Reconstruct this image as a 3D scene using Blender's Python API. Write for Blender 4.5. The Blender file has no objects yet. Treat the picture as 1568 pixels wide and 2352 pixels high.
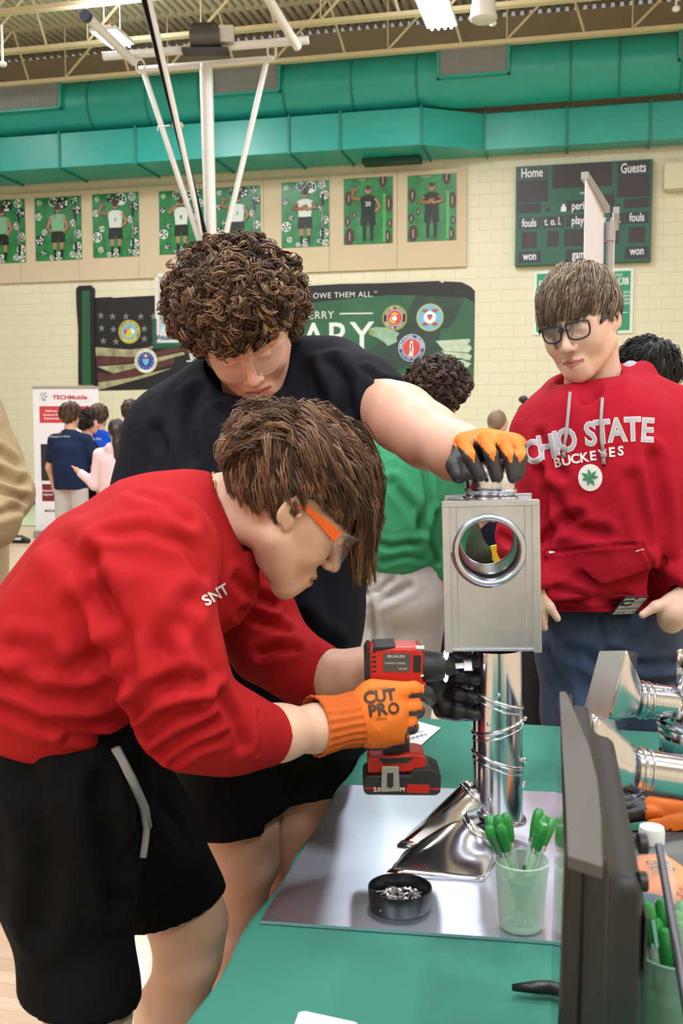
import bpy, math, random
import numpy as np
from mathutils import Vector, Matrix
from mathutils.bvhtree import BVHTree
PI = math.pi
rnd = random.Random(7)
SC = bpy.context.scene
COL = SC.collection

# ---------------------------------------------------------------- camera, world, exposure
F = 2400.0                      # focal length in pixels of the 1568 x 2352 frame
PITCH = math.radians(4.5)       # looking slightly down
EYE = Vector((0, 0, 1.45))
cam_d = bpy.data.cameras.new('camera')
cam = bpy.data.objects.new('camera', cam_d); COL.objects.link(cam)
cam.location = EYE; cam.rotation_euler = (PI/2 - PITCH, 0, 0)
cam_d.sensor_fit = 'VERTICAL'; cam_d.sensor_height = 36.0
cam_d.lens = 36.0*F/2352.0
cam_d.clip_start = 0.02; cam_d.clip_end = 200
cam_d.dof.use_dof = True; cam_d.dof.focus_distance = 2.4; cam_d.dof.aperture_fstop = 11
SC.camera = cam
SC.view_settings.view_transform = 'Standard'; SC.view_settings.look = 'None'
SC.view_settings.gamma = 1.0; SC.view_settings.use_curve_mapping = False
SC.view_settings.exposure = -0.10
try:
    SC.cycles.use_denoising = True; SC.cycles.denoiser = 'OPENIMAGEDENOISE'
    SC.cycles.max_bounces = 8; SC.cycles.diffuse_bounces = 4; SC.cycles.glossy_bounces = 4
    SC.cycles.sample_clamp_indirect = 8.0; SC.cycles.caustics_reflective = False; SC.cycles.caustics_refractive = False
except Exception: pass
W_ = bpy.data.worlds.new('world'); SC.world = W_; W_.use_nodes = True
W_.node_tree.nodes['Background'].inputs[0].default_value = (0.93, 0.95, 1.0, 1)
W_.node_tree.nodes['Background'].inputs[1].default_value = 0.40

YAW = math.radians(13.5)        # the gym is turned by this much from the view
WD = 18.9                       # far wall, straight ahead
WA = Vector((math.cos(YAW), -math.sin(YAW), 0))      # along the wall, to the right
WN = Vector((math.sin(YAW), math.cos(YAW), 0))       # away from the viewer
WROT = (0, 0, -YAW)
CEIL = 8.4
LAMP_ROWS = [(14.3, (-2.35, 2.7, 7.75)), (9.3, (-7.4, -2.4, 2.6, 7.6)), (4.5, (-5.5, -0.5, 4.5)), (0.3, (-5.5, -0.5, 4.5)), (-2.6, (-3.0, 3.0)), (-5.6, (-3.0, 3.0))]  # last two rows are unseen, added to brighten faces turned toward the camera
LAMP_POWER = 175.0

# ---------------------------------------------------------------- pixels to places (design helper, gives plain world points)
def ray(px, py):
    a = (px-784)/F; b = (1176-py)/F
    return Vector((a, math.cos(PITCH)+b*math.sin(PITCH), -math.sin(PITCH)+b*math.cos(PITCH)))
def P(px, py, Y):
    d = ray(px, py); return EYE + d*(Y/d.y)
def PZ(px, py, z):
    d = ray(px, py); return EYE + d*((z-EYE.z)/d.z)
def RM(r, py, Y):
    return r*(Y/ray(784, py).y)/F
def wall_uz(px, py, off=0.0):
    d = ray(px, py); O = Vector((0, WD, 0)) - WN*off
    t = (O-EYE).dot(WN)/d.dot(WN); h = EYE+d*t
    return ((h-O).dot(WA), h.z)
def wall_pt(u, z, off=0.0):
    return Vector((0, WD, 0)) + WA*u - WN*off + Vector((0, 0, z))

# ---------------------------------------------------------------- materials
MATS = {}
def srgb(c):
    if isinstance(c, str):
        c = [int(c[i:i+2], 16)/255 for i in (0, 2, 4)]
    return tuple((v/12.92 if v <= .04045 else ((v+.055)/1.055)**2.4) for v in c)
def M(name, col, rough=.6, metal=0, spec=.5, bump=0, bscale=200, var=0, vscale=8, alpha=1, trans=0, emit=0, sheen=0, sss=0, coat=0, aniso=0, ior=None, fabric=0):
    if name in MATS: return MATS[name]
    m = bpy.data.materials.new(name); m.use_nodes = True; MATS[name] = m
    nt = m.node_tree; b = nt.nodes['Principled BSDF']
    c = srgb(col)
    b.inputs['Base Color'].default_value = (*c, 1)
    b.inputs['Roughness'].default_value = rough; b.inputs['Metallic'].default_value = metal
    b.inputs['Specular IOR Level'].default_value = spec
    if alpha < 1: b.inputs['Alpha'].default_value = alpha
    if trans: b.inputs['Transmission Weight'].default_value = trans
    if ior: b.inputs['IOR'].default_value = ior
    if sheen: b.inputs['Sheen Weight'].default_value = sheen; b.inputs['Sheen Roughness'].default_value = .6
    if sss:
        b.inputs['Subsurface Weight'].default_value = sss; b.inputs['Subsurface Radius'].default_value = (1, .35, .2); b.inputs['Subsurface Scale'].default_value = .008
    if coat: b.inputs['Coat Weight'].default_value = coat
    if aniso: b.inputs['Anisotropic'].default_value = aniso
    if emit:
        b.inputs['Emission Color'].default_value = (*c, 1); b.inputs['Emission Strength'].default_value = emit
    tc = nt.nodes.new('ShaderNodeTexCoord')
    if var:
        n = nt.nodes.new('ShaderNodeTexNoise'); n.inputs['Scale'].default_value = vscale; n.inputs['Detail'].default_value = 4
        nt.links.new(tc.outputs['Object'], n.inputs['Vector'])
        mx = nt.nodes.new('ShaderNodeMix'); mx.data_type = 'RGBA'
        mx.inputs[6].default_value = (*[max(0, v*(1-var)) for v in c], 1); mx.inputs[7].default_value = (*[min(1, v*(1+var)) for v in c], 1)
        rp = nt.nodes.new('ShaderNodeMapRange'); rp.inputs[1].default_value = .3; rp.inputs[2].default_value = .7
        nt.links.new(n.outputs['Fac'], rp.inputs[0]); nt.links.new(rp.outputs[0], mx.inputs[0])
        nt.links.new(mx.outputs[2], b.inputs['Base Color'])
    if bump or fabric:
        n = nt.nodes.new('ShaderNodeTexNoise'); n.inputs['Scale'].default_value = bscale; n.inputs['Detail'].default_value = 3
        nt.links.new(tc.outputs['Object'], n.inputs['Vector'])
        bp = nt.nodes.new('ShaderNodeBump'); bp.inputs['Strength'].default_value = bump or .2; bp.inputs['Distance'].default_value = .002
        nt.links.new(n.outputs['Fac'], bp.inputs['Height'])
        last = bp
        if fabric:        # soft broad folds on top of the weave
            n2 = nt.nodes.new('ShaderNodeTexNoise'); n2.inputs['Scale'].default_value = 9; n2.inputs['Detail'].default_value = 2; n2.inputs['Distortion'].default_value = .6
            nt.links.new(tc.outputs['Object'], n2.inputs['Vector'])
            b2 = nt.nodes.new('ShaderNodeBump'); b2.inputs['Strength'].default_value = fabric; b2.inputs['Distance'].default_value = .03
            nt.links.new(n2.outputs['Fac'], b2.inputs['Height']); nt.links.new(bp.outputs[0], b2.inputs['Normal']); last = b2
        nt.links.new(last.outputs[0], b.inputs['Normal'])
    return m

# ---------------------------------------------------------------- mesh helpers
def frame(o, x, y):
    x = Vector(x).normalized(); y = Vector(y); z = x.cross(y).normalized(); y = z.cross(x).normalized()
    m = Matrix((( x.x, y.x, z.x, o[0]), (x.y, y.y, z.y, o[1]), (x.z, y.z, z.z, o[2]), (0, 0, 0, 1)))
    return m
def axis_frame(a, b):
    a = Vector(a); b = Vector(b); z = (b-a).normalized()
    t = Vector((0, 0, 1)) if abs(z.z) < .95 else Vector((1, 0, 0))
    x = t.cross(z).normalized(); y = z.cross(x)
    return x, y, z
class MB:
    def __init__(s): s.v = []; s.f = []; s.m = []
    def add(s, vs, fs, mi=0, T=None):
        o = len(s.v)
        for p in vs: s.v.append(tuple(T @ Vector(p)) if T is not None else tuple(p))
        for f in fs: s.f.append([i+o for i in f]); s.m.append(mi)
        return s
    def box(s, c, d, T=None, mi=0, taper=None):
        hx, hy, hz = d[0]/2, d[1]/2, d[2]/2; tx, ty = taper or (1, 1)
        vs = [(c[0]+x*hx*(tx if z > 0 else 1), c[1]+y*hy*(ty if z > 0 else 1), c[2]+z*hz) for z in (-1, 1) for y in (-1, 1) for x in (-1, 1)]
        return s.add(vs, [(0, 2, 3, 1), (4, 5, 7, 6), (0, 1, 5, 4), (2, 6, 7, 3), (0, 4, 6, 2), (1, 3, 7, 5)], mi, T)
    def cyl(s, a, b, ra, rb=None, n=16, cap=True, mi=0, T=None):
        rb = ra if rb is None else rb; x, y, z = axis_frame(a, b); a = Vector(a); b = Vector(b)
        vs = []; 
        for c, r in ((a, ra), (b, rb)):
            for i in range(n):
                t = 2*PI*i/n; vs.append(c+x*(r*math.cos(t))+y*(r*math.sin(t)))
        fs = [(i, (i+1) % n, n+(i+1) % n, n+i) for i in range(n)]
        if cap: fs += [tuple(range(n))[::-1], tuple(range(n, 2*n))]
        return s.add(vs, fs, mi, T)
    def tube(s, pts, r, n=8, mi=0, T=None, closed=False, cap=True):
        pts = [Vector(p) for p in pts]; k = len(pts); rs = r if hasattr(r, '__len__') else [r]*k
        x, y, z = axis_frame(pts[0], pts[1]); vs = []
        for i, p in enumerate(pts):
            if closed: t = (pts[(i+1) % k]-pts[i-1]).normalized()
            else: t = (pts[min(i+1, k-1)]-pts[max(i-1, 0)]).normalized()
            x = (x - t*x.dot(t)).normalized(); y = t.cross(x)
            for j in range(n):
                a = 2*PI*j/n; vs.append(p+x*(rs[i]*math.cos(a))+y*(rs[i]*math.sin(a)))
        fs = []
        for i in range(k if closed else k-1):
            i2 = (i+1) % k
            for j in range(n): fs.append((i*n+j, i*n+(j+1) % n, i2*n+(j+1) % n, i2*n+j))
        if not closed and cap: fs += [tuple(range(n))[::-1], tuple(range((k-1)*n, k*n))]
        return s.add(vs, fs, mi, T)
    def lathe(s, prof, n=32, T=None, mi=0, ang=2*PI):
        vs = []; k = len(prof); full = abs(ang-2*PI) < 1e-6; m = n if full else n+1
        for i in range(m):
            a = ang*i/n
            for r, z in prof: vs.append((r*math.cos(a), r*math.sin(a), z))
        fs = []
        for i in range(n):
            i2 = (i+1) % m
            for j in range(k-1): fs.append((i*k+j, i2*k+j, i2*k+j+1, i*k+j+1))
        return s.add(vs, fs, mi, T)
    def prism(s, poly, T, th, mi=0, z0=0):
        n = len(poly); vs = [(x, y, z0) for x, y in poly]+[(x, y, z0+th) for x, y in poly]
        ar = sum(poly[i][0]*poly[(i+1) % n][1]-poly[(i+1) % n][0]*poly[i][1] for i in range(n))
        fs = [(i, (i+1) % n, n+(i+1) % n, n+i) for i in range(n)] + [tuple(range(n))[::-1], tuple(range(n, 2*n))]
        if (ar < 0): fs = [f[::-1] for f in fs]
        return s.add(vs, fs, mi, T)
    def ball(s, c, r, n=12, m=8, mi=0, R=None, T=None):
        r = r if hasattr(r, '__len__') else (r, r, r); vs = []; fs = []
        for j in range(m+1):
            ph = PI*j/m
            for i in range(n):
                th = 2*PI*i/n; p = Vector((r[0]*math.sin(ph)*math.cos(th), r[1]*math.sin(ph)*math.sin(th), r[2]*math.cos(ph)))
                if R is not None: p = R @ p
                vs.append(Vector(c)+p)
        for j in range(m):
            for i in range(n): fs.append((j*n+i, (j+1)*n+i, (j+1)*n+(i+1) % n, j*n+(i+1) % n))
        return s.add(vs, fs, mi, T)
    def merge(s, o):
        k = len(s.v); s.v += o.v; s.f += [[i+k for i in f] for f in o.f]; s.m += o.m; return s
def mesh_np(name, V, Fq, mi=None, smooth=True):
    """V (n,3), Fq list of arrays of equal-size faces"""
    me = bpy.data.meshes.new(name); V = np.asarray(V, np.float32)
    if not isinstance(Fq, list): Fq = [Fq]
    Fq = [f for f in Fq if len(f)]
    me.vertices.add(len(V)); me.vertices.foreach_set('co', V.ravel())
    nl = sum(f.size for f in Fq); nf = sum(len(f) for f in Fq)
    me.loops.add(nl); me.loops.foreach_set('vertex_index', np.concatenate([f.ravel() for f in Fq]).astype(np.int32))
    ls = np.concatenate([np.full(len(f), f.shape[1]) for f in Fq]); st = np.concatenate([[0], np.cumsum(ls)[:-1]])
    me.polygons.add(nf); me.polygons.foreach_set('loop_start', st.astype(np.int32))
    if mi is not None: me.polygons.foreach_set('material_index', np.asarray(mi, np.int32))
    me.update(calc_edges=True)
    me.polygons.foreach_set('use_smooth', np.full(nf, smooth))
    return me
def link(o, parent=None):
    COL.objects.link(o)
    if parent is not None:
        o.parent = parent
        if parent.type == 'EMPTY' and not parent.get('_local'):
            o.matrix_parent_inverse = parent.matrix_basis.inverted()
    return o
def obj(name, mb, mats, parent=None, smooth=False, bevel=0, label=None, angle=40, solid=0, sub=0):
    if isinstance(mb, MB):
        me = bpy.data.meshes.new(name); me.from_pydata(mb.v, [], mb.f)
        me.polygons.foreach_set('material_index', mb.m); me.update()
        if smooth:
            me.polygons.foreach_set('use_smooth', [True]*len(me.polygons))
            if smooth != 'all': me.set_sharp_from_angle(angle=math.radians(angle))
    else: me = mb
    for m in (mats if isinstance(mats, (list, tuple)) else [mats]): me.materials.append(m)
    o = bpy.data.objects.new(name, me); link(o, parent)
    if solid:
        md = o.modifiers.new('s', 'SOLIDIFY'); md.thickness = solid; md.offset = 0
    if bevel:
        md = o.modifiers.new('b', 'BEVEL'); md.width = bevel; md.segments = 2; md.limit_method = 'ANGLE'; md.angle_limit = .6
    if sub:
        md = o.modifiers.new('u', 'SUBSURF'); md.levels = sub; md.render_levels = sub
    if label: o['label'] = label
    return o
def thing(name, label, cat, loc=(0, 0, 0), rot=(0, 0, 0), group=None, local=False):
    o = bpy.data.objects.new(name, None); COL.objects.link(o); o.location = loc; o.rotation_euler = rot
    o['label'] = label; o['category'] = cat; o.empty_display_size = .1
    if group: o['group'] = group
    if local: o['_local'] = 1
    return o
def tag(o, label, cat, group=None, kind=None):
    o['label'] = label; o['category'] = cat
    if group: o['group'] = group
    if kind: o['kind'] = kind
    return o
def struct(name, mb, mats, **k):
    o = obj(name, mb, mats, **k); o['kind'] = 'structure'; return o
_tc = {}
def text2d(s, size=1.0, bold=0.0, align='CENTER', spacing=1.0, subdiv=0, aspect=1.0):
    """triangulated lettering in XY, height about `size` per capital"""
    cu = bpy.data.curves.new('t', 'FONT'); cu.body = s; cu.size = size/0.73; cu.align_x = align; cu.offset = bold*size
    cu.space_character = spacing; cu.resolution_u = 3
    o = bpy.data.objects.new('t', cu); COL.objects.link(o)
    dg = bpy.context.evaluated_depsgraph_get(); me = bpy.data.meshes.new_from_object(o.evaluated_get(dg))
    vs = [(v.co.x*aspect, v.co.y-0*size) for v in me.vertices]; fs = [tuple(p.vertices) for p in me.polygons]
    bpy.data.objects.remove(o); bpy.data.curves.remove(cu); bpy.data.meshes.remove(me)
    return vs, fs
def subdiv(vs, fs, lv=1):
    vs = list(vs); tr = [(f[0], f[i], f[i+1]) for f in fs for i in range(1, len(f)-1)]
    for _ in range(lv):
        mid = {}; out = []
        def m(a, b):
            k = (min(a, b), max(a, b))
            if k not in mid: mid[k] = len(vs); vs.append(((vs[a][0]+vs[b][0])/2, (vs[a][1]+vs[b][1])/2))
            return mid[k]
        for a, b, c in tr: x, y, z = m(a, b), m(b, c), m(c, a); out += [(a, x, z), (x, b, y), (z, y, c), (x, y, z)]
        tr = out
    return vs, tr
def put_text(mb, s, T, size, mi=0, z=0.0, **k):
    vs, fs = text2d(s, size, **k); return mb.add([(x, y, z) for x, y in vs], fs, mi, T)
def arc_text(mb, s, T, R, size, a0, a1, z, mi=0, inward=False, bold=.02):
    n = len(s)
    for i, ch in enumerate(s):
        if ch == ' ': continue
        a = math.radians(a0+(a1-a0)*(i/(n-1) if n > 1 else 0)); vs, fs = text2d(ch, size, bold)
        pts = []
        for x, y in vs:
            if inward: r = R+size-y; aa = a + x/R; 
            else: r = R+y; aa = a - x/R
            pts.append((r*math.cos(aa), r*math.sin(aa), z))
        mb.add(pts, fs, mi, T)
def disc(mb, T, c, r, z, mi=0, n=40, th=.002):
    mb.prism([(c[0]+r*math.cos(2*PI*i/n), c[1]+r*math.sin(2*PI*i/n)) for i in range(n)], T, th, mi, z0=z)
def star(c, r, n=5, q=.4, rot=PI/2):
    return [(c[0]+(r if i % 2 == 0 else r*q)*math.cos(rot+PI*i/n), c[1]+(r if i % 2 == 0 else r*q)*math.sin(rot+PI*i/n)) for i in range(2*n)]

# ---------------------------------------------------------------- implicit surfaces
def surfnets(v, org, res):
    s = v < 0
    act = np.zeros(tuple(n-1 for n in v.shape), np.uint8)
    for c in [(i, j, k) for i in (0, 1) for j in (0, 1) for k in (0, 1)]:
        act += s[c[0]:v.shape[0]-1+c[0], c[1]:v.shape[1]-1+c[1], c[2]:v.shape[2]-1+c[2]]
    idx = np.argwhere((act > 0) & (act < 8))
    pos = np.zeros((len(idx), 3), np.float32); cnt = np.zeros(len(idx), np.float32)
    g = lambda o: v[idx[:, 0]+o[0], idx[:, 1]+o[1], idx[:, 2]+o[2]]
    cs = {(i, j, k): g((i, j, k)) for i in (0, 1) for j in (0, 1) for k in (0, 1)}
    for ax in range(3):
        for u in (0, 1):
            for w in (0, 1):
                a = [u, w]; a.insert(ax, 0); b = list(a); b[ax] = 1
                va, vb = cs[tuple(a)], cs[tuple(b)]; m = (va < 0) != (vb < 0)
                t = np.where(m, va/np.where(m, va-vb, 1), 0)
                p = np.array(a, np.float32)[None].repeat(len(idx), 0); p[:, ax] += t
                pos += np.where(m[:, None], p, 0); cnt += m
    V = (idx+pos/cnt[:, None])*res+np.array(org)
    vid = np.full(act.shape, -1, np.int32); vid[idx[:, 0], idx[:, 1], idx[:, 2]] = np.arange(len(idx))
    Q = []
    for ax in range(3):
        o1, o2 = [(1, 2), (2, 0), (0, 1)][ax]
        sl0 = [slice(None)]*3; sl1 = [slice(None)]*3
        sl0[ax] = slice(0, v.shape[ax]-1); sl1[ax] = slice(1, v.shape[ax])
        a = s[tuple(sl0)]; b = s[tuple(sl1)]; x = a != b
        e = np.argwhere(x); e = e[(e[:, o1] > 0) & (e[:, o2] > 0) & (e[:, o1] < v.shape[o1]-1) & (e[:, o2] < v.shape[o2]-1)]
        ins = a[e[:, 0], e[:, 1], e[:, 2]]
        def c(d1, d2):
            q = e.copy(); q[:, o1] -= d1; q[:, o2] -= d2; return vid[q[:, 0], q[:, 1], q[:, 2]]
        q = np.stack([c(1, 1), c(0, 1), c(0, 0), c(1, 0)], 1)
        q[~ins] = q[~ins][:, ::-1]; Q.append(q)
    return V, np.concatenate(Q)
class SDF:
    def __init__(s): s.p = []; s.cuts = []; s.extra = None
    def cap(s, a, b, ra, rb=None, k=.02, sub=False):
        s.p.append(('c', np.array(a, float), np.array(b, float), ra, ra if rb is None else rb, k, sub)); return s
    def ell(s, c, r, R=None, k=.02, sub=False):
        r = r if hasattr(r, '__len__') else (r, r, r)
        s.p.append(('e', np.array(c, float), np.array(r, float), np.array(R if R is not None else np.eye(3)), None, k, sub)); return s
    def box(s, c, h, R=None, rad=.005, k=.01, sub=False):
        s.p.append(('b', np.array(c, float), np.array(h, float), np.array(R if R is not None else np.eye(3)), rad, k, sub)); return s
    def chain(s, nodes, k=.03, sub=False):
        for a, b in zip(nodes, nodes[1:]): s.cap(a[0], b[0], a[1], b[1], k, sub)
        return s
    def cut(s, p, n, k=.004): s.cuts.append((np.array(p, float), np.array(Vector(n).normalized(), float), k)); return s
    def bbox(s):
        lo = np.full(3, 1e9); hi = -lo
        for q in s.p:
            if q[6]: continue
            if q[0] == 'c': l = np.minimum(q[1]-q[3], q[2]-q[4]); h = np.maximum(q[1]+q[3], q[2]+q[4])
            else:
                r = (np.max(q[2]) if q[0] == 'e' else np.linalg.norm(q[2])+q[4]); l = q[1]-r; h = q[1]+r
            lo = np.minimum(lo, l); hi = np.maximum(hi, h)
        return lo, hi
    def grid(s, res, box=None):
        lo, hi = s.bbox() if box is None else (np.array(box[0], float), np.array(box[1], float))
        if box is None: lo = lo-3*res; hi = hi+3*res
        n = np.ceil((hi-lo)/res).astype(int)+1
        v = np.full(n, .5, np.float32)
        for q in s.p:
            k = q[5]; m = k+2.5*res
            if q[0] == 'c': l = np.minimum(q[1]-q[3], q[2]-q[4]); h = np.maximum(q[1]+q[3], q[2]+q[4])
            elif q[0] == 'e':
                e = np.sqrt(((q[3]*q[2][None])**2).sum(1)); l = q[1]-e; h = q[1]+e
            else:
                e = (np.abs(q[3])*(q[2]+q[4])[None]).sum(1); l = q[1]-e; h = q[1]+e
            i0 = np.maximum(np.floor((l-m-lo)/res).astype(int), 0); i1 = np.minimum(np.ceil((h+m-lo)/res).astype(int)+1, n)
            if (i1 <= i0).any(): continue
            X = (lo[0]+res*np.arange(i0[0], i1[0]))[:, None, None].astype(np.float32); Y = (lo[1]+res*np.arange(i0[1], i1[1]))[None, :, None].astype(np.float32); Z = (lo[2]+res*np.arange(i0[2], i1[2]))[None, None, :].astype(np.float32)
            if q[0] == 'c':
                a, b, ra, rb = q[1:5]; d = b-a; L = max(float(d@d), 1e-12)
                x, y, z = X-a[0], Y-a[1], Z-a[2]
                t = np.clip((x*d[0]+y*d[1]+z*d[2])/L, 0, 1)
                D = np.sqrt((x-t*d[0])**2+(y-t*d[1])**2+(z-t*d[2])**2)-(ra+(rb-ra)*t)
            else:
                R = q[3]; x, y, z = X-q[1][0], Y-q[1][1], Z-q[1][2]
                lx = x*R[0, 0]+y*R[1, 0]+z*R[2, 0]; ly = x*R[0, 1]+y*R[1, 1]+z*R[2, 1]; lz = x*R[0, 2]+y*R[1, 2]+z*R[2, 2]
                if q[0] == 'e':
                    r = q[2]; k0 = np.sqrt((lx/r[0])**2+(ly/r[1])**2+(lz/r[2])**2); k1 = np.sqrt((lx/r[0]**2)**2+(ly/r[1]**2)**2+(lz/r[2]**2)**2)
                    D = k0*(k0-1)/np.maximum(k1, 1e-6); D = np.where(k0 < 1e-4, -r.min(), D)
                else:
                    ax, ay, az = np.abs(lx)-q[2][0], np.abs(ly)-q[2][1], np.abs(lz)-q[2][2]
                    D = np.sqrt(np.maximum(ax, 0)**2+np.maximum(ay, 0)**2+np.maximum(az, 0)**2)+np.minimum(np.maximum(ax, np.maximum(ay, az)), 0)-q[4]
            S = (slice(i0[0], i1[0]), slice(i0[1], i1[1]), slice(i0[2], i1[2])); c = v[S]
            if q[6]:
                D = -D; hh = np.maximum(k-np.abs(c-D), 0)/k; v[S] = np.maximum(c, D)+hh*hh*k*.25
            else:
                hh = np.maximum(k-np.abs(c-D), 0)/k; v[S] = np.minimum(c, D)-hh*hh*k*.25
        X = (lo[0]+res*np.arange(n[0]))[:, None, None].astype(np.float32); Y = (lo[1]+res*np.arange(n[1]))[None, :, None].astype(np.float32); Z = (lo[2]+res*np.arange(n[2]))[None, None, :].astype(np.float32)
        for p, nn, k in s.cuts:
            D = (X-p[0])*nn[0]+(Y-p[1])*nn[1]+(Z-p[2])*nn[2]
            hh = np.maximum(k-np.abs(v-D), 0)/k; v = np.maximum(v, D)+hh*hh*k*.25
        if s.extra is not None: v = s.extra(v, X, Y, Z)
        return v, lo
    def mesh(s, res, box=None):
        v, lo = s.grid(res, box)
        v[0], v[-1] = 1, 1; v[:, 0], v[:, -1] = 1, 1; v[:, :, 0], v[:, :, -1] = 1, 1
        return surfnets(v, lo, res)
def vnormals(V, Q):
    n = np.cross(V[Q[:, 2]]-V[Q[:, 0]], V[Q[:, 3]]-V[Q[:, 1]]); N = np.zeros_like(V)
    for i in range(4): np.add.at(N, Q[:, i], n)
    return N/np.maximum(np.linalg.norm(N, axis=1, keepdims=True), 1e-9)
def wob(V, seed, freq, octs=3):
    r = np.random.RandomState(seed); o = np.zeros(len(V)); a = 1
    for k in range(octs):
        for j in range(4):
            d = r.normal(size=3); d /= np.linalg.norm(d)
            w = r.normal(size=3); w /= np.linalg.norm(w)
            o += a*np.sin(V@d*freq*(2**k)+r.rand()*6.28+1.3*np.sin(V@w*freq*(2**k)*.6))
        a *= .5
    return o/5
def bvh_of(V, Q):
    return BVHTree.FromPolygons([tuple(p) for p in V], [tuple(int(i) for i in q) for q in Q])
def pix_hit(bvh, px, py):
    d = ray(px, py).normalized(); h = bvh.ray_cast(EYE, d); return h
def creases(V, Q, strokes, bv=None):
    """strokes: (list of (px,py), width m, depth m) pressed into the cloth"""
    bv = bv or bvh_of(V, Q); N = vnormals(V, Q); off = np.zeros(len(V))
    for pts, w, d in strokes:
        hit = []
        for (x0, y0), (x1, y1) in zip(pts, pts[1:]):
            k = max(2, int(math.hypot(x1-x0, y1-y0)/12))
            for i in range(k):
                h = pix_hit(bv, x0+(x1-x0)*i/k, y0+(y1-y0)*i/k)
                if h[0] is not None: hit.append(h[0])
        if len(hit) < 2: continue
        H = np.array(hit); lo = H.min(0)-3*w; hi = H.max(0)+3*w
        sel = np.where(((V > lo) & (V < hi)).all(1))[0]
        if not len(sel): continue
        D = np.full(len(sel), 9.)
        for a, b in zip(H, H[1:]):
            e = b-a; L = e@e
            if L > .01: continue
            t = np.clip(((V[sel]-a)@e)/max(L, 1e-9), 0, 1); D = np.minimum(D, np.linalg.norm(V[sel]-a-t[:, None]*e, axis=1))
        x = D/w; off[sel] += 1.5*(-d*np.exp(-x*x)+.5*d*np.exp(-(x-1.9)**2))
    return V+N*off[:, None]
def drape(bv, vs2, fs, org, ux, uy, lift=.0015):
    """lay flat lettering / patches onto a surface seen at pixel org; ux, uy = pixel steps per unit"""
    out = []; last = None
    for x, y in vs2:
        h = pix_hit(bv, org[0]+x*ux[0]+y*uy[0], org[1]+x*ux[1]+y*uy[1])
        if h[0] is None: out.append(None); continue
        n = h[1]; n = n if n.dot(h[0]-EYE) < 0 else -n
        out.append(h[0]+n*lift)
    ok = [i for i, p in enumerate(out) if p is not None]; mp = {i: j for j, i in enumerate(ok)}
    return [out[i] for i in ok], [tuple(mp[i] for i in f) for f in fs if all(i in mp for i in f)]
# ---------------------------------------------------------------- the gym
def wall_mat():
    m = bpy.data.materials.new('painted_block'); m.use_nodes = True; nt = m.node_tree; b = nt.nodes['Principled BSDF']
    tc = nt.nodes.new('ShaderNodeTexCoord'); mp = nt.nodes.new('ShaderNodeMapping'); mp.inputs['Rotation'].default_value = (PI/2, 0, 0)
    nt.links.new(tc.outputs['Object'], mp.inputs[0])
    br = nt.nodes.new('ShaderNodeTexBrick'); br.inputs['Scale'].default_value = 1; br.inputs['Brick Width'].default_value = .406; br.inputs['Row Height'].default_value = .203
    br.inputs['Mortar Size'].default_value = .006; br.inputs['Mortar Smooth'].default_value = .4
    c = srgb('e2d9bf'); d = srgb('d2c8aa')
    br.inputs['Color1'].default_value = (*c, 1); br.inputs['Color2'].default_value = (*[v*.985 for v in c], 1); br.inputs['Mortar'].default_value = (*d, 1)
    nt.links.new(mp.outputs[0], br.inputs['Vector']); nt.links.new(br.outputs['Color'], b.inputs['Base Color'])
    b.inputs['Roughness'].default_value = .5
    bp = nt.nodes.new('ShaderNodeBump'); bp.invert = True; bp.inputs['Distance'].default_value = .006; bp.inputs['Strength'].default_value = .5
    nt.links.new(br.outputs['Fac'], bp.inputs['Height']); nt.links.new(bp.outputs[0], b.inputs['Normal'])
    return m
def floor_mat():
    m = bpy.data.materials.new('maple_floor'); m.use_nodes = True; nt = m.node_tree; b = nt.nodes['Principled BSDF']
    tc = nt.nodes.new('ShaderNodeTexCoord')
    br = nt.nodes.new('ShaderNodeTexBrick'); br.inputs['Scale'].default_value = 1; br.inputs['Brick Width'].default_value = .9; br.inputs['Row Height'].default_value = .057
    br.inputs['Mortar Size'].default_value = .0006; br.offset = .37
    br.inputs['Color1'].default_value = (*srgb('e0c5ab'), 1); br.inputs['Color2'].default_value = (*srgb('d2b397'), 1); br.inputs['Mortar'].default_value = (*srgb('8d7257'), 1)
    nt.links.new(tc.outputs['Object'], br.inputs['Vector'])
    wv = nt.nodes.new('ShaderNodeTexNoise'); wv.inputs['Scale'].default_value = 5
    mp = nt.nodes.new('ShaderNodeMapping'); mp.inputs['Scale'].default_value = (1, 14, 1); nt.links.new(tc.outputs['Object'], mp.inputs[0]); nt.links.new(mp.outputs[0], wv.inputs['Vector'])
    mx = nt.nodes.new('ShaderNodeMix'); mx.data_type = 'RGBA'; mx.blend_type = 'MULTIPLY'; mx.inputs[0].default_value = .25
    nt.links.new(br.outputs['Color'], mx.inputs[6]); nt.links.new(wv.outputs['Fac'], mx.inputs[7]); nt.links.new(mx.outputs[2], b.inputs['Base Color'])
    b.inputs['Roughness'].default_value = .3; b.inputs['Coat Weight'].default_value = .2; b.inputs['Coat Roughness'].default_value = .12
    return m
wm = wall_mat()
tan_paint = M('tan_paint', 'b7a588', .7); tan_panel = M('tan_panel', 'd0bc9f', .8)
RX0, RX1, RD = -16.0, 12.0, 26.0
base = thing_none = None
def wl(name, mb, mat, **k):                      # built in the wall's own frame
    o = struct(name, mb, mat, **k); o.location = (0, WD, 0); o.rotation_euler = WROT; return o
ZB = 7.05                                          # cream block below, tan above
wl('wall_far', MB().box((-2, .15, ZB/2), (28, .3, ZB)), wm)
wl('wall_far_upper', MB().box((-2, .15, (ZB+CEIL)/2), (28, .3, CEIL-ZB)), tan_paint)
wl('wall_left', MB().box((RX0-.15, -RD/2, CEIL/2), (.3, RD, CEIL)), wm)
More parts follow.
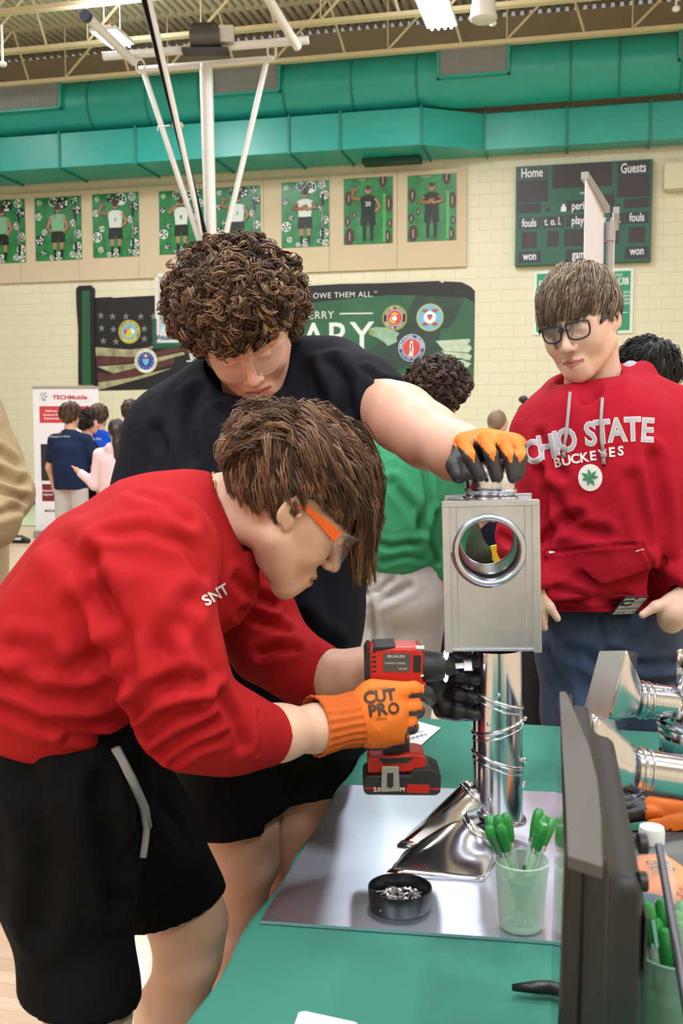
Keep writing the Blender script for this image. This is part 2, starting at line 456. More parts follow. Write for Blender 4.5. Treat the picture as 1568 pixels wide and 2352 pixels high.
wl('wall_right', MB().box((RX1+.15, -RD/2, CEIL/2), (.3, RD, CEIL)), wm)
wl('wall_back', MB().box((-2, -RD-.15, CEIL/2), (28, .3, CEIL)), wm)
fl = wl('floor', MB().box((-2, -RD/2, -.05), (28, RD, .1)), floor_mat())
wl('trim_1', MB().box((-2, -2.05, .001), (28, 4.1, .004)), M('green_floor_paint', 'b9cfa8', .3), )
wl('trim_2', MB().box((-2, -4.2, .0015), (28, .06, .004)), M('black_floor_line', '20221f', .35))
wl('baseboard_far', MB().box((-2, -.02, .06), (28, .04, .12)), M('black_base', '24232a', .5))
# roof deck: corrugated sheet running along the view
mb = MB(); n = 190; W = 28/n; prof = []
for i in range(n):
    x = RX0+i*W
    prof += [(x, CEIL), (x+W*.52, CEIL), (x+W*.60, CEIL+.07), (x+W*.92, CEIL+.07)]
prof.append((RX1, CEIL))
k = len(prof); mb.add([(x, 0, z) for x, z in prof]+[(x, -RD, z) for x, z in prof], [(i, i+1, k+i+1, k+i) for i in range(k-1)])
wl('ceiling', mb, M('roof_deck', 'cdc3a8', .6))
mb = MB()
for r in range(16):                                # rows of dark acoustic slots between the roof joists
    for i in range(0, n):
        if i % 2 == 0: mb.box((RX0+i*W+W*.76, -1.0-r*1.45, CEIL+.06), (W*.30, .26, .012))
wl('trim_4', mb, M('slot_dark', '4c473a', .9))
wl('wall_panel', MB().box((0, 0, 0), (.01, .01, .01)), tan_panel) if False else None
# acoustic panel band below the ducts
u0, _ = wall_uz(-700, 640); u1, z1 = wall_uz(1071, 612, .06); _, z0 = wall_uz(1071, 612, .06); _, zt = wall_uz(1071, 385, .06)
mb = MB(); step = 1.22; u = u1; i = 0
while u > u0:
    mb.box((u-step/2, -.03, (z0+zt)/2), (step-.006, .06, zt-z0)); u -= step
wl('trim_3', mb, tan_panel, bevel=.004)

# roof joists ---------------------------------------------------------------
cream_steel = M('cream_steel', 'd8cba6', .5)
def joist(off, zb, label, depth=.92):
    t = thing('roof_joist', label, 'roof joist', wall_pt(0, zb, off), WROT, 'open web roof joists', local=True)
    L0, L1 = -15.5, 11.5
    for nm, z in (('bottom_chord', 0), ('top_chord', depth)):
        obj(nm, MB().box(((L0+L1)/2, -.035, z), (L1-L0, .05, .065)).box(((L0+L1)/2, .035, z), (L1-L0, .05, .065)), cream_steel, t)
    x = -7.6+(off*.8 % 1.9); k = 0
    while x < 6.5:
        obj('web_brace', MB().cyl((x, 0, 0), (x+.95, 0, depth), .022, n=8), cream_steel, t)
        obj('web_brace', MB().cyl((x+1.24, 0, 0), (x+.95, 0, depth), .022, n=8), cream_steel, t)
        obj('web_post', MB().cyl((x+.04, 0, 0), (x+.04, 0, depth), .013, n=6), cream_steel, t)
        x += 1.9
joist(1.3, 7.52, 'cream open-web roof joist closest to the far wall, just above the round green duct')
joist(2.75, 7.52, 'cream open-web roof joist second out from the far wall')
joist(4.2, 7.52, 'cream open-web roof joist third out from the far wall')
joist(5.7, 7.52, 'cream open-web roof joist fourth out from the far wall, closest to the camera')

# ducts ---------------------------------------------------------------------
teal = M('teal_duct_paint', '249f95', .36, var=.05, vscale=3)
teal_d = M('teal_duct_seam', '1b8078', .45)
t = thing('round_duct', 'large round green air duct running along the far wall below the roof joists', 'air duct', wall_pt(0, 7.2, .75), WROT, local=True)
obj('duct_body', MB().cyl((-15.5, 0, 0), (11.5, 0, 0), .47, n=48), teal, t, smooth=True)
for px in (-60, 218, 350, 470, 660, 815, 962, 1310, 1420, 1560):
    u = wall_uz(px, 240, .9)[0]
    mb = MB(); mb.tube([(u, .482*math.cos(a), .482*math.sin(a)) for a in [2*PI*i/40 for i in range(40)]], .014, 6, closed=True)
    obj('duct_seam', mb, teal_d, t, smooth='all')
grey_mesh = M('register_mesh', '7f8484', .6, var=.1, vscale=60)
for (x0, x1, y0, y1) in ((-40, 143, 222, 280), (488, 645, 185, 242), (1003, 1170, 140, 202), (1556, 1700, 105, 168)):
    ua = wall_uz(x0, y1, 1.25)[0]; ub = wall_uz(x1, y1, 1.25)[0]; uc = (ua+ub)/2; w = ub-ua; hh = .5
    r = MB()
    for dz in (-1, 1): r.box((uc, -.5, .10+dz*(hh/2-.02)), (w, .10, .04))
    for dx in (-1, 1): r.box((uc+dx*(w/2-.02), -.5, .10), (.04, .10, hh))
    r.box((uc, -.32, .10), (w-.04, .3, hh-.04))
    fr = obj('register_collar', r, teal, t, bevel=.006)
    g = MB().box((uc, -.51, .10), (w-.07, .02, hh-.07))
    for i in range(5): g.box((uc-w/2+.1+i*(w-.2)/4, -.525, .1), (.008, .01, hh-.08), mi=1)
    for i in range(14): g.box((uc, -.523, .1-hh/2+.05+i*(hh-.1)/13), (w-.08, .006, .006), mi=1)
    obj('grille', g, [grey_mesh, M('register_bar', '9aa19f', .5)], fr)
t = thing('square_duct', 'long boxy green air duct on the far wall above the posters', 'air duct', wall_pt(0, 6.1, 0), WROT, local=True)
ub0 = wall_uz(966, 315, 1.05)[0]; ub1 = wall_uz(1112, 330, .45)[0]
zlo, zhi = .0, .60
def prismduct(a, b, d0, d1):
    vs = [(a, -d0, zlo), (b, -d1, zlo), (b, -.02, zlo), (a, -.02, zlo), (a, -d0, zhi), (b, -d1, zhi), (b, -.02, zhi), (a, -.02, zhi)]
    return MB().add(vs, [(3, 2, 1, 0), (4, 5, 6, 7), (0, 1, 5, 4), (1, 2, 6, 5), (2, 3, 7, 6), (3, 0, 4, 7)])
obj('duct_body', prismduct(-15.5, ub0, 1.05, 1.05), teal, t, bevel=.01)
obj('duct_offset', prismduct(ub0, ub1, 1.05, .45), teal, t, bevel=.01)
obj('duct_body', prismduct(ub1, 11.5, .45, .45), teal, t, bevel=.01)
for px in (-170, -18, 136, 311, 490, 664, 781, 967):
    u = wall_uz(px, 315, 1.05)[0]
    obj('duct_flange', MB().box((u, -.545, .3), (.035, 1.07, .66)), teal_d, t, bevel=.005)
for px in (1112, 1301, 1492):
    u = wall_uz(px, 315, .45)[0]
    obj('duct_flange', MB().box((u, -.24, .3), (.035, .48, .66)), teal_d, t, bevel=.005)
u = wall_uz(900, 398, .3)[0]
obj('duct_bracket', MB().box((u, -.3, -.05), (1.0, .3, .08)), M('dark_green_metal', '14463c', .6), t)

# lamps ---------------------------------------------------------------------
glow = bpy.data.materials.new('lamp_glow'); glow.use_nodes = True
b = glow.node_tree.nodes['Principled BSDF']; b.inputs['Emission Color'].default_value = (.93, .96, 1, 1); b.inputs['Emission Strength'].default_value = 30; b.inputs['Base Color'].default_value = (1, 1, 1, 1)
white_metal = M('white_metal', 'e4e4e2', .35)
names = iter(['short hanging fluorescent light glowing beside the basketball hoist pipes', 'bright hanging fluorescent light glowing beside the pale tapered speaker can'])
def lampthing(p, label, light=True, drop=0.62, L=1.22):
    t = thing('high_bay_light', label, 'ceiling light', p, WROT, 'fluorescent high bay lights', local=True)
    obj('housing', MB().box((0, 0, .05), (.42, L, .05)).box((0, 0, .10), (.16, L*.75, .06)), white_metal, t, bevel=.005)
    for x in (-.13, -.045, .045, .13):
        obj('tube', MB().cyl((x, -L*.47, 0), (x, L*.47, 0), .016, n=10), glow, t, smooth=True)
    for y in (-.42*L, .42*L): obj('hanger', MB().cyl((0, y, .1), (0, y, drop), .004, n=5), white_metal, t)
    if light:
        l = bpy.data.lights.new('lamp', 'AREA'); l.shape = 'RECTANGLE'; l.size = .4; l.size_y = 1.15; l.energy = LAMP_POWER; l.color = (.88, .93, 1.0)
        o = bpy.data.objects.new('lamp_light', l); COL.objects.link(o); o.parent = t; o.location = (0, 0, -.03)
        l2 = l.copy(); l2.energy = LAMP_POWER*.32; o2 = bpy.data.objects.new('added_uplight', l2); COL.objects.link(o2); o2.parent = t; o2.location = (0, 0, .16); o2.rotation_euler = (PI, 0, 0)  # second, upward light added above the housing to brighten the roof deck
p1 = P(258, 92, 15.6); p2 = P(1000, 28, 14.0)
lampthing(p1, next(names), drop=CEIL-p1.z, L=.62); lampthing(p2, next(names), drop=CEIL-p2.z)
k = 0
rown = {4.5: 'just past the table', 0.3: 'straight above the camera side', -2.6: 'added behind the camera to brighten faces', -5.6: 'added at the rear of the gym to brighten faces'}
for off, us in LAMP_ROWS:
    for ui, u in enumerate(us):
        q = Vector((0, 0, 0)) + WA*u + WN*off + Vector((0, 0, 7.72))
        if off > 14: continue
        lampthing(q, 'hanging fluorescent light in the row %s' % rown.get(off, 'over the middle of the court')); k += 1
for u, sd_ in ((-11.5, 'left'), (8.0, 'right')):
    lampthing(WA*u+WN*13.6+Vector((0, 0, 7.72)), 'hanging fluorescent light at the far %s end of the gym' % sd_)

# posters -------------------------------------------------------------------
pg = M('poster_green', '2c7a44', .35, var=.35, vscale=5); pk = M('poster_black', '17211a', .4); pw = M('poster_white', 'd5dcd6', .4)
psk = M('poster_skin', 'a87b62', .5); pbr = M('poster_football', '4a312c', .45); plg = M('poster_lime', '45a84c', .4); pgr = M('poster_pale', '7fae8a', .4); phair = M('poster_hair', '4b3423', .5)
PM = [pg, pk, pw, psk, pbr, plg, pgr, phair]
def poster(cx, cy, w, h, first, last, kind, label, pose=0):
    u, z = wall_uz(cx, cy, .08); ua, _ = wall_uz(cx-w/2, cy, .08); ub, _ = wall_uz(cx+w/2, cy, .08); W = ub-ua; H = W*h/w*1.0
    sc = (Vector((u, 0, 0))); H = abs(wall_uz(cx, cy-h/2, .08)[1]-wall_uz(cx, cy+h/2, .08)[1])
    t = thing('player_poster', label, 'poster', wall_pt(u, z, .062), WROT, 'player posters below the duct', local=True)
    obj('sheet', MB().box((0, -.006, 0), (W, .012, H)), PM[0], t)
    T = frame((0, -.013, 0), (1, 0, 0), (0, 0, 1)) @ Matrix.Diagonal((W, H, 1, 1)); a = W/H
    def dsc(mb, x, y, r, z, mi, rx=1.0, n=18):
        mb.prism([(x+r*rx*math.cos(2*PI*i/n), y+r*a*math.sin(2*PI*i/n)) for i in range(n)], T, .001, mi, z0=z)
    rr = random.Random(int(cx)); art = MB()
    if kind == 's':
        spots = [(-.42, .2, .07), (-.3, -.05, .06), (-.43, -.18, .1), (-.33, -.38, .06), (.42, .28, .09), (.33, .08, .07), (.43, -.1, .08), (.42, -.3, .09), (.3, -.42, .06), (.0, -.46, .08), (-.15, -.47, .05), (-.1, .49, .09), (.12, .47, .12), (.36, .45, .08), (-.4, .42, .05), (.44, -.46, .07)]
        for x, y, r in spots:
            if abs(y) + r*a > .5: y = math.copysign(.5-r*a, y)
            if abs(x)+r > .5: x = math.copysign(.5-r, x)
            dk = rr.random() < .35
            dsc(art, x, y, r, 0, 1 if dk else 2)
            for q in range(5):
                an = q*1.257+rr.random(); dsc(art, x+r*.62*math.cos(an), y+r*a*.62*math.sin(an), r*.26, .001, 2 if dk else 1, n=5)
            dsc(art, x, y, r*.25, .001, 2 if dk else 1, n=5)
        art.prism([(.35, -.4), (.4, -.4), (.4, .3), (.35, .3)], T, .001, 1, z0=.002)
        vs, fs = text2d('STATE SEMIFINALISTS', .03, .01); art.add([(.386-y, -.05+x*.85, .0035) for x, y in vs], fs, 2, T)
    else:
        for x, y, r in ((-.4, .2, .1), (-.42, -.15, .07), (-.28, -.05, .05), (-.38, -.38, .12), (.42, .1, .11), (.44, -.2, .06), (.4, -.4, .09), (.3, .45, .1)):
            art.prism([(max(-.5, min(.5, x+r*.8*math.cos(2*PI*i/16))), max(-.5, min(.5, y+r*1.5*a*math.sin(2*PI*i/16)))) for i in range(16)], T, .001, 4, z0=0)
            art.prism([(x-.006, y-r*.5), (x+.006, y-r*.5), (x+.006, y+r*.5), (x-.006, y+r*.5)], T, .001, 2, z0=.001)
        art.prism([(.3, -.48), (.36, -.48), (.36, .25), (.3, .25)], T, .001, 5, z0=.002)
    obj('artwork', art, PM, t)
    f = MB(); jm = 1 if kind == 'f' else (2 if pose else 6)
    for sx in (-1, 1):                              # legs, socks, shoes
        f.prism([(sx*.03, -.18), (sx*.12, -.18), (sx*.11, -.34), (sx*.045, -.34)], T, .001, 3 if kind == 's' else 1, z0=.003)
        f.prism([(sx*.045, -.33), (sx*.11, -.33), (sx*.10, -.46), (sx*.05, -.46)], T, .001, 1, z0=.004)
    f.prism([(-.14, -.02), (.14, -.02), (.16, -.22), (.02, -.22), (0, -.12), (-.02, -.22), (-.16, -.22)], T, .001, 1, z0=.005)
    f.prism([(-.13, -.04), (.13, -.04), (.15, .12), (.17, .2), (.06, .235), (-.06, .235), (-.17, .2), (-.15, .12)], T, .001, jm, z0=.006)
    if pose == 1: arms = [[(-.15, .17), (-.25, .1), (-.05, .08), (.05, .13)], [(.15, .17), (.25, .1), (.05, .07), (-.05, .12)]]
    elif pose == 2: arms = [[(-.15, .18), (-.33, .2), (-.3, .33), (-.22, .3)], [(.15, .18), (.25, .05), (.15, -.02)]]
    elif pose == 3: arms = [[(-.15, .18), (-.28, .14), (-.05, .3)], [(.15, .18), (.28, .14), (.05, .3)]]
    else: arms = [[(-.15, .18), (-.22, .02), (-.12, -.06)], [(.15, .18), (.22, .02), (.12, -.06)]]
    for ar in arms:
        f.tube([T @ Vector((x, y, .009)) for x, y in ar], .035*W/.9, 5, mi=3)
    dsc(f, 0, .30, .06, .008, 3); dsc(f, 0, .34, .065, .009, 7, n=14) if kind == 's' else dsc(f, 0, .35, .05, .009, 7, n=14)
    if pose == 0: f.prism([(-.08, .33), (-.06, .15), (-.04, .33)], T, .001, 7, z0=.010)
    obj('player_figure', f, PM, t)
    lt = MB(); put_text(lt, last, T @ Matrix.Translation((0, .385, .012)), .075, 1 if kind == 's' else 5, bold=.03, aspect=min(1.0, 6.2/len(last)/a*.6))
    put_text(lt, first, T @ Matrix.Translation((-.12, .455, .012)), .03, 2 if kind == 'f' else 6, aspect=1/a*.8)
    if kind == 'f': put_text(lt, '20' if 'BLAKE' in first else '57', T @ Matrix.Translation((0, .07, .012)), .07, 2, bold=.03, aspect=1.2)
    elif pose: put_text(lt, {1: '', 3: '8', 2: '7'}.get(pose, ''), T @ Matrix.Translation((0, .05, .012)), .06, 1, bold=.03, aspect=1.2)
    obj('lettering', lt, PM, t)
poster(3, 532, 108, 145, '', 'FIELD', 's', 'green soccer player poster whose name ends in FIELD, cut off at the left')
poster(133, 525, 106, 145, 'RILEY', 'MOORE', 's', 'green soccer player poster reading MOORE')
poster(265, 517, 106, 146, 'ALLIE', 'BARBER', 's', 'green soccer player poster reading BARBER', 2)
poster(416, 510, 102, 146, 'NICK', 'LUNGREN', 's', 'green soccer player poster of a white-shirted player behind the hoist poles', 3)
poster(545, 503, 104, 148, 'TYLER', 'CRAYCRAFT', 's', 'green soccer player poster reading CRAYCRAFT', 2)
poster(700, 492, 108, 150, 'TYLER', 'SHORT', 's', 'green soccer player poster of a player with crossed arms reading SHORT', 1)
poster(845, 484, 112, 152, 'BLAKE', 'ARNETT', 'f', 'green football player poster number 20 reading ARNETT', 2)
poster(991, 477, 112, 152, 'LANDON', 'HUBER', 'f', 'green football player poster number 57 reading HUBER', 1)

# mural ---------------------------------------------------------------------
mk = M('mural_black', '1c1d21', .5); mg = M('mural_green', '2e5d43', .5, var=.25, vscale=1.2); mgd = M('mural_dark_green', '2c4237', .5, var=.2, vscale=3)
mw = M('mural_white', 'dfe3e0', .5); mlg = M('mural_roll_green', '235a3a', .5); mst = M('mural_star_grey', '7b7b78', .5); mfl = M('mural_flag_cream', 'a09a78', .5, var=.4, vscale=6); mfr = M('mural_flag_red', '5a2f31', .5, var=.3, vscale=6)
mpal = M('mural_pale_feather', 'bccab2', .5, var=.15, vscale=8); meag = M('mural_eagle_white', '93b39c', .5, var=.2, vscale=8); mye = M('mural_beak', '8d9440', .5)
MM = [mk, mg, mgd, mw, mlg, mst, mfl, mfr, mpal, meag, mye]
mu, mz = wall_uz(640, 780, .02)
t = thing('mural_banner', 'dark green scroll-shaped military service mural with eagle and flag, on the cream block wall', 'mural', wall_pt(mu, mz, .0), WROT, local=True)
def mp_(px, py): u, z = wall_uz(px, py, .02); return (u-mu, z-mz)
TM = frame((0, -.004, 0), (1, 0, 0), (0, 0, 1))
def mpoly(mb, pts, mi, z, th=.003): mb.prism([mp_(*p) for p in pts], TM, th, mi, z0=z)
mb = MB()
top = [(215, 684), (255, 682), (258, 684), (350, 679), (520, 668), (665, 659), (780, 652), (880, 650), (1008, 645), (1016, 650), (1020, 646), (1060, 648), (1080, 658), (1090, 668)]
mpoly(mb, [(215, 896)]+top+[(1089, 760), (1087, 893), (1078, 899), (1072, 880), (1000, 872), (880, 868), (700, 880), (400, 893), (225, 897)], 0, 0, .008)
mpoly(mb, [(640, 705), (760, 690), (900, 677), (955, 678), (1070, 685), (1088, 695), (1087, 890), (1075, 872), (900, 870), (640, 878)], 1, .008)
obj('mural_ground', mb, MM, t)
mb = MB()
mpoly(mb, [(955, 678), (1068, 684), (1060, 700), (1040, 740), (1030, 752), (1012, 757), (1008, 775), (1015, 800), (1003, 815), (1000, 830), (975, 823), (940, 838), (900, 855), (870, 862), (840, 857), (840, 810), (872, 785), (900, 765), (935, 715)], 2, .011)
mpoly(mb, [(847, 768), (849, 755), (862, 751), (885, 752), (905, 760), (917, 765), (910, 775), (912, 785), (890, 795), (884, 788), (870, 778)], 9, .014)
mpoly(mb, [(847, 768), (847, 757), (853, 757), (862, 762), (855, 767), (850, 770)], 10, .015)
for pts in ([(1000, 783), (1078, 778), (1080, 784), (1070, 795), (1012, 797)], [(1012, 797), (1078, 792), (1084, 800), (1075, 810), (1020, 806)], [(1012, 806), (1075, 812), (1084, 818), (1078, 828), (1030, 818)], [(1020, 812), (1070, 830), (1082, 835), (1072, 845), (1035, 830)], [(1030, 825), (1062, 845), (1072, 852), (1062, 862), (1040, 840)]):
    mpoly(mb, pts, 8, .014+.0005*pts[0][1] % .002)
obj('eagle', mb, MM, t)
mb = MB()
mpoly(mb, [(218, 797), (300, 803), (340, 798), (375, 785), (390, 792), (350, 800), (305, 820), (220, 817)], 6, .010)
mpoly(mb, [(220, 818), (300, 820), (345, 812), (440, 785), (440, 800), (380, 815), (300, 833), (222, 840)], 7, .010)
mpoly(mb, [(222, 842), (300, 836), (345, 825), (420, 808), (425, 814), (340, 838), (260, 858)], 6, .010)
mpoly(mb, [(222, 855), (258, 860), (300, 848), (400, 820), (400, 835), (300, 868), (225, 877)], 7, .010)
mpoly(mb, [(225, 878), (300, 868), (350, 855), (395, 845), (350, 862), (300, 876), (226, 896)], 6, .010)
for i, (x, y) in enumerate([(231, 725), (258, 727), (289, 727), (323, 727), (233, 754), (260, 756), (331, 755), (237, 783), (266, 785), (331, 778), (352, 727), (356, 753)]):
    c = mp_(x, y); mb.prism(star(c, .075), TM, .003, 5, z0=.010)
obj('flag', mb, MM, t)
mb = MB()
mpoly(mb, [(176, 664), (182, 657), (210, 656), (218, 664), (217, 720), (220, 884), (181, 884), (181, 760), (177, 700)], 0, .010, .03)
mpoly(mb, [(190, 668), (207, 668), (210, 884), (190, 884)], 4, .041, .003)
obj('scroll_roll', mb, MM, t)
lt = MB()
def mtext(s, px, py, h_px, **k):
    x, y = mp_(px, py); h = h_px*.0077; put_text(lt, s, TM @ Matrix.Translation((x, y, .014)), h, 3, **k)
mtext('WE OWE THEM ALL.”', 866, 681, 13.2, align='RIGHT', spacing=1.1)
mtext('PERRY', 731, 732, 18, spacing=1.1); mtext('MILITARY', 858, 803, 68, align='RIGHT', spacing=1.0, bold=.01); mtext('WALL OF SERVICE', 838, 848, 14, align='RIGHT', spacing=1.2)
for a, b in (((780, 719), (856, 722)), ((428, 828), (655, 831)), ((700, 829), (858, 832)), ((560, 722), (670, 724))): mpoly(lt, [(a[0], a[1]), (b[0], a[1]-1), (b[0], b[1]-1), (a[0], b[1])], 3, .014, .002)
obj('lettering', lt, MM, t)
sy = M('seal_gold', 'c9bd58', .5); sb = M('seal_blue', '2c4a93', .5); ssk = M('seal_sky', '7cb0d0', .5); sr = M('seal_red', 'cc4b45', .5); sw = M('seal_white', 'e3e6e8', .5); sk = M('seal_black', '1b1b1d', .5); so = M('seal_rust', 'a85c38', .5)
SM = [sy, sb, ssk, sr, sw, sk, so]
def seal(px, py, rpx, rings, words, extra, lab):
    c = mp_(px, py); s = MB(); T = TM @ Matrix.Translation((c[0], c[1], .016)); R = rpx*.0077
    z = 0
    for f, mi in rings: disc(s, T, (0, 0), R*f, z, mi); z += .002
    for (w, rf, sz, a0, a1, mi, inw) in words: arc_text(s, w, T, R*rf, R*sz, a0, a1, z+.0015, mi, inw)
    for poly, mi in extra: s.prism([(x*R, y*R) for x, y in poly], T, .0015, mi, z0=z); z += .0003
    obj('seal', s, SM, t, label=lab)
shield = [(-.3, .25), (.3, .25), (.3, -.05), (0, -.4), (-.3, -.05)]
wings = [(-.45, .5), (-.1, .35), (0, .45), (.1, .35), (.45, .5), (.2, .15), (-.2, .15)]
def blob(x, y, r, n=14, sx=1): return [(x+r*sx*math.cos(2*PI*i/n), y+r*math.sin(2*PI*i/n)) for i in range(n)]
seal(297, 762, 29, [(1, 0), (.96, 5), (.94, 0), (.7, 2)], [('DEPARTMENT OF THE ARMY', .76, .14, 215, -35, 5, False)], [(shield, 0), ([(-.5, .1), (-.15, .35), (-.25, -.2), (-.5, -.1)], 3), ([(.5, .1), (.15, .35), (.25, -.2), (.5, -.1)], 4), (blob(0, -.3, .22, sx=1.8), 0), (blob(0, .3, .08), 3)], 'yellow and sky blue round seal')
seal(375, 762, 29, [(1, 0), (.94, 1), (.7, 2)], [('DEPARTMENT OF THE NAVY', .74, .16, 215, -35, 4, False)], [([(-.45, -.1), (.45, -.1), (.3, -.4), (-.3, -.4)], 4), ([(-.3, -.05), (0, .5), (.05, -.05)], 4), ([(.1, -.05), (.1, .4), (.4, -.05)], 4)], 'navy blue round seal behind the glass backboard')
seal(335, 829, 30, [(1, 0), (.95, 4), (.72, 1)], [('DEPARTMENT OF THE AIR FORCE', .78, .12, 225, -45, 1, False)], [([(x*.9, y*.9-.05) for x, y in shield], 2), ([(x*.8, y*.9+.1) for x, y in wings], 6), (blob(0, .42, .1), 4)]+[(star((.6*math.cos(a), .6*math.sin(a)), .06), 4) for a in [2*PI*i/13 for i in range(13)]], 'white and blue round seal with shield and stars')
seal(906, 730, 29, [(1, 0), (.97, 5), (.94, 0), (.88, 5), (.64, 4), (.6, 3)], [('UNITED STATES', .68, .18, 155, 25, 4, False), ('MARINE CORPS', .68, .18, 210, 330, 4, True)], [([(-.35, .3), (0, .42), (.35, .3), (.1, .18), (-.1, .18)], 0), (blob(0, -.05, .2), 4), ([(-.4, 0), (-.2, .15), (-.28, -.1), (0, -.35), (.25, -.35), (-.1, -.48), (-.38, -.3)], 0)], 'black and red round seal')
seal(987, 729, 31, [(1, 0), (.92, 2), (.46, 4), (.32, 4)], [], [([(s1*.2, s2*.2), (s1*.55, s2*.45), (s1*.62, s2*.55), (s1*.3, s2*.62), (s1*.12, s2*.5)], 6) for s1 in (-1, 1) for s2 in (-1, 1)]+[(blob(0, 0, .46, 24), 4), (blob(0, 0, .34, 24), 4), ([(-.18, .18), (.18, .18), (.18, 0), (0, -.24), (-.18, 0)], 3), ([(-.18, .2), (.18, .2), (.18, .1), (-.18, .1)], 1)], 'sky blue round seal with crossed anchors')
seal(945, 799, 31, [(1, 4), (.96, 1), (.7, 4), (.66, 3)], [('NATIONAL GUARD', .73, .22, 175, 5, 4, False), ('ALWAYS READY, ALWAYS THERE', .76, .1, 205, 335, 4, True)], [([(-.08, .5), (.08, .5), (.1, .1), (.15, -.1), (.1, -.6), (-.22, -.6), (-.1, -.15), (-.14, .15)], 4), ([(-.05, .35), (.03, .35), (.04, -.1), (-.08, -.5), (-.05, .0)], 5), (star((-.83, 0), .09), 4), (star((.83, 0), .09), 4)], 'red round seal with a blue and white ring')

# scoreboard ----------------------------------------------------------------
sg = M('scoreboard_green', '2a5c4c', .5); sd = M('scoreboard_dark', '24242e', .4); sp = M('scoreboard_panel', '352d36', .5); sdig = M('scoreboard_digit', '4d342c', .5)
su, sz = wall_uz(1339, 492, .14)
t = thing('scoreboard', 'green scoreboard with Home and Guests panels high on the cream wall', 'scoreboard', wall_pt(su, sz, .0), WROT, local=True)
def sp_(px, py): u, z = wall_uz(px, py, .14); return (u-su, z-sz)
a = sp_(1185, 383); b_ = sp_(1494, 600); c_ = sp_(1186, 611); W = b_[0]-a[0]; zt_ = sp_(1494, 365)[1]; zb_ = (b_[1]+c_[1])/2
obj('cabinet', MB().box(((a[0]+b_[0])/2, -.07, (zt_+zb_)/2), (W, .14, zt_-zb_)), sg, t, bevel=.008)
TS = frame((0, -.142, 0), (1, 0, 0), (0, 0, 1)); pn = MB(); dk = MB(); dg_ = MB(); lt = MB()
def srect(mb, x0, y0, x1, y1, mi=0, z=0):
    p = sp_(x0, y0); q = sp_(x1, y1); r1 = sp_(x0, y1); mb.prism([(p[0], (p[1]+sp_(x1, y0)[1])/2), (q[0], (p[1]+sp_(x1, y0)[1])/2), (q[0], (r1[1]+q[1])/2), (p[0], (r1[1]+q[1])/2)], TS, .003, mi, z0=z)
for r in ((1187, 386, 1257, 411), (1418, 371, 1492, 397), (1191, 500, 1240, 525), (1243, 497, 1295, 522), (1299, 493, 1345, 519), (1400, 490, 1432, 515), (1435, 487, 1488, 513), (1191, 578, 1241, 603), (1299, 573, 1345, 600), (1436, 566, 1489, 594), (1301, 460, 1345, 485)): srect(q := MB(), *r); obj('label_panel', q, sd, t)
for r in ((1188, 415, 1257, 464), (1188, 468, 1242, 489), (1269, 376, 1404, 430), (1418, 400, 1491, 452), (1433, 456, 1490, 477), (1384, 446, 1410, 485), (1198, 533, 1232, 570), (1256, 530, 1282, 566), (1296, 527, 1346, 565), (1380, 524, 1420, 560), (1444, 521, 1480, 557), (1252, 477, 1262, 487), (1414, 469, 1424, 479)): srect(q := MB(), *r); obj('digit_panel', q, sp, t)

def stext(s, px, py, h, **k):
    x, y = sp_(px, py); put_text(lt, s, TS @ Matrix.Translation((x, y, .006)), h*.0094, 0, bold=.02, aspect=.66, **k)
stext('Home', 1221, 407, 17); stext('Guests', 1454, 396, 17); stext('fouls', 1215, 521, 15); stext('t. o. l.', 1269, 517, 14); stext('play', 1326, 515, 15); stext('period', 1336, 481, 15); stext('t. o. l.', 1406, 512, 14); stext('fouls', 1462, 508, 15); stext('won', 1216, 597, 15); stext('game', 1332, 593, 15); stext('won', 1462, 585, 15); stext('NEVCO', 1340, 446, 4)
srect(lt, 1288, 475, 1300, 486, 0, .003); srect(lt, 1291, 469, 1297, 475, 0, .003)
obj('lettering', lt, M('scoreboard_letter', 'e6e9ee', .5), t)
for x, y in ((1208, 566), (1456, 553)):
    p = sp_(x, y); put_text(dg_, '8' if x < 1300 else '0', TS @ Matrix.Translation((p[0]+.05, p[1]+.03, .005)), .17, 0)
obj('digits', dg_, sdig, t)
srect(sh := MB(), 1405, 352, 1440, 366); 
# record board under the scoreboard
ru, rz = wall_uz(1340, 690, .02)
t = thing('record_board', 'white-framed green club record board on the wall behind the hooded boy', 'sign', wall_pt(ru, rz, 0), WROT, local=True)
def rp_(px, py): u, z = wall_uz(px, py, .02); return (u-ru, z-rz)
p0 = rp_(1226, 624); p1_ = rp_(1452, 765); ptop = (p0[1]+rp_(1452, 614)[1])/2
obj('board', MB().box(((p0[0]+p1_[0])/2, -.015, (ptop+p1_[1])/2), (p1_[0]-p0[0], .03, ptop-p1_[1])), M('board_white', 'dfe5e2', .5), t)
TR = frame((0, -.031, 0), (1, 0, 0), (0, 0, 1)); W2 = p1_[0]-p0[0]
obj('face', MB().box(((p0[0]+p1_[0])/2, -.032, (ptop+p1_[1])/2), (W2-.1, .004, ptop-p1_[1]-.1)), M('board_green', '2b9068', .5), t)
lt = MB()
def rtext(s, px, py, h, **k):
    x, y = rp_(px, py); put_text(lt, s, TR @ Matrix.Translation((x, y, .005)), h*.0074, 0, **k)
rtext('R', 1243, 662, 18); rtext('C  CLUB', 1444, 653, 14, align='RIGHT', bold=.04); rtext('High', 1420, 634, 7, align='CENTER'); rtext('School', 1432, 641, 6, align='CENTER')
for i, s in enumerate(('1058  2016', '1044  2019', '1013  2022', '1007  2023')): rtext(s, 1446, 673+i*8.5, 5, align='RIGHT', bold=.03)
lt.box((rp_(1405, 720)[0], -.036, rp_(1405, 719)[1]), (.5, .004, .012)); lt.box((rp_(1330, 661)[0], -.036, rp_(1330, 661)[1]), (1.3, .004, .012))
obj('lettering', lt, sw, t)
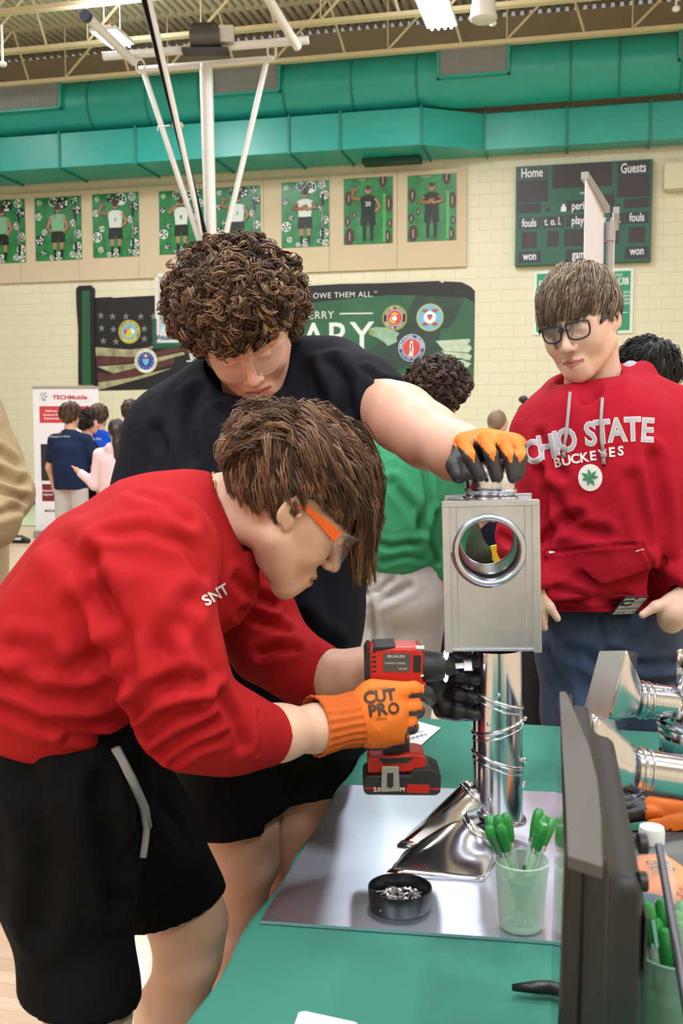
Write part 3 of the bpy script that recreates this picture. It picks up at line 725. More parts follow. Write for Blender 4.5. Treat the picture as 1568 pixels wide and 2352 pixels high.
# small white wall box, right
u, z = wall_uz(1560, 403, .2); 
tag(o := obj('wall_speaker', MB().box((0, -.12, 0), (.48, .24, .42)), M('cream_box', 'd9d3b8', .5), bevel=.01), 'cream box mounted on the block wall just right of the scoreboard', 'wall box')
o.location = wall_pt(u, z, 0); o.rotation_euler = WROT

# basketball hoist and backboard -----------------------------------------------
wp = M('white_pipe', 'dcdad6', .3); bk = M('black_pipe', '0b0b0d', .65, spec=.15)
YH = 15.2
t = thing('basketball_hoist', 'white pole frame hanging from the joists and holding the glass backboard', 'hoop hoist', P(490, 575, YH), group=None)
A0 = P(320, 160, YH); A1 = P(627, 135, YH-.35); Bm = P(490, 640, YH)
obj('top_bar', MB().cyl(A0, A1, .045, n=14), wp, t, smooth=True)
obj('mast', MB().cyl(P(473, 148, YH-.15), P(486, 640, YH), .095, .085, n=24), wp, t, smooth=True)
obj('side_brace', MB().cyl(P(328, 160, YH), P(470, 590, YH), .040, n=12), wp, t, smooth=True)
obj('side_brace', MB().cyl(P(613, 138, YH-.3), P(506, 590, YH), .040, n=12), wp, t, smooth=True)
obj('folding_brace', MB().cyl(P(325, -30, YH-1.2), P(482, 590, YH-.1), .046, n=12), bk, t, smooth=True, label='black folding brace')
obj('folding_brace', MB().cyl(P(337, -30, YH-1.3), P(476, 590, YH-.1), .036, n=12), wp, t, smooth=True)
obj('clamp', MB().box(P(408, 288, YH-.6), (.14, .1, .06)), M('cream_clamp', 'cdbb8f', .5), t, bevel=.01)
obj('hook', MB().tube([P(362, 300, YH-.4), P(362, 291, YH-.4), P(390, 288, YH-.5)], .01, 6), wp, t)
q = P(480, 706, YH)
def bbp(px, py): d = P(px, py, YH); return d
c0 = P(350, 625, YH+.05); hgt = RM(162, 706, YH); wid = 1.7
ctr = Vector((c0.x+math.cos(YAW)*wid/2, c0.y, c0.z-hgt/2)); TB = frame(ctr, WA, (0, 0, 1))
g = MB()
for s in (-1, 1): g.box((s*(wid/2-.03), 0, 0), (.06, hgt, .05), TB); g.box((0, s*(hgt/2-.025), 0), (wid, .05, .05), TB)
bf = obj('backboard_frame', g, wp, t, bevel=.008)
g = MB()
for s in (-1, 1): g.box((s*.3, -.12, .0), (.05, .45, .03), TB)
for y in (-.345, .105): g.box((0, y, .0), (.65, .05, .03), TB)
obj('target_square', g, wp, bf)
glass = M('backboard_glass', 'dfe8e6', .05, alpha=.22)
obj('glass_pane', MB().box((0, 0, 0), (wid-.1, hgt-.08, .012), TB), glass, bf)
g = MB().box((-wid/2-.01, -hgt/2+.17, 0), (.07, .42, .09), TB).box((-wid/2+.4, -hgt/2-.02, 0), (.86, .08, .09), TB).box((wid/2+.01, -hgt/2+.17, 0), (.07, .42, .09), TB).box((wid/2-.4, -hgt/2-.02, 0), (.86, .08, .09), TB)
obj('edge_padding', g, M('green_pad', '1c5545', .6), t, bevel=.02)
lt = MB(); put_text(lt, 'SPALDING', TB @ Matrix.Translation((-wid/2+.2, -hgt/2+.07, .04)), .06, bold=.02); obj('lettering', lt, bk, t)
rim = MB(); rc = TB @ Vector((0, -.4, .42)); rim.tube([rc+Vector((.23*math.cos(a), .23*math.sin(a), 0)) for a in [2*PI*i/24 for i in range(24)]], .009, 6, closed=True); rim.cyl(TB @ Vector((0, -.4, .03)), TB @ Vector((0, -.4, .2)), .03)
obj('rim', rim, M('rim_orange', 'c4552c', .4), t, smooth=True)
net = MB()
for i in range(12):
    for sg_ in (-1, 1):
        pts = []
        for j in range(6): a = 2*PI*i/12+sg_*j*.26; r = .225-.02*j; pts.append(rc+Vector((r*math.cos(a), r*math.sin(a), -.08*j)))
        net.tube(pts, .006, 4)
obj('net', net, pw, t)
# pipes and winch above
t = thing('hoist_pipe', 'white horizontal pipe under the joists that carries the winch motor', 'pipe', P(470, 110, 14.6))
obj('pipe_run', MB().cyl(P(238, 130, 14.8), P(708, 92, 14.3), .055, n=16), wp, t, smooth=True)
for px, py in ((322, 152), (624, 118)): obj('ring_clamp', MB().tube([P(px, py, 14.6)+Vector((.06*math.cos(a), 0, .09*math.sin(a))) for a in [2*PI*i/16 for i in range(16)]], .014, 6, closed=True), wp, t, smooth=True)
for i, (a, b, lb) in enumerate(((P(196, 36, 13.6), P(308, 142, 14.7), 'white slanting pipe with a dark end cap beside the short glowing light'), (P(606, -20, 13.3), P(683, 108, 14.3), 'white pipe slanting down to the right end of the horizontal hoist pipe'))):
    t = thing('support_pipe', lb, 'pipe', a); obj('pipe_run', MB().cyl(a, b, .06, n=16), wp, t, smooth=True)
    obj('end_cap', MB().cyl(a-(b-a).normalized()*.02, a+(b-a).normalized()*.05, .075, n=16), M('dark_cap', '2e3550', .4), t, smooth=True)
t = thing('winch_motor', 'dark electric winch motor on the hoist pipe', 'motor', P(478, 95, 14.4))
dkm = M('motor_grey', '4c4b45', .5, metal=.3)
c = P(472, 90, 14.4)
obj('motor_body', MB().cyl(c+Vector((-.2, 0, 0)), c+Vector((.2, 0, .02)), .13, n=20), dkm, t, smooth=True)
obj('drum', MB().cyl(c+Vector((-.17, 0, .14)), c+Vector((.1, 0, .15)), .07, n=16), M('motor_dark', '2a2925', .5), t, smooth=True)
obj('switch_box', MB().box(c+Vector((.28, 0, .05)), (.2, .16, .22)), M('box_pale', 'b5b2a6', .5), t, bevel=.01)
obj('mounting_plate', MB().box(c+Vector((0, 0, -.16)), (.62, .2, .05)), M('motor_dark', '2a2925', .5), t)
# globe speaker, small ceiling heads
t = thing('ceiling_speaker', 'pale tapered speaker can hanging beside the brightest ceiling light', 'speaker', P(1110, 10, 13.5))
c = P(1110, 12, 13.5); obj('can', MB().lathe([(0, -.2), (.13, -.2), (.17, -.17), (.16, -.1), (.1, .4), (0, .42)], 28, Matrix.Translation(c)), M('speaker_can', 'cfd0c8', .5), t, smooth=True)
obj('hanger', MB().cyl(c+Vector((0, 0, .4)), Vector((c.x, c.y, CEIL)), .012), white_metal, t)
for px, py, lb in ((1131, 53, 'small white camera dome just below the pale speaker can'), (6, 147, 'small white fixture on the joist above the FIELD poster'), (1552, 20, 'small white fixture under the joist high above the cream wall box')):
    t = thing('camera_dome', lb, 'ceiling fixture', P(px, py, 14.2)); c = P(px, py, 14.2)
    obj('housing', MB().ball(c, (.055, .055, .04)), white_metal, t, smooth='all'); obj('stem', MB().cyl(c, c+Vector((0, 0, .5)), .014), white_metal, t)
# ---------------------------------------------------------------- people
def N(px, py, Y, r): return (P(px, py, Y), RM(r, py, Y))
def basis(f, l):
    f = Vector(f).normalized(); l = Vector(l); l = (l-f*l.dot(f)).normalized(); u = l.cross(f)
    return np.array([[l.x, f.x, u.x], [l.y, f.y, u.y], [l.z, f.z, u.z]])
def rot_to(d, up=(0, 0, 1)):
    z = Vector(d).normalized(); t = Vector(up); t = t if abs(t.dot(z)) < .95 else Vector((1, 0, 0))
    x = t.cross(z).normalized(); y = z.cross(x)
    return np.array([[x.x, y.x, z.x], [x.y, y.y, z.y], [x.z, y.z, z.z]])
def trim_end(S, p, d, r, open_r=None, depth=.03):
    p = np.array(p, float); d = np.array(Vector(d).normalized()); h = r*1.5
    S.box(p+d*h, (h, h, h), rot_to(d), 0, .003, sub=True)
    if open_r: S.cap(p-d*depth, p+d*.02, open_r, open_r, .004, sub=True)
def head_sdf(S, R, c, s=1.0, jaw=1.0, ears=True, mouth_open=0, fat=0):
    c = np.array(c, float)
    W = lambda x, y, z: c+R@(np.array([x, y, z])*s)
    def ell(p, r, k, sub=False): S.ell(W(*p), tuple(v*s for v in r), R, k*s, sub)
    def cap(a, b, ra, rb, k, sub=False): S.cap(W(*a), W(*b), ra*s, rb*s, k*s, sub)
    ell((0, -.018, .032), (.075, .095, .088), .02)
    ell((0, .032, -.03), (.060+fat, .058, .080), .03)
    for q in (-1, 1):
        cap((q*.052, -.002, -.055), (q*.022, .066, -.103*jaw), .020+fat, .015, .03)
        ell((q*.036, .058, -.034), (.026+fat, .024, .028), .02)
        cap((q*.008, .090, .020), (q*.044, .073, .020), .010, .008, .014)
        ell((q*.055, .035, .0), (.018, .035, .03), .02)
    ell((0, .074, -.108*jaw), (.020, .017, .017), .02)
    ell((0, .082, -.078), (.026, .018, .024), .018)
    for q in (-1, 1): ell((q*.031, .101, .002), (.018, .014, .012), .010, True)
    for q in (-1, 1): ell((q*.031, .0785, -.001), (.0145, .0125, .0125), .004)
    for q in (-1, 1): cap((q*.018, .0915, -.0055), (q*.044, .086, -.006), .0018, .0012, .002, True)
    cap((0, .086, .014), (0, .108, -.028), .0075, .0105, .012)
    ell((0, .112, -.036), (.0115, .0115, .010), .008)
    for q in (-1, 1): ell((q*.0125, .101, -.040), (.008, .010, .0075), .006)
    for q in (-1, 1): ell((q*.0065, .109, -.0465), (.0042, .005, .0035), .003, True)
    for q in (-1, 1): cap((0, .0985, -.0665), (q*.021, .087, -.0705), .0055, .003, .006)
    for q in (-1, 1): cap((0, .0965, -.0785), (q*.018, .087, -.0745), .0068, .003, .006)
    for q in (-1, 1): cap((0, .1035, -.0725), (q*.023, .090, -.0735), .0016, .001, .003, True)
    cap((0, .104, -.053), (0, .103, -.061), .0022, .0022, .006, True)
    if ears:
        for q in (-1, 1):
            Re = R@np.array([[math.cos(q*.35), math.sin(q*.35)*0-0, 0], [math.sin(q*.35), 1, 0], [0, 0, 1]]); 
            a = q*.4; Rz = np.array([[math.cos(a), -math.sin(a), 0], [math.sin(a), math.cos(a), 0], [0, 0, 1]])
            b = -.22; Rx = np.array([[1, 0, 0], [0, math.cos(b), -math.sin(b)], [0, math.sin(b), math.cos(b)]])
            RR = R@Rz@Rx
            S.ell(W(q*.079, -.014, -.006), (.0055*s, .0195*s, .029*s), RR, .006*s)
            S.ell(W(q*.074, -.004, -.028), (.005*s, .009*s, .011*s), RR, .006*s)
            S.ell(W(q*.0865, -.012, .004), (.0055*s, .0125*s, .0185*s), RR, .003*s, True)
            S.ell(W(q*.082, -.009, -.006), (.007*s, .0075*s, .009*s), RR, .004*s, True)
            S.ell(W(q*.0815, -.001, -.006), (.003*s, .0035*s, .006*s), RR, .003*s)
    return W
def lips_idx(V, Q, R, c, s, base=0):
    C = V[Q].mean(1); L = (C-np.array(c))@R/s
    m = (np.abs(L[:, 2]+.0725-.0-.0) < .0105-.28*np.abs(L[:, 0])**1.0*1.0) & (np.abs(L[:, 0]) < .026) & (L[:, 1] > .08)
    return m.astype(int)
def tubes_np(Pt, rad, sides=3):
    n, k, _ = Pt.shape
    T = np.empty_like(Pt); T[:, 1:-1] = Pt[:, 2:]-Pt[:, :-2]; T[:, 0] = Pt[:, 1]-Pt[:, 0]; T[:, -1] = Pt[:, -1]-Pt[:, -2]
    T /= np.maximum(np.linalg.norm(T, axis=2, keepdims=True), 1e-9)
    ref = np.tile(np.array([.31, .52, .79]), (n, 1))[:, None]; X = np.cross(np.broadcast_to(ref, T.shape), T); X /= np.maximum(np.linalg.norm(X, axis=2, keepdims=True), 1e-9)
    Y = np.cross(T, X); out = []
    for j in range(sides):
        a = 2*PI*j/sides; out.append(Pt+rad[..., None]*(X*math.cos(a)+Y*math.sin(a)))
    V = np.stack(out, 2).reshape(-1, 3)
    i = np.arange(n)[:, None, None]*k*sides; st = np.arange(k-1)[None, :, None]*sides; j = np.arange(sides)[None, None, :]; j2 = (j+1) % sides
    b = i+st
    Q = np.stack([b+j, b+j2, b+sides+j2, b+sides+j], -1).reshape(-1, 4)
    return V, Q
def joinm(parts):
    Vs, Qs, Ms, o = [], [], [], 0
    for p in parts:
        V, Q = p[0], p[1]; mi = p[2] if len(p) > 2 else 0
        Vs.append(V); Qs.append(Q+o); o += len(V); Ms.append(mi if hasattr(mi, '__len__') else np.full(len(Q), mi))
    return np.concatenate(Vs), np.concatenate(Qs), np.concatenate(Ms)
def flow_hair(R, c, s, seed, guides, per, region, length, lift, crown, g, r0=.0011, spread=.006, wave=.002, K=12, cr=(.078, .098, .091), cc=(0, -.018, .032), grav=.5, fwd=0, part=0, groups=2, jit_=.12):
    """clumped strands that leave the scalp, follow it and fall; everything in head space"""
    rs = np.random.RandomState(seed); cr = np.array(cr); cc = np.array(cc); crown = np.array(crown); gl = R.T@np.array([0, 0, -1.])
    pts = []
    while len(pts) < guides:
        d = rs.normal(size=(guides*3, 3)); d /= np.linalg.norm(d, axis=1, keepdims=True); q = cc+d*cr
        q = q[region(q)]; pts.extend(list(q))
    G = np.array(pts[:guides]); L = length(G)*(1+.22*rs.normal(size=len(G))); step = L/(K-1)
    paths = [G.copy()]; p = G.copy(); jit = rs.normal(size=(len(G), 3))*jit_
    lf = lift(G)*(1+.3*rs.normal(size=len(G)))
    for i in range(1, K):
        n = (p-cc)/cr**2; n /= np.linalg.norm(n, axis=1, keepdims=True)
        t = p-crown; t -= n*(t*n).sum(1, keepdims=True); t /= np.maximum(np.linalg.norm(t, axis=1, keepdims=True), 1e-6)
        f = np.array([0, 1., 0])-n*n[:, 1:2]
        fr = i/(K-1)
        d = t*(1-fwd)+f*fwd+n*np.maximum(0, 1.1-fr*3)[..., None]*1.0 if np.ndim(fr) else t*(1-fwd)+f*fwd+n*max(0, 1.0-fr*2.6)
        d = d+gl*grav*fr*1.6+jit; d /= np.linalg.norm(d, axis=1, keepdims=True)
        p = p+d*step[:, None]
        u = (p-cc)/cr; kk = np.linalg.norm(u, axis=1); lo = 1+lf*min(1, fr*2.2); fix = kk < lo
        p[fix] = (cc+u/kk[:, None]*lo[:, None]*cr)[fix]
        paths.append(p.copy())
    GP = np.stack(paths, 1)                                  # guides,K,3
    off = rs.normal(size=(len(G), per, 1, 3))*spread; tt = np.linspace(0, 1, K)[None, None, :, None]
    ph = rs.rand(len(G), per, 1, 1)*6.28; wv = rs.normal(size=(len(G), per, 1, 3))*wave
    PT = GP[:, None]+off*(1-.72*tt)+wv*np.sin(tt*7+ph)*tt
    PT = PT.reshape(-1, K, 3); n = len(PT)
    rad = r0*(1.15-np.linspace(0, 1, K)**2*.95)[None]*(.7+.6*rs.rand(n, 1))
    V, Q = tubes_np(PT, rad*1.0, 3); V = np.array(c)+(V*s)@R.T
    gi = np.repeat(np.repeat(rs.randint(0, groups, len(G)), per), (K-1)*3)
    return V, Q, gi
def curl_hair(c, rad, seed, n, strands=5, cr=.013, keep=None, groups=3, r=.0016, turns=1.3, K=14, lay=(0.8, 1.05)):
    rs = np.random.RandomState(seed); out = []; rad = np.array(rad); cen = []
    while len(cen) < n:
        d = rs.normal(size=3); d /= np.linalg.norm(d); q = np.array(c)+d*rad*rs.uniform(*lay)
        if keep is None or keep(q): cen.append((q, d))
    t = np.linspace(0, 1, K)
    P_, Rr, gi = [], [], []
    for q, d in cen:
        ax = rs.normal(size=3)*.8+d*.5; ax /= np.linalg.norm(ax); x = np.cross(ax, rs.normal(size=3)); x /= np.linalg.norm(x); y = np.cross(ax, x)
        R0 = cr*rs.uniform(.6, 1.25); ln = R0*rs.uniform(.8, 2.2); ph = rs.rand()*6.28; tn = turns*rs.uniform(.7, 1.3); g = rs.randint(0, groups)
        for k in range(strands):
            o = rs.normal(size=3)*R0*.22; rr = R0*(1-.35*t)*rs.uniform(.85, 1.1)
            a = ph+tn*2*PI*t
            P_.append(q+o+x*(rr*np.cos(a))[:, None]+y*(rr*np.sin(a))[:, None]+ax*((t-.5)*ln)[:, None]); Rr.append(r*(1.1-t**3*.8)); gi += [g]*((K-1)*3)
    V, Q = tubes_np(np.array(P_), np.array(Rr), 3); return V, Q, np.array(gi)
def skin(name, col): return M(name, col, .48, spec=.35, sss=.12, bump=.06, bscale=500, var=.07, vscale=22)
def cloth(name, col, rough=.85, fab=.3, **k): return M(name, col, rough, spec=.15, bump=.12, bscale=900, fabric=fab, sheen=.0, **k)
lips = M('lips', 'b0706a', .45, spec=.4, sss=.1)
def eyebrows(W, R, parent, mat, s=1.0, seed=3):
    rs = np.random.RandomState(seed)
    for q in (-1, 1):
        Pt = []
        for i in range(90):
            t = rs.rand(); x = q*(.014+.034*t); z = .022+.006*math.sin(t*2.6)+rs.normal()*.0016; y = .098-.016*t*t
            a = np.array([x, y, z]); d = np.array([q*.007, -.002*t, .002*(1-1.6*t)])
            Pt.append([W(*(a+d*u)) for u in (0, .5, 1)])
        V, Q = tubes_np(np.array(Pt), np.full((90, 3), .0006*s), 3); obj('eyebrow', mesh_np('eyebrow', V, Q), mat, parent)

# ======================================================= the boy in the red long-sleeved shirt
skA = skin('skin_fair', 'dab29c'); redA = cloth('red_jersey', 'a31a1f', fab=.25); blk = cloth('black_shorts', '07080b', fab=.25)
A = thing('person', 'person in a red long-sleeved shirt bending over the green table with a power drill', 'person', (-.72, 1.62, 0))
# shirt
S = SDF()
for Y in (1.50, 1.68, 1.86):
    e = 0 if Y == 1.68 else -22
    S.chain([N(105, 1640, Y, 168+e), N(165, 1490, Y, 182+e), N(285, 1350, Y, 182+e), N(395 if e == 0 else 365, 1262, Y, 160+e*1.4)], .09)
S.chain([N(395, 1250, 1.68, 160), N(470, 1190, 1.68, 92)], .05)
S.chain([N(395, 1290, 1.68, 150), N(470, 1330, 1.68, 105)], .08)
S.chain([N(345, 1290, 1.46, 118), N(372, 1420, 1.42, 103), N(405, 1545, 1.40, 96), N(440, 1655, 1.42, 98), N(530, 1680, 1.46, 80), N(640, 1690, 1.52, 66)], .05)
S.chain([N(490, 1280, 1.88, 100), N(560, 1360, 1.94, 92), N(618, 1480, 1.92, 82), N(690, 1535, 1.86, 66), N(765, 1552, 1.82, 58)], .05)
w0, w1 = P(560, 1682, 1.48), P(628, 1690, 1.515); trim_end(S, w1, w1-w0, .08, RM(57, 1690, 1.51))
v0, v1 = P(690, 1535, 1.86), P(758, 1550, 1.825); trim_end(S, v1, v1-v0, .08, RM(49, 1550, 1.82))
ca, cb = P(470, 1040, 1.68), P(566, 1262, 1.68); cn = (cb-ca).normalized(); nn = Vector((cn.z*-1, 0, cn.x)); nn = -nn if nn.x < 0 else nn
bc = (ca+cb)/2+nn*.10; S.box(bc, (.10, .30, (cb-ca).length/2), np.array([[nn.x, 0, cn.x], [0, 1, 0], [nn.z, 0, cn.z]]), 0, .01, sub=True); S.cap(P(470, 1172, 1.68), P(620, 1165, 1.68), RM(76, 1180, 1.68), None, .004, sub=True)
ha, hb = P(0, 1700, 1.5), P(232, 1738, 1.5); hn = (hb-ha).normalized(); S.cut(ha+Vector((0, 0, 0)), (hn.z, 0, -hn.x))
V, Q = S.mesh(.0045)
bvA = bvh_of(V, Q)
cz = [([(300, 1640), (345, 1590), (420, 1560), (470, 1570)], .010, .008), ([(330, 1690), (390, 1640), (470, 1620)], .009, .008), ([(370, 1730), (430, 1690), (500, 1650)], .008, .007), ([(400, 1750), (450, 1715), (520, 1690)], .007, .005),
      ([(240, 1230), (330, 1215), (430, 1250), (470, 1330)], .010, .004), ([(240, 1360), (280, 1450), (300, 1560)], .016, .012), ([(210, 1280), (215, 1340), (250, 1420)], .014, .009),
      ([(300, 1380), (360, 1480), (395, 1560)], .018, .005), ([(440, 1380), (400, 1430), (370, 1500)], .014, .006), ([(430, 1440), (470, 1500), (490, 1560)], .012, .006),
      ([(0, 1560), (90, 1600), (190, 1600), (290, 1560)], .014, .009), ([(0, 1620), (100, 1660), (220, 1660), (290, 1630)], .012, .008), ([(60, 1540), (160, 1540), (260, 1500)], .014, .007), ([(30, 1490), (120, 1500)], .014, .006),
      ([(160, 1690), (240, 1690), (300, 1650)], .009, .006), ([(180, 1400), (200, 1470), (260, 1540)], .016, .008), ([(540, 1330), (590, 1370), (640, 1390)], .01, .007), ([(550, 1400), (610, 1430), (670, 1450)], .01, .006), ([(600, 1500), (640, 1490), (690, 1490)], .01, .006),
      ([(320, 1130), (380, 1150), (440, 1200)], .012, .005), ([(120, 1230), (190, 1300), (220, 1400)], .018, .005), ([(592, 1640), (596, 1690), (590, 1745)], .004, .003), ([(500, 1600), (540, 1650), (560, 1720)], .01, .005)]
V = creases(V, Q, cz, bvA); V = V+vnormals(V, Q)*(wob(V, 5, 26, 2)*.0022)[:, None]
shirtA = obj('shirt', mesh_np('shirt', V, Q), redA, A)
bvA = bvh_of(V, Q)
# collar band
Sc = SDF(); 
# shorts
S = SDF()
for Y in (1.52, 1.68, 1.84): S.chain([N(150, 1690, Y, 150), N(160, 1800, Y, 165)], .08)
S.chain([N(140, 1800, 1.55, 178), N(155, 2000, 1.53, 140), N(185, 2290, 1.50, 110), N(190, 2400, 1.50, 108)], .07)
S.chain([N(235, 1800, 1.82, 160), N(320, 1930, 1.84, 122), N(388, 2070, 1.81, 113), N(425, 2190, 1.80, 112)], .06)
trim_end(S, P(185, 2284, 1.5), Vector((-.14, 0, -1)), .10)
trim_end(S, P(388, 2085, 1.80), Vector((.27, 0, -1)), .10)
V, Q = S.mesh(.005); bvs = bvh_of(V, Q)
V = creases(V, Q, [([(60, 1780), (110, 1950), (90, 2150)], .02, .008), ([(300, 1760), (330, 1870), (290, 1990)], .018, .008), ([(230, 1800), (250, 1950), (270, 2090)], .016, .010), ([(330, 1800), (400, 1880), (440, 1960)], .014, .006)], bvs)
V = V+vnormals(V, Q)*(wob(V, 9, 20, 2)*.003)[:, None]
obj('shorts', mesh_np('shorts', V, Q), blk, A)
bvs = bvh_of(V, Q); hp = []
for x, y in ((258, 1722), (290, 1790), (322, 1850), (330, 1900), (326, 1935), (321, 1970)):
    h = pix_hit(bvs, x, y)
    if h[0] is not None: hp.append(h[0]+h[1]*.006*(1 if h[1].y < 0 else -1))
if len(hp) > 2:
    mb = MB(); mb.tube(hp, [.0055]*len(hp), 8); hp2 = [p+Vector((.004, 0, .001)) for p in hp[:4]]; mb.tube(hp2, .0045, 8)
    obj('drawstring', mb, M('drawstring_grey', '9b9ca2', .8), A, smooth='all')
# skin: legs, forearms, neck (coarse) + head (fine)
RA = basis((math.cos(math.radians(40))*.97, .22, -math.sin(math.radians(40))*.97), (.12, -.98, 0)); cA = P(672, 1158, 1.66); sA = 1.04
S = SDF()
S.chain([N(185, 2100, 1.53, 95), N(203, 2330, 1.50, 90), N(205, 2480, 1.52, 80), N(190, 2800, 1.60, 78), (Vector((-.55, 1.66, .1)), .045), (Vector((-.55, 1.66, .04)), .04)], .03)
S.chain([(Vector((-.55, 1.68, .04)), .04), (Vector((-.40, 1.64, .035)), .035)], .02)
S.chain([N(340, 1950, 1.84, 84), N(405, 2060, 1.83, 82), N(432, 2120, 1.81, 83), N(432, 2200, 1.80, 68), N(395, 2330, 1.84, 78), N(370, 2480, 1.86, 62), (Vector((-.33, 1.92, .1)), .042), (Vector((-.33, 1.94, .04)), .04)], .03)
S.chain([(Vector((-.33, 1.94, .04)), .04), (Vector((-.18, 1.90, .035)), .035)], .02)
S.ell(P(446, 2118, 1.78), (.045, .04, .045), k=.03)
S.chain([N(150, 1700, 1.68, 110), N(300, 1400, 1.68, 110), N(400, 1250, 1.68, 90), N(470, 1190, 1.68, 76)], .05)
S.chain([N(540, 1685, 1.47, 58), N(640, 1683, 1.52, 57), N(730, 1672, 1.58, 47), N(790, 1665, 1.61, 44)], .03)
S.chain([N(690, 1535, 1.86, 50), N(765, 1552, 1.82, 52), N(835, 1545, 1.79, 50), N(900, 1550, 1.77, 40)], .03)
body_lo = S.mesh(.006)
S = SDF(); W = head_sdf(S, RA, cA, sA)
S.chain([N(425, 1195, 1.70, 66), N(500, 1172, 1.69, 73), N(560, 1165, 1.69, 74), N(625, 1150, 1.67, 78)], .03)
S.cap(P(490, 1195, 1.66), P(640, 1240, 1.62), .02, .014, .03)
V, Q = S.mesh(.0026); li = lips_idx(V, Q, RA, cA, sA)
Vb, Qb, mi = joinm([(V, Q, li), body_lo])
obj('body', mesh_np('body', Vb, Qb, mi), [skA, lips], A)
bvn = bvh_of(V, Q)
# hair
hA = [M('hair_brown_a', '6b5040', .5, spec=.25), M('hair_brown_b', '8b6b52', .5, spec=.3), M('hair_brown_dark', '4c382b', .55, spec=.25)]
def regA(q):
    x, y, z = q.T; ax = np.abs(x)
    line = np.where(y > .045, .072, np.where(y > .0, .034, np.where(y > -.035, .032, -.012)))
    return z > line
def lenA(q):
    z = q[:, 2]; return np.where(z > .075, .085, np.where(z > .045, .050, np.where(q[:, 1] < -.035, .042, .022)))
def liftA(q):
    z = q[:, 2]; return np.where(z > .06, .26, np.where(z > .02, .16, .08))
crA = (0, -.085, .085)
parts = [flow_hair(RA, cA, sA, 11, 900, 13, regA, lenA, liftA, crA, None, r0=.0011, spread=.0048, wave=.0015, K=12, grav=.25, fwd=.25, groups=3, jit_=.07)]
parts.append(flow_hair(RA, cA, sA, 12, 300, 14, lambda q: (q[:, 2] > .068) & (q[:, 1] > .030), lambda q: np.full(len(q), .112), lambda q: np.full(len(q), .25), (0, -.05, .12), None, r0=.0011, spread=.005, wave=.002, K=13, grav=.66, fwd=.85, groups=3, jit_=.08))
parts.append(flow_hair(RA, cA, sA, 13, 90, 12, lambda q: (q[:, 2] > .03) & (q[:, 1] < -.07), lambda q: np.full(len(q), .05), lambda q: np.full(len(q), .30), (0, .0, .12), None, r0=.0011, spread=.005, wave=.003, K=10, grav=-.15, groups=3))
Sk = SDF(); cc_ = np.array(cA)+RA@(np.array([0, -.030, .048])*sA); Sk.ell(cc_, np.array([.083, .088, .086])*sA, RA); Sk.ell(np.array(cA)+RA@(np.array([0, -.052, .014])*sA), np.array([.066, .05, .046])*sA, RA, .03)
Vk, Qk = Sk.mesh(.005); parts.append((Vk, Qk, 2))
V, Q, mi = joinm(parts); obj('hair', mesh_np('hair', V, Q, mi), hA, A)
eyebrows(W, RA, A, hA[2], sA)
# necklace
hp = []
for x, y in ((490, 1088), (494, 1110), (494, 1140), (490, 1165), (489, 1190), (496, 1215)):
    h = pix_hit(bvn, x, y)
    if h[0] is not None: hp.append(h[0]+Vector((0, -.002, 0)))
if len(hp) > 2:
    mb = MB(); 
    for i in range(len(hp)-1):
        for j in range(5):
            p = hp[i].lerp(hp[i+1], j/5); mb.ball(p, (.0028, .0028, .0035), 6, 4)
    obj('necklace', mb, M('gold_chain', 'c9a55a', .3, metal=.8), A, smooth='all')
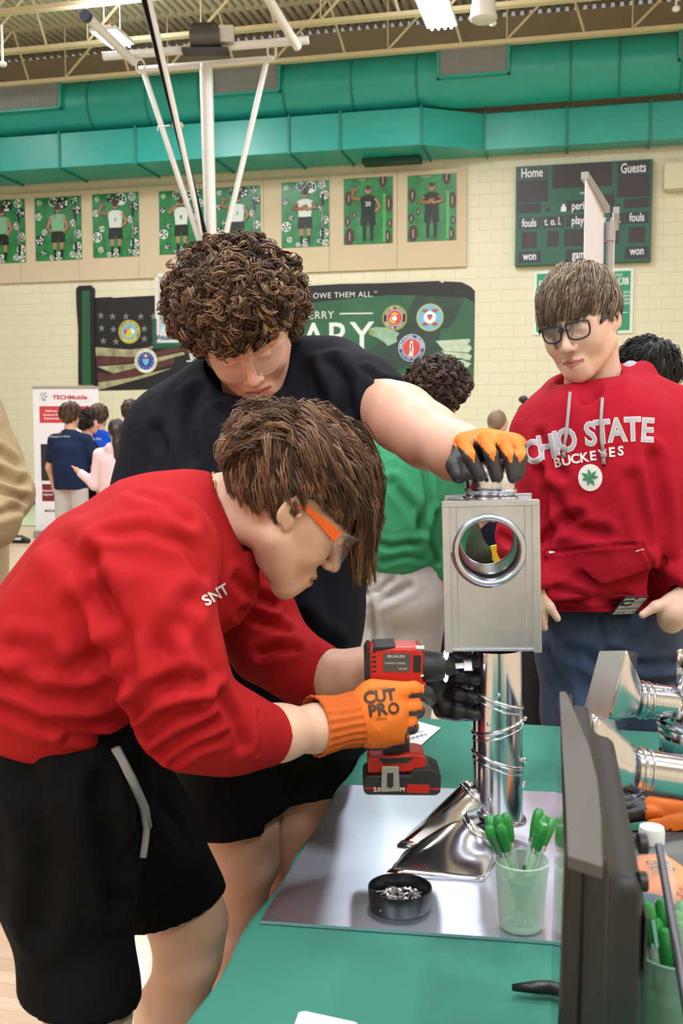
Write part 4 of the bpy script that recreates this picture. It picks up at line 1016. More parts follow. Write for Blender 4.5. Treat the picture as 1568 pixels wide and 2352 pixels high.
# safety glasses
orange_p = M('orange_plastic', 'e8631d', .4); lensm = M('clear_lens', 'eef2f4', .03, alpha=.08, spec=.8, coat=1)
def spectacles(W, R, s, parent, temple_mat, frame_mat=None, square=False, rim_r=.0016):
    e = obj('glasses', MB().cyl(W(-.008, .100, -.002), W(.008, .100, -.002), .0022*s, n=8).tube([W(-.012, .106, .004), W(0, .1085, .006), W(.012, .106, .004)], .0022*s, 6), frame_mat or temple_mat, parent, smooth='all')
    for q in (-1, 1):
        mb = MB(); pts = [(.074, .068, .004), (.0775, .045, .006), (.080, .02, .008), (.082, -.005, .008), (.082, -.02, -.008)]
        wd = [.0085, .0075, .005, .004, .003] if not square else [.004]*5
        vs = []
        for (x, y, z), w in zip(pts, wd):
            for dx, dz in ((-.0012, -w), (.0012, -w), (.0012, w), (-.0012, w)): vs.append(W(q*(x+dx), y, z+dz))
        fs = []
        for i in range(4):
            for j in range(4): fs.append((i*4+j, i*4+(j+1) % 4, i*4+4+(j+1) % 4, i*4+4+j))
        fs += [(0, 1, 2, 3), (16, 17, 18, 19)]
        mb.add(vs, fs); obj('temple', mb, temple_mat, e, bevel=.0008)
        if square:
            pl = [(.008, .107, .017), (.030, .108, .019), (.052, .098, .018), (.056, .094, .004), (.051, .096, -.015), (.030, .106, -.020), (.012, .108, -.015), (.008, .108, 0)]
        else:
            pl = [(.006, .112, .018), (.030, .112, .021), (.056, .095, .019), (.073, .070, .012), (.073, .068, -.004), (.058, .090, -.020), (.034, .108, -.027), (.014, .114, -.016)]
        pts = []
        for i in range(len(pl)):
            a, b2, c2, d2 = [np.array(pl[(i+o) % len(pl)]) for o in (-1, 0, 1, 2)]
            for t in (0, .33, .67):
                pts.append(.5*((2*b2)+(-a+c2)*t+(2*a-5*b2+4*c2-d2)*t*t+(-a+3*b2-3*c2+d2)*t**3))
        wp_ = [W(q*p[0], p[1], p[2]) for p in pts]
        cen = np.mean(wp_, axis=0)+R@np.array([0, .003*s, 0]); mb = MB(); n = len(wp_)
        th = R@np.array([0, -.0016*s, 0])
        mb.add([cen]+wp_+[cen+th]+[p+th for p in wp_], [(0, 1+i, 1+(i+1) % n) for i in range(n)]+[(n+1, n+2+(i+1) % n, n+2+i) for i in range(n)]+[(1+i, n+2+i, n+2+(i+1) % n, 1+(i+1) % n) for i in range(n)])
        obj('lens', mb, lensm, e, smooth='all')
        rb = MB(); rb.tube(wp_, rim_r*s, 6, closed=True); obj('rim', rb, frame_mat or lensm, e, smooth='all')
    return e
spectacles(W, RA, sA, A, orange_p)
# chest lettering
def drape_text(bv, s, px, py, size, ang, parent, mat, nm='lettering', shear=0, lift=.0018, **k):
    vs, fs = subdiv(*text2d(s, 1.0, **k), lv=3 if size > 40 else 2 if size > 15 else 1); a = math.radians(ang); ux = (size*math.cos(a), -size*math.sin(a)); uy = (size*(-math.sin(a)+shear*math.cos(a)), size*(-math.cos(a)-shear*math.sin(a)))
    v, f = drape(bv, vs, fs, (px, py), ux, uy, lift)
    if f: mb = MB(); mb.add(v, f); return obj(nm, mb, mat, parent)
wtx = M('print_white', 'd9d6d6', .7)
drape_text(bvA, 'SNT', 500, 1376, 26, 32, A, wtx, bold=.03)

# ---- gloves
gor = M('glove_orange', 'ee7a25', .75, bump=.4, bscale=700); gcf = M('glove_cuff_orange', 'c9601e', .85, bump=.4, bscale=600); gdk = M('glove_dark_coating', '2f2e33', .5, bump=.3, bscale=300)
gtx = M('glove_print', '3c2012', .6)
def glove_mesh(S, res, darkfn):
    V, Q = S.mesh(res); C = V[Q].mean(1); N_ = vnormals(V, Q)[Q].mean(1); return V, Q, darkfn(C, N_).astype(int)
# right hand of the bending boy, on the drill grip
S = SDF(); Yg = 1.625
S.chain([N(826, 1648, Yg, 50), N(866, 1640, Yg, 62), N(896, 1634, Yg, 44)], .03); S.cap(P(860, 1600, Yg), P(925, 1590, Yg-.005), RM(36, 1600, Yg), RM(24, 1590, Yg), .02)
S.cap(P(860, 1685, Yg), P(905, 1680, Yg-.005), RM(36, 1680, Yg), RM(30, 1680, Yg), .02)
S.chain([N(900, 1590, Yg-.012, 22), N(950, 1582, Yg-.012, 17), N(978, 1592, Yg+.002, 16), N(988, 1606, Yg+.03, 15)], .005)
S.chain([N(905, 1630, Yg-.014, 20), N(952, 1622, Yg-.012, 17), N(958, 1634, Yg+.018, 16), N(930, 1642, Yg+.04, 15)], .005)
S.chain([N(900, 1662, Yg-.014, 19), N(942, 1658, Yg-.010, 16), N(946, 1670, Yg+.018, 15), N(920, 1678, Yg+.04, 14)], .005)
S.chain([N(890, 1694, Yg-.012, 18), N(922, 1692, Yg-.006, 15), N(926, 1700, Yg+.018, 14), N(905, 1705, Yg+.036, 13)], .005)
S.chain([N(845, 1610, Yg+.03, 24), N(900, 1590, Yg+.06, 20), N(945, 1598, Yg+.065, 16)], .012)
gY = P(870, 1640, Yg).y
V, Q, mi = glove_mesh(S, .0028, lambda C, N_: (C[:, 1] > gY+.012+.0*C[:, 0]) | ((N_[:, 2] < -.75) & (C[:, 2] < P(870, 1700, Yg).z)) | (C[:, 0] > P(972, 1590, Yg).x) | ((C[:, 0] > P(928, 1590, Yg).x) & (N_[:, 2] < -.25)))
bvg = bvh_of(V, Q)
gl = obj('glove', mesh_np('glove', V, Q, mi), [gor, gdk], A, label='orange and black work glove gripping the drill')
def cuff(a, b, ra, rb, parent, nm='cuff'):
    mb = MB(); n = 44; x, y, z = axis_frame(a, b); vs = []
    a = Vector(a); b = Vector(b)
    L = 10
    for i in range(L):
        t = i/(L-1); r = ra+(rb-ra)*t + (.004 if i in (0,) else 0)+.0015*math.sin(t*9)
        for j in range(n):
            rr = r*(1+(.022 if j % 2 else -.022)); th = 2*PI*j/n; vs.append(a.lerp(b, t)+x*(rr*math.cos(th))+y*(rr*math.sin(th)))
    fs = [(i*n+j, i*n+(j+1) % n, (i+1)*n+(j+1) % n, (i+1)*n+j) for i in range(L-1) for j in range(n)]
    mb.add(vs, fs); return obj(nm, mb, gcf, parent, solid=.003)
cuff(P(722, 1668, 1.58), P(828, 1650, 1.625), RM(63, 1668, 1.58), RM(58, 1650, 1.62), gl)
drape_text(bvg, 'CUT', 873, 1612, 27, 8, gl, gtx, bold=.05, spacing=.95); drape_text(bvg, 'PR', 868, 1643, 27, 8, gl, gtx, bold=.05); drape_text(bvg, 'HIGH SAFETY', 868, 1586, 6, 8, gl, gtx); drape_text(bvg, 'XTRA', 875, 1654, 7, 4, gl, gtx)
vs = [(.5*math.cos(2*PI*i/20), .5*math.sin(2*PI*i/20)) for i in range(20)]+[(.3*math.cos(2*PI*i/20), .3*math.sin(2*PI*i/20)) for i in range(20)]
v, f = drape(bvg, vs, [(i, (i+1) % 20, 20+(i+1) % 20, 20+i) for i in range(20)], (903, 1627), (25, -3), (-3, -27)); obj('print_ring', MB().add(v, f), gtx, gl)
# left hand, black palm of the glove round the pipe
S = SDF(); Yl = 1.765
S.chain([N(925, 1545, Yl, 40), N(985, 1560, Yl, 46), N(1030, 1580, Yl, 44)], .02)
for i, (y0, y1) in enumerate(((1520, 1512), (1556, 1552), (1592, 1594), (1625, 1632))):
    S.chain([N(1015, y0+8, Yl-.02, 19), N(1052, y1, Yl-.045, 18), N(1082, y1+6, Yl-.055, 16), N(1092, y1+10, Yl-.062, 14)], .005)
S.chain([N(990, 1590, Yl-.02, 24), N(1020, 1625, Yl-.03, 20), N(1050, 1640, Yl-.04, 17)], .01)
gb = M('glove_black', '17171b', .4, bump=.5, bscale=120)
V, Q = S.mesh(.0032); obj('glove', mesh_np('glove', V, Q), gb, A, label='black-coated palm of the glove holding the pipe')
cuff(P(850, 1548, 1.79), P(925, 1550, 1.77), RM(52, 1548, 1.79), RM(44, 1550, 1.77), A.children[-1] if False else gl) if False else None

# ======================================================= the curly-haired boy in the navy tee
skB = skin('skin_ruddy', 'd8a894'); navy = cloth('navy_tee', '14161f', fab=.28); blk2 = cloth('black_gym_shorts', '0b0b0d', fab=.2)
B = tag(bpy.data.objects.new('person', None), 'person with big curly brown hair in a navy tee, gloved hand on the duct tower', 'person'); COL.objects.link(B); B.location = (-.2, 2.2, 0)
S = SDF()
for Y in (2.18, 2.32):
    S.chain([N(560, 1620, Y, 150), N(560, 1400, Y, 165), N(520, 1200, Y, 170), N(520, 1060, Y, 150)], .1); S.chain([N(640, 1600, Y, 150), N(640, 1400, Y, 160), N(660, 1200, Y, 150), N(670, 1020, Y, 140)], .1)
S.chain([N(425, 1010, 2.28, 118), N(540, 930, 2.30, 115), N(690, 900, 2.28, 108), N(765, 885, 2.24, 92)], .08)
S.chain([N(400, 1010, 2.26, 112), N(365, 1150, 2.24, 98), N(345, 1290, 2.22, 90)], .06)
S.chain([N(765, 880, 2.22, 86), N(835, 905, 2.14, 76), N(905, 950, 2.06, 68)], .06)
S.chain([N(470, 1480, 2.25, 120), N(460, 1620, 2.25, 110)], .1)
q0, q1 = P(800, 895, 2.18), P(893, 936, 2.08); trim_end(S, q1, q1-q0, .09, RM(60, 936, 2.08))
S.cap(P(560, 850, 2.22), P(600, 780, 2.0), RM(88, 850, 2.2), RM(88, 850, 2.1), .01, sub=True)
V, Q = S.mesh(.006); bvB = bvh_of(V, Q)
cz = [([(840, 850), (880, 880), (862, 950)], .009, .004), ([(760, 830), (790, 880), (800, 950)], .014, .008), ([(700, 850), (730, 930), (735, 1010)], .016, .007), ([(450, 900), (430, 980), (440, 1060)], .016, .007), ([(360, 990), (380, 1040), (370, 1090)], .016, .007), ([(620, 950), (560, 960), (500, 930)], .012, .005), ([(530, 1380), (600, 1430), (700, 1440)], .02, .01), ([(660, 1330), (700, 1450), (780, 1500)], .018, .009), ([(480, 1300), (520, 1400), (600, 1530)], .02, .009)]
V = creases(V, Q, cz, bvB); V = V+vnormals(V, Q)*(wob(V, 15, 18, 2)*.003)[:, None]
obj('tee_shirt', mesh_np('tee_shirt', V, Q), navy, B); bvB = bvh_of(V, Q)
yel = M('print_yellow', 'd9dc3a', .6); redp = M('print_red', 'b8392c', .6)
drape_text(bvB, 'DIESEL', 520, 1063, 24, 4, B, yel, bold=.04, align='LEFT')
sl = MB()
for i in range(7):
    x0 = 518+i*9; v, f = drape(bvB, [(0, 0), (6, 0), (12, 14), (6, 14)], [(0, 1, 2, 3)], (x0, 1034-i*.8), (1, 0), (0, -1)); sl.add(v, f)
obj('print_stripes', sl, redp, B)
S = SDF()
for Y in (2.18, 2.32): S.chain([N(560, 1600, Y, 150), N(560, 1700, Y, 130)], .08); S.chain([N(680, 1590, Y, 150), N(690, 1660, Y, 120)], .08)
S.chain([N(520, 1660, 2.2, 118), N(535, 1780, 2.18, 110), N(540, 1890, 2.16, 108), N(545, 1990, 2.16, 106)], .06)
S.chain([N(720, 1640, 2.28, 112), N(735, 1740, 2.26, 100), N(742, 1810, 2.25, 98), N(748, 1900, 2.25, 94)], .06)
trim_end(S, P(540, 1888, 2.16), Vector((.1, 0, -1)), .13); trim_end(S, P(745, 1800, 2.25), Vector((.22, 0, -1)), .12)
V, Q = S.mesh(.007); V = V+vnormals(V, Q)*(wob(V, 19, 16, 2)*.004)[:, None]
obj('shorts', mesh_np('shorts', V, Q), blk2, B)
RB = basis((.14, -.74, -.66), (-.94, -.02, -.30)); cB = P(560, 762, 2.10); sB = 1.04
S = SDF()
S.chain([N(545, 1800, 2.17, 88), N(552, 1900, 2.16, 82), N(562, 1980, 2.16, 72), N(548, 2060, 2.18, 60), N(545, 2150, 2.2, 66), N(545, 2260, 2.24, 52), (Vector((-.20, 2.30, .12)), .045), (Vector((-.2, 2.3, .04)), .04)], .03)
S.chain([(Vector((-.2, 2.3, .04)), .04), (Vector((-.17, 2.14, .035)), .038)], .02)
S.chain([N(740, 1750, 2.26, 80), N(700, 1860, 2.26, 76), N(690, 1960, 2.27, 66), N(668, 2060, 2.3, 62), N(655, 2150, 2.32, 55), (Vector((-.08, 2.42, .12)), .045), (Vector((-.08, 2.42, .04)), .04)], .03)
S.chain([(Vector((-.08, 2.42, .04)), .04), (Vector((-.02, 2.28, .035)), .038)], .02)
S.chain([N(600, 1500, 2.25, 100), N(600, 1200, 2.25, 100), N(600, 960, 2.25, 90)], .05)
S.chain([N(860, 918, 2.1, 61), N(925, 962, 2.01, 60), N(985, 1004, 1.92, 56), N(1045, 1036, 1.80, 48), N(1085, 1038, 1.75, 42)], .07)
S.chain([N(360, 1200, 2.24, 60), N(380, 1330, 2.15, 50), N(470, 1400, 2.05, 42), N(520, 1420, 2.0, 40)], .04)
lo_ = S.mesh(.006)
S = SDF(); W = head_sdf(S, RB, cB, sB, fat=.006)
S.chain([N(600, 930, 2.26, 80), N(590, 860, 2.22, 76), (Vector(np.array(cB)+RB@np.array([0, -.03, -.03])), .055)], .03)
V, Q = S.mesh(.003); Vb, Qb, mi = joinm([(V, Q, lips_idx(V, Q, RB, cB, sB)), lo_])
obj('body', mesh_np('body', Vb, Qb, mi), [skB, lips], B)
hB = [M('hair_curl_a', '5f4839', .55, spec=.4), M('hair_curl_b', '84694f', .5, spec=.45), M('hair_curl_dark', '3d2c22', .6, spec=.3)]
hc = P(542, 690, 2.16); hr = (.139, .132, .120)
fcB = np.array(cB)
def keepB(q):
    L = (q-fcB)@RB/sB
    return not (L[1] > .06 and L[2] < .034) and not (L[1] > -.01 and L[2] < -.02)
parts = [curl_hair(hc, hr, 21, 1500, 5, .0135, keepB, 3, .0017)]
def keepF(q):
    L = (q-fcB)@RB/sB
    return L[2] > .040-.10*max(0, .10-L[1]) and L[1] > -.02
parts.append(curl_hair(fcB+RB@np.array([0, -.004, .050]), (.112, .112, .112), 23, 900, 5, .013, keepF, 3, .0017, lay=(.86, 1.04)))
Sk = SDF(); Sk.ell(np.array(hc)+np.array([0, .015, .0]), (.115, .10, .108)); Vk, Qk = Sk.mesh(.007); parts.append((Vk, Qk, 2))
V, Q, mi = joinm(parts); obj('hair', mesh_np('hair', V, Q, mi), hB, B)
eyebrows(W, RB, B, hB[2], sB)
spectacles(W, RB, sB, B, lensm)
# gloved hand on top of the tower
S = SDF(); Yh = 1.70
S.chain([N(1072, 1030, 1.75, 40), N(1110, 1022, 1.73, 30), N(1175, 1026, 1.72, 26)], .02)
S.ell(P(1130, 1018, 1.715), (RM(74, 1018, 1.71), .045, RM(23, 1018, 1.71)), k=.02)
fing = [((1062, 1012), (1078, 1050), (1103, 1092), 17), ((1112, 1006), (1128, 1045), (1142, 1094), 16.5), ((1155, 1008), (1170, 1050), (1178, 1098), 15.5), ((1190, 1018), (1198, 1052), (1192, 1092), 13)]
for a, b2, c2, r in fing: S.chain([N(*a, 1.685, r), N(*b2, 1.655, r), N(*c2, 1.652, r*.86)], .004)
S.chain([N(1058, 1040, 1.72, 22), N(1046, 1070, 1.70, 20), N(1054, 1092, 1.685, 19)], .01)
S.chain([N(1066, 1060, 1.70, 16), N(1080, 1090, 1.675, 13)], .008)
zf = [(P(*b2, 1.655).x, P(*b2, 1.655).z) for _, b2, _, _ in fing]; ztop = P(1100, 1008, 1.66).z
def dk1(C, N_):
    lim = np.full(len(C), ztop)
    for (a, b2, c2, r) in fing:
        tip = P((b2[0]+c2[0])/2-6, (b2[1]+c2[1])/2-8, 1.655); top_ = P(*a, 1.67); w = .017
        t = np.clip((top_.z-C[:, 2])/(top_.z-tip.z), 0, 1.0); xc = top_.x+(tip.x-top_.x)*t
        lim = np.where((np.abs(C[:, 0]-xc-.002) < w*(1-t)) & (t < 1) & (N_[:, 1] < .3), -9, lim)
    return (C[:, 2] < lim)
V, Q, mi = glove_mesh(S, .0026, dk1)
glb = obj('glove', mesh_np('glove', V, Q, mi), [gor, gdk], B, label='orange glove with dark dipped fingers on the tower top')

# ======================================================= the boy in the red hoodie
skD = skin('skin_pale', 'ddb9a8'); redD = cloth('red_fleece', 'a01226', fab=.35); jean = M('blue_denim', '2f3f5c', .85, var=.25, vscale=6, bump=.3, bscale=700, fabric=.4); grey_ = M('hood_lining', 'a4a0ab', .85)
D = tag(bpy.data.objects.new('person', None), 'person in a red hooded sweatshirt and dark-framed glasses, hands in jeans pockets', 'person'); COL.objects.link(D); D.location = (.68, 2.78, 0)
S = SDF(); Yd = 2.72
for Y in (2.70, 2.84):
    S.chain([N(1360, 1395, Y, 108), N(1350, 1250, Y, 120), N(1340, 1100, Y, 130), N(1340, 1000, Y, 120)], .1); S.chain([N(1410, 1390, Y, 100), N(1430, 1250, Y, 120), N(1440, 1100, Y, 130), N(1430, 1000, Y, 125)], .1)
S.chain([N(1270, 990, 2.78, 80), N(1330, 958, 2.82, 74), N(1430, 950, 2.82, 76), N(1540, 985, 2.78, 90)], .08)
S.ell(P(1350, 1060, 2.72), (RM(150, 1060, 2.72), .14, RM(112, 1060, 2.72)), k=.05)
S.box(P(1377, 1368, 2.685), (.142, .080, .034), None, .018, .05)
S.chain([N(1252, 1010, 2.78, 74), N(1228, 1120, 2.77, 68), N(1210, 1230, 2.69, 62), N(1215, 1330, 2.61, 50), N(1235, 1372, 2.58, 44)], .05)
S.chain([N(1560, 1000, 2.76, 88), N(1600, 1130, 2.74, 78), N(1625, 1250, 2.68, 70), N(1605, 1340, 2.60, 60), N(1568, 1385, 2.57, 48)], .05)
q0, q1 = P(1222, 1340, 2.6), P(1238, 1368, 2.58); trim_end(S, q1, q1-q0, .07, RM(34, 1368, 2.58)); q0, q1 = P(1605, 1350, 2.6), P(1566, 1380, 2.57); trim_end(S, q1, q1-q0, .08, RM(40, 1380, 2.57))
# hood collar
S.chain([N(1275, 905, 2.76, 26), N(1298, 945, 2.68, 25), N(1348, 975, 2.62, 20), N(1402, 948, 2.66, 25), N(1450, 895, 2.74, 32), N(1475, 858, 2.80, 30)], .02)
S.chain([N(1285, 900, 2.84, 30), N(1370, 880, 2.92, 36), N(1465, 865, 2.86, 34)], .03)
S.cap(P(1352, 940, 2.76), P(1345, 840, 2.74), RM(64, 930, 2.76), RM(78, 930, 2.76), .012, sub=True); S.cap(P(1349, 925, 2.60), P(1349, 850, 2.60), RM(18, 930, 2.6), RM(62, 930, 2.6), .012, sub=True)
hp_ = P(1380, 1412, 2.7); S.cut(P(1370, 1403, 2.7), (0, -.172, -.985))
S.box(P(1368, 1322, 2.585), (.120, .012, .05), None, .006, .012)
V, Q = S.mesh(.006); bvD = bvh_of(V, Q)
cz = [([(1250, 1272), (1360, 1256), (1472, 1248)], .004, .004), ([(1472, 1248), (1500, 1310), (1522, 1365)], .004, .004), ([(1252, 1270), (1246, 1330)], .004, .004), ([(1250, 1240), (1290, 1200), (1340, 1180)], .014, .009), ([(1262, 1130), (1310, 1210), (1400, 1230)], .016, .008), ([(1240, 1080), (1252, 1180), (1248, 1260)], .014, .01), ([(1500, 1050), (1520, 1180), (1530, 1300)], .018, .01), ([(1450, 1100), (1480, 1200), (1500, 1260)], .018, .006), ([(1240, 1000), (1262, 1060), (1300, 1100)], .014, .006), ([(1250, 1390), (1370, 1398), (1490, 1385)], .005, .004), ([(1270, 1350), (1350, 1375), (1450, 1370)], .012, .006), ([(1150, 1230), (1180, 1250), (1210, 1240)], .01, .007), ([(1150, 1280), (1185, 1290), (1215, 1270)], .01, .007), ([(1160, 1180), (1190, 1200), (1220, 1190)], .01, .006)]
V = creases(V, Q, cz, bvD); V = V+vnormals(V, Q)*(wob(V, 25, 16, 2)*.003)[:, None]
obj('hoodie', mesh_np('hoodie', V, Q), redD, D); bvD = bvh_of(V, Q)
Sl = SDF(); Sl.chain([N(1300, 902, 2.80, 16), N(1305, 930, 2.72, 14), N(1345, 945, 2.66, 8)], .01); Sl.chain([N(1400, 930, 2.68, 8), N(1430, 890, 2.72, 20), N(1448, 850, 2.80, 22)], .01)
V, Q = Sl.mesh(.005); obj('hood_lining', mesh_np('hood_lining', V, Q), grey_, D)
for pts in (((1307, 902), (1303, 950), (1298, 1000), (1293, 1030)), ((1381, 915), (1378, 960), (1379, 1010), (1384, 1045))):
    hp = []
    for x, y in pts:
        h = pix_hit(bvD, x, y)
        if h[0] is not None: hp.append(h[0]+Vector((0, -.008, 0)))
    if len(hp) > 2:
        cd = obj('drawcord', MB().tube(hp, .0042, 8), M('cord_grey', '9a949a', .8), D, smooth='all')
        obj('cord_knot', MB().ball(hp[-1], (.008, .007, .010)).cyl(hp[-1], hp[-1]+Vector((0, 0, -.022)), .003, .006, 8), M('cord_grey', '9a949a', .8), cd, smooth='all')
gl_ = M('print_grey', 'a59fa8', .7)
def arcd(s, pts, size, outline=True):
    for ch, (x, y, a) in zip(s, pts):
        if outline: drape_text(bvD, ch, x, y, size, a, D, wtx, bold=.06, aspect=.8, lift=.0015, nm='letter_outline')
        drape_text(bvD, ch, x, y, size, a, D, gl_, bold=.015, aspect=.8, lift=.0027, nm='letter')
arcd('OHIO', [(1231, 1062, 12), (1259, 1051, 10), (1281, 1043, 9), (1304, 1036, 8)], 54)
arcd('STATE', [(1358, 1022, 6), (1385, 1017, 5), (1418, 1013, 4), (1453, 1011, 2), (1484, 1013, -3)], 54)
for ch, (x, y, a) in zip('BUCKEYES', [(1282, 1072, 10), (1302, 1068, 9), (1322, 1064, 8), (1342, 1061, 7), (1362, 1057, 6), (1384, 1054, 5), (1405, 1049, 4), (1425, 1046, 2)]):
    drape_text(bvD, ch, x, y, 22, a, D, wtx, bold=.04, nm='letter', lift=.002)
def dpoly(bv, poly, mat, parent, nm, lift):
    n = len(poly); cx = sum(p[0] for p in poly)/n; cy = sum(p[1] for p in poly)/n
    vs = [(cx, cy)]; K = 4
    for r in range(1, K+1): vs += [(cx+(x-cx)*r/K, cy+(y-cy)*r/K) for x, y in poly]
    fs = [(0, 1+i, 1+(i+1) % n) for i in range(n)]
    for r in range(K-1): fs += [(1+r*n+i, 1+r*n+(i+1) % n, 1+(r+1)*n+(i+1) % n, 1+(r+1)*n+i) for i in range(n)]
    v, f = drape(bv, vs, fs, (0, 0), (1, 0), (0, 1), lift); 
    return obj(nm, MB().add(v, f), mat, parent)
dpoly(bvD, [(1355+28*math.cos(a), 1097+31*math.sin(a)) for a in [2*PI*i/28 for i in range(28)]], wtx, D, 'round_patch', .002)
leafm = M('leaf_green', '2c7a58', .6)
lf = MB()
for an, L in ((100, 22), (50, 22), (10, 20), (150, 24), (190, 20), (250, 18), (300, 20)):
    a = math.radians(an); c2, s2 = math.cos(a), -math.sin(a)
    pl = [(1355, 1098), (1355+L*.5*c2-4*s2, 1098+L*.5*s2+4*c2), (1355+L*c2, 1098+L*s2), (1355+L*.5*c2+4*s2, 1098+L*.5*s2-4*c2)]
    v, f = drape(bvD, pl, [(0, 1, 2, 3)], (0, 0), (1, 0), (0, 1), .004); lf.add(v, f)
obj('leaf_emblem', lf, leafm, D)
navyp = M('print_navy', '2a2a44', .7)
hc4 = [pix_hit(bvD, x, y)[0] for x, y in ((1414, 1364), (1468, 1362), (1469, 1398), (1415, 1400))]
if all(h is not None for h in hc4):
    hx_ = ((hc4[1]-hc4[0])+(hc4[2]-hc4[3]))/2; hy_ = ((hc4[0]-hc4[3])+(hc4[1]-hc4[2]))/2; TP = frame(sum(hc4, Vector())/4, hx_, hy_); pw_, ph_ = hx_.length, hy_.length
    n_ = Vector((TP[0][2], TP[1][2], TP[2][2])); TP = Matrix.Translation(n_*(.013 if n_.y < 0 else -.013)) @ TP
    hpp = obj('hem_patch', MB().box((0, 0, -.002), (pw_, ph_, .005), TP), navyp, D, bevel=.001)
    obj('patch_face', MB().box((0, 0, .0008), (pw_*.91, ph_*.88, .001), TP), wtx, hpp)
    lm = MB(); put_text(lm, 'C', TP @ Matrix.Translation((-pw_*.27, ph_*.06, .0018)), ph_*.3, bold=.1, aspect=1.3); put_text(lm, 'Authentic', TP @ Matrix.Translation((0, -ph_*.17, .0018)), ph_*.14, aspect=1.2); put_text(lm, 'SINCE 1952', TP @ Matrix.Translation((0, -ph_*.38, .0018)), ph_*.11, aspect=1.3); put_text(lm, 'COLOSSEUM', TP @ Matrix.Translation((pw_*.2, ph_*.2, .0018)), ph_*.07)
    obj('lettering', lm, navyp, hpp)
for (x0, y0, x1, y1) in ((1260, 1270, 1275, 1270), (1459, 1266, 1477, 1262)):
    dpoly(bvD, [(x0, y0-2), (x1, y1-2), (x1, y1+1), (x0, y0+1)], wtx, D, 'pocket_stitch', .003)
# jeans
S = SDF()
for Y in (2.76, 2.86): S.chain([N(1340, 1440, Y, 92), N(1345, 1490, Y, 100)], .05); S.chain([N(1430, 1440, Y, 92), N(1450, 1490, Y, 100)], .05)
S.chain([N(1325, 1500, 2.76, 92), N(1335, 1640, 2.74, 84), N(1345, 1800, 2.76, 72), (Vector((.56, 2.9, .1)), .07), (Vector((.56, 2.9, .06)), .07)], .05)
S.chain([N(1480, 1500, 2.80, 98), N(1500, 1640, 2.80, 88), N(1500, 1800, 2.84, 76), (Vector((.82, 2.95, .1)), .07), (Vector((.82, 2.95, .06)), .07)], .05)
V, Q = S.mesh(.008); bvj = bvh_of(V, Q)
V = creases(V, Q, [([(1376, 1420), (1385, 1480), (1392, 1530)], .008, .006), ([(1400, 1500), (1470, 1530), (1560, 1520)], .014, .010), ([(1400, 1540), (1480, 1570), (1568, 1560)], .014, .010), ([(1380, 1530), (1340, 1500), (1290, 1490)], .016, .008), ([(1420, 1580), (1500, 1610), (1568, 1600)], .014, .009), ([(1260, 1500), (1290, 1580), (1310, 1640)], .016, .006)], bvj)
obj('jeans', mesh_np('jeans', V, Q), jean, D)
RD_ = basis((-.50, -.80, -.30), (-.84, .50, -.13)); cD = P(1331, 740, 2.70); sD = 1.10
S = SDF()
S.chain([N(1350, 1100, 2.80, 80), N(1352, 985, 2.79, 74), N(1358, 940, 2.78, 62)], .05)
# hands in the pockets: back of hand, thumb outside
S.chain([N(1228, 1352, 2.60, 27), N(1232, 1388, 2.59, 26), N(1236, 1425, 2.61, 22)], .02); S.chain([N(1240, 1362, 2.575, 13), N(1262, 1394, 2.565, 11), N(1280, 1421, 2.565, 8.5)], .008); S.cap(P(1240, 1400, 2.568), P(1250, 1442, 2.58), RM(10, 1400, 2.57), RM(9, 1440, 2.57), .005)
S.chain([N(1575, 1378, 2.57, 36), N(1548, 1402, 2.57, 36), N(1540, 1425, 2.585, 30)], .02); S.chain([N(1540, 1380, 2.555, 16), N(1505, 1393, 2.55, 12.5), N(1475, 1412, 2.55, 9)], .008)
for i in range(3): S.cap(P(1545+i*14, 1400, 2.552), P(1540+i*13, 1432, 2.56), RM(11, 1400, 2.55), RM(10, 1400, 2.55), .006)
lo_ = S.mesh(.005)
S = SDF(); W = head_sdf(S, RD_, cD, sD, fat=.006)
S.chain([N(1365, 960, 2.80, 66), N(1362, 880, 2.78, 60), N(1362, 800, 2.76, 56)], .03)
V, Q = S.mesh(.0035); Vb, Qb, mi = joinm([(V, Q, lips_idx(V, Q, RD_, cD, sD)), lo_])
obj('body', mesh_np('body', Vb, Qb, mi), [skD, lips], D)
hD = [M('hair_ash_a', '7c6a58', .5, spec=.4), M('hair_ash_b', '9d8973', .5, spec=.45), M('hair_ash_dark', '5d4d40', .5, spec=.4)]
def regD(q):
    x, y, z = q.T; line = np.where(y > .04, .062, np.where(y > .0, .028, np.where(y > -.03, .012, -.05))); return z > line
parts = [flow_hair(RD_, cD, sD, 31, 750, 13, regD, lambda q: np.where(q[:, 2] > .06, .072, np.where(q[:, 1] < -.03, .05, .030)), lambda q: np.where(q[:, 2] > .06, .10, .09), (.0, -.06, .11), None, r0=.0012, spread=.0055, wave=.002, K=11, grav=.35, fwd=.15, groups=3, jit_=.09)]
parts.append(flow_hair(RD_, cD, sD, 32, 240, 14, lambda q: (q[:, 2] > .062) & (q[:, 1] > .025), lambda q: np.where(q[:, 0] > 0, .072, .052), lambda q: np.full(len(q), .13), (-.035, -.03, .12), None, r0=.0012, spread=.0055, wave=.002, K=12, grav=.5, fwd=.1, groups=3, jit_=.09))
Sk = SDF(); Sk.ell(np.array(cD)+RD_@(np.array([0, -.028, .044])*sD), np.array([.084, .092, .088])*sD, RD_); Sk.ell(np.array(cD)+RD_@(np.array([0, -.055, -.01])*sD), np.array([.066, .05, .05])*sD, RD_, .03)
Vk, Qk = Sk.mesh(.006); parts.append((Vk, Qk, 2))
V, Q, mi = joinm(parts); obj('hair', mesh_np('hair', V, Q, mi), hD, D)
eyebrows(W, RD_, D, hD[2], sD)
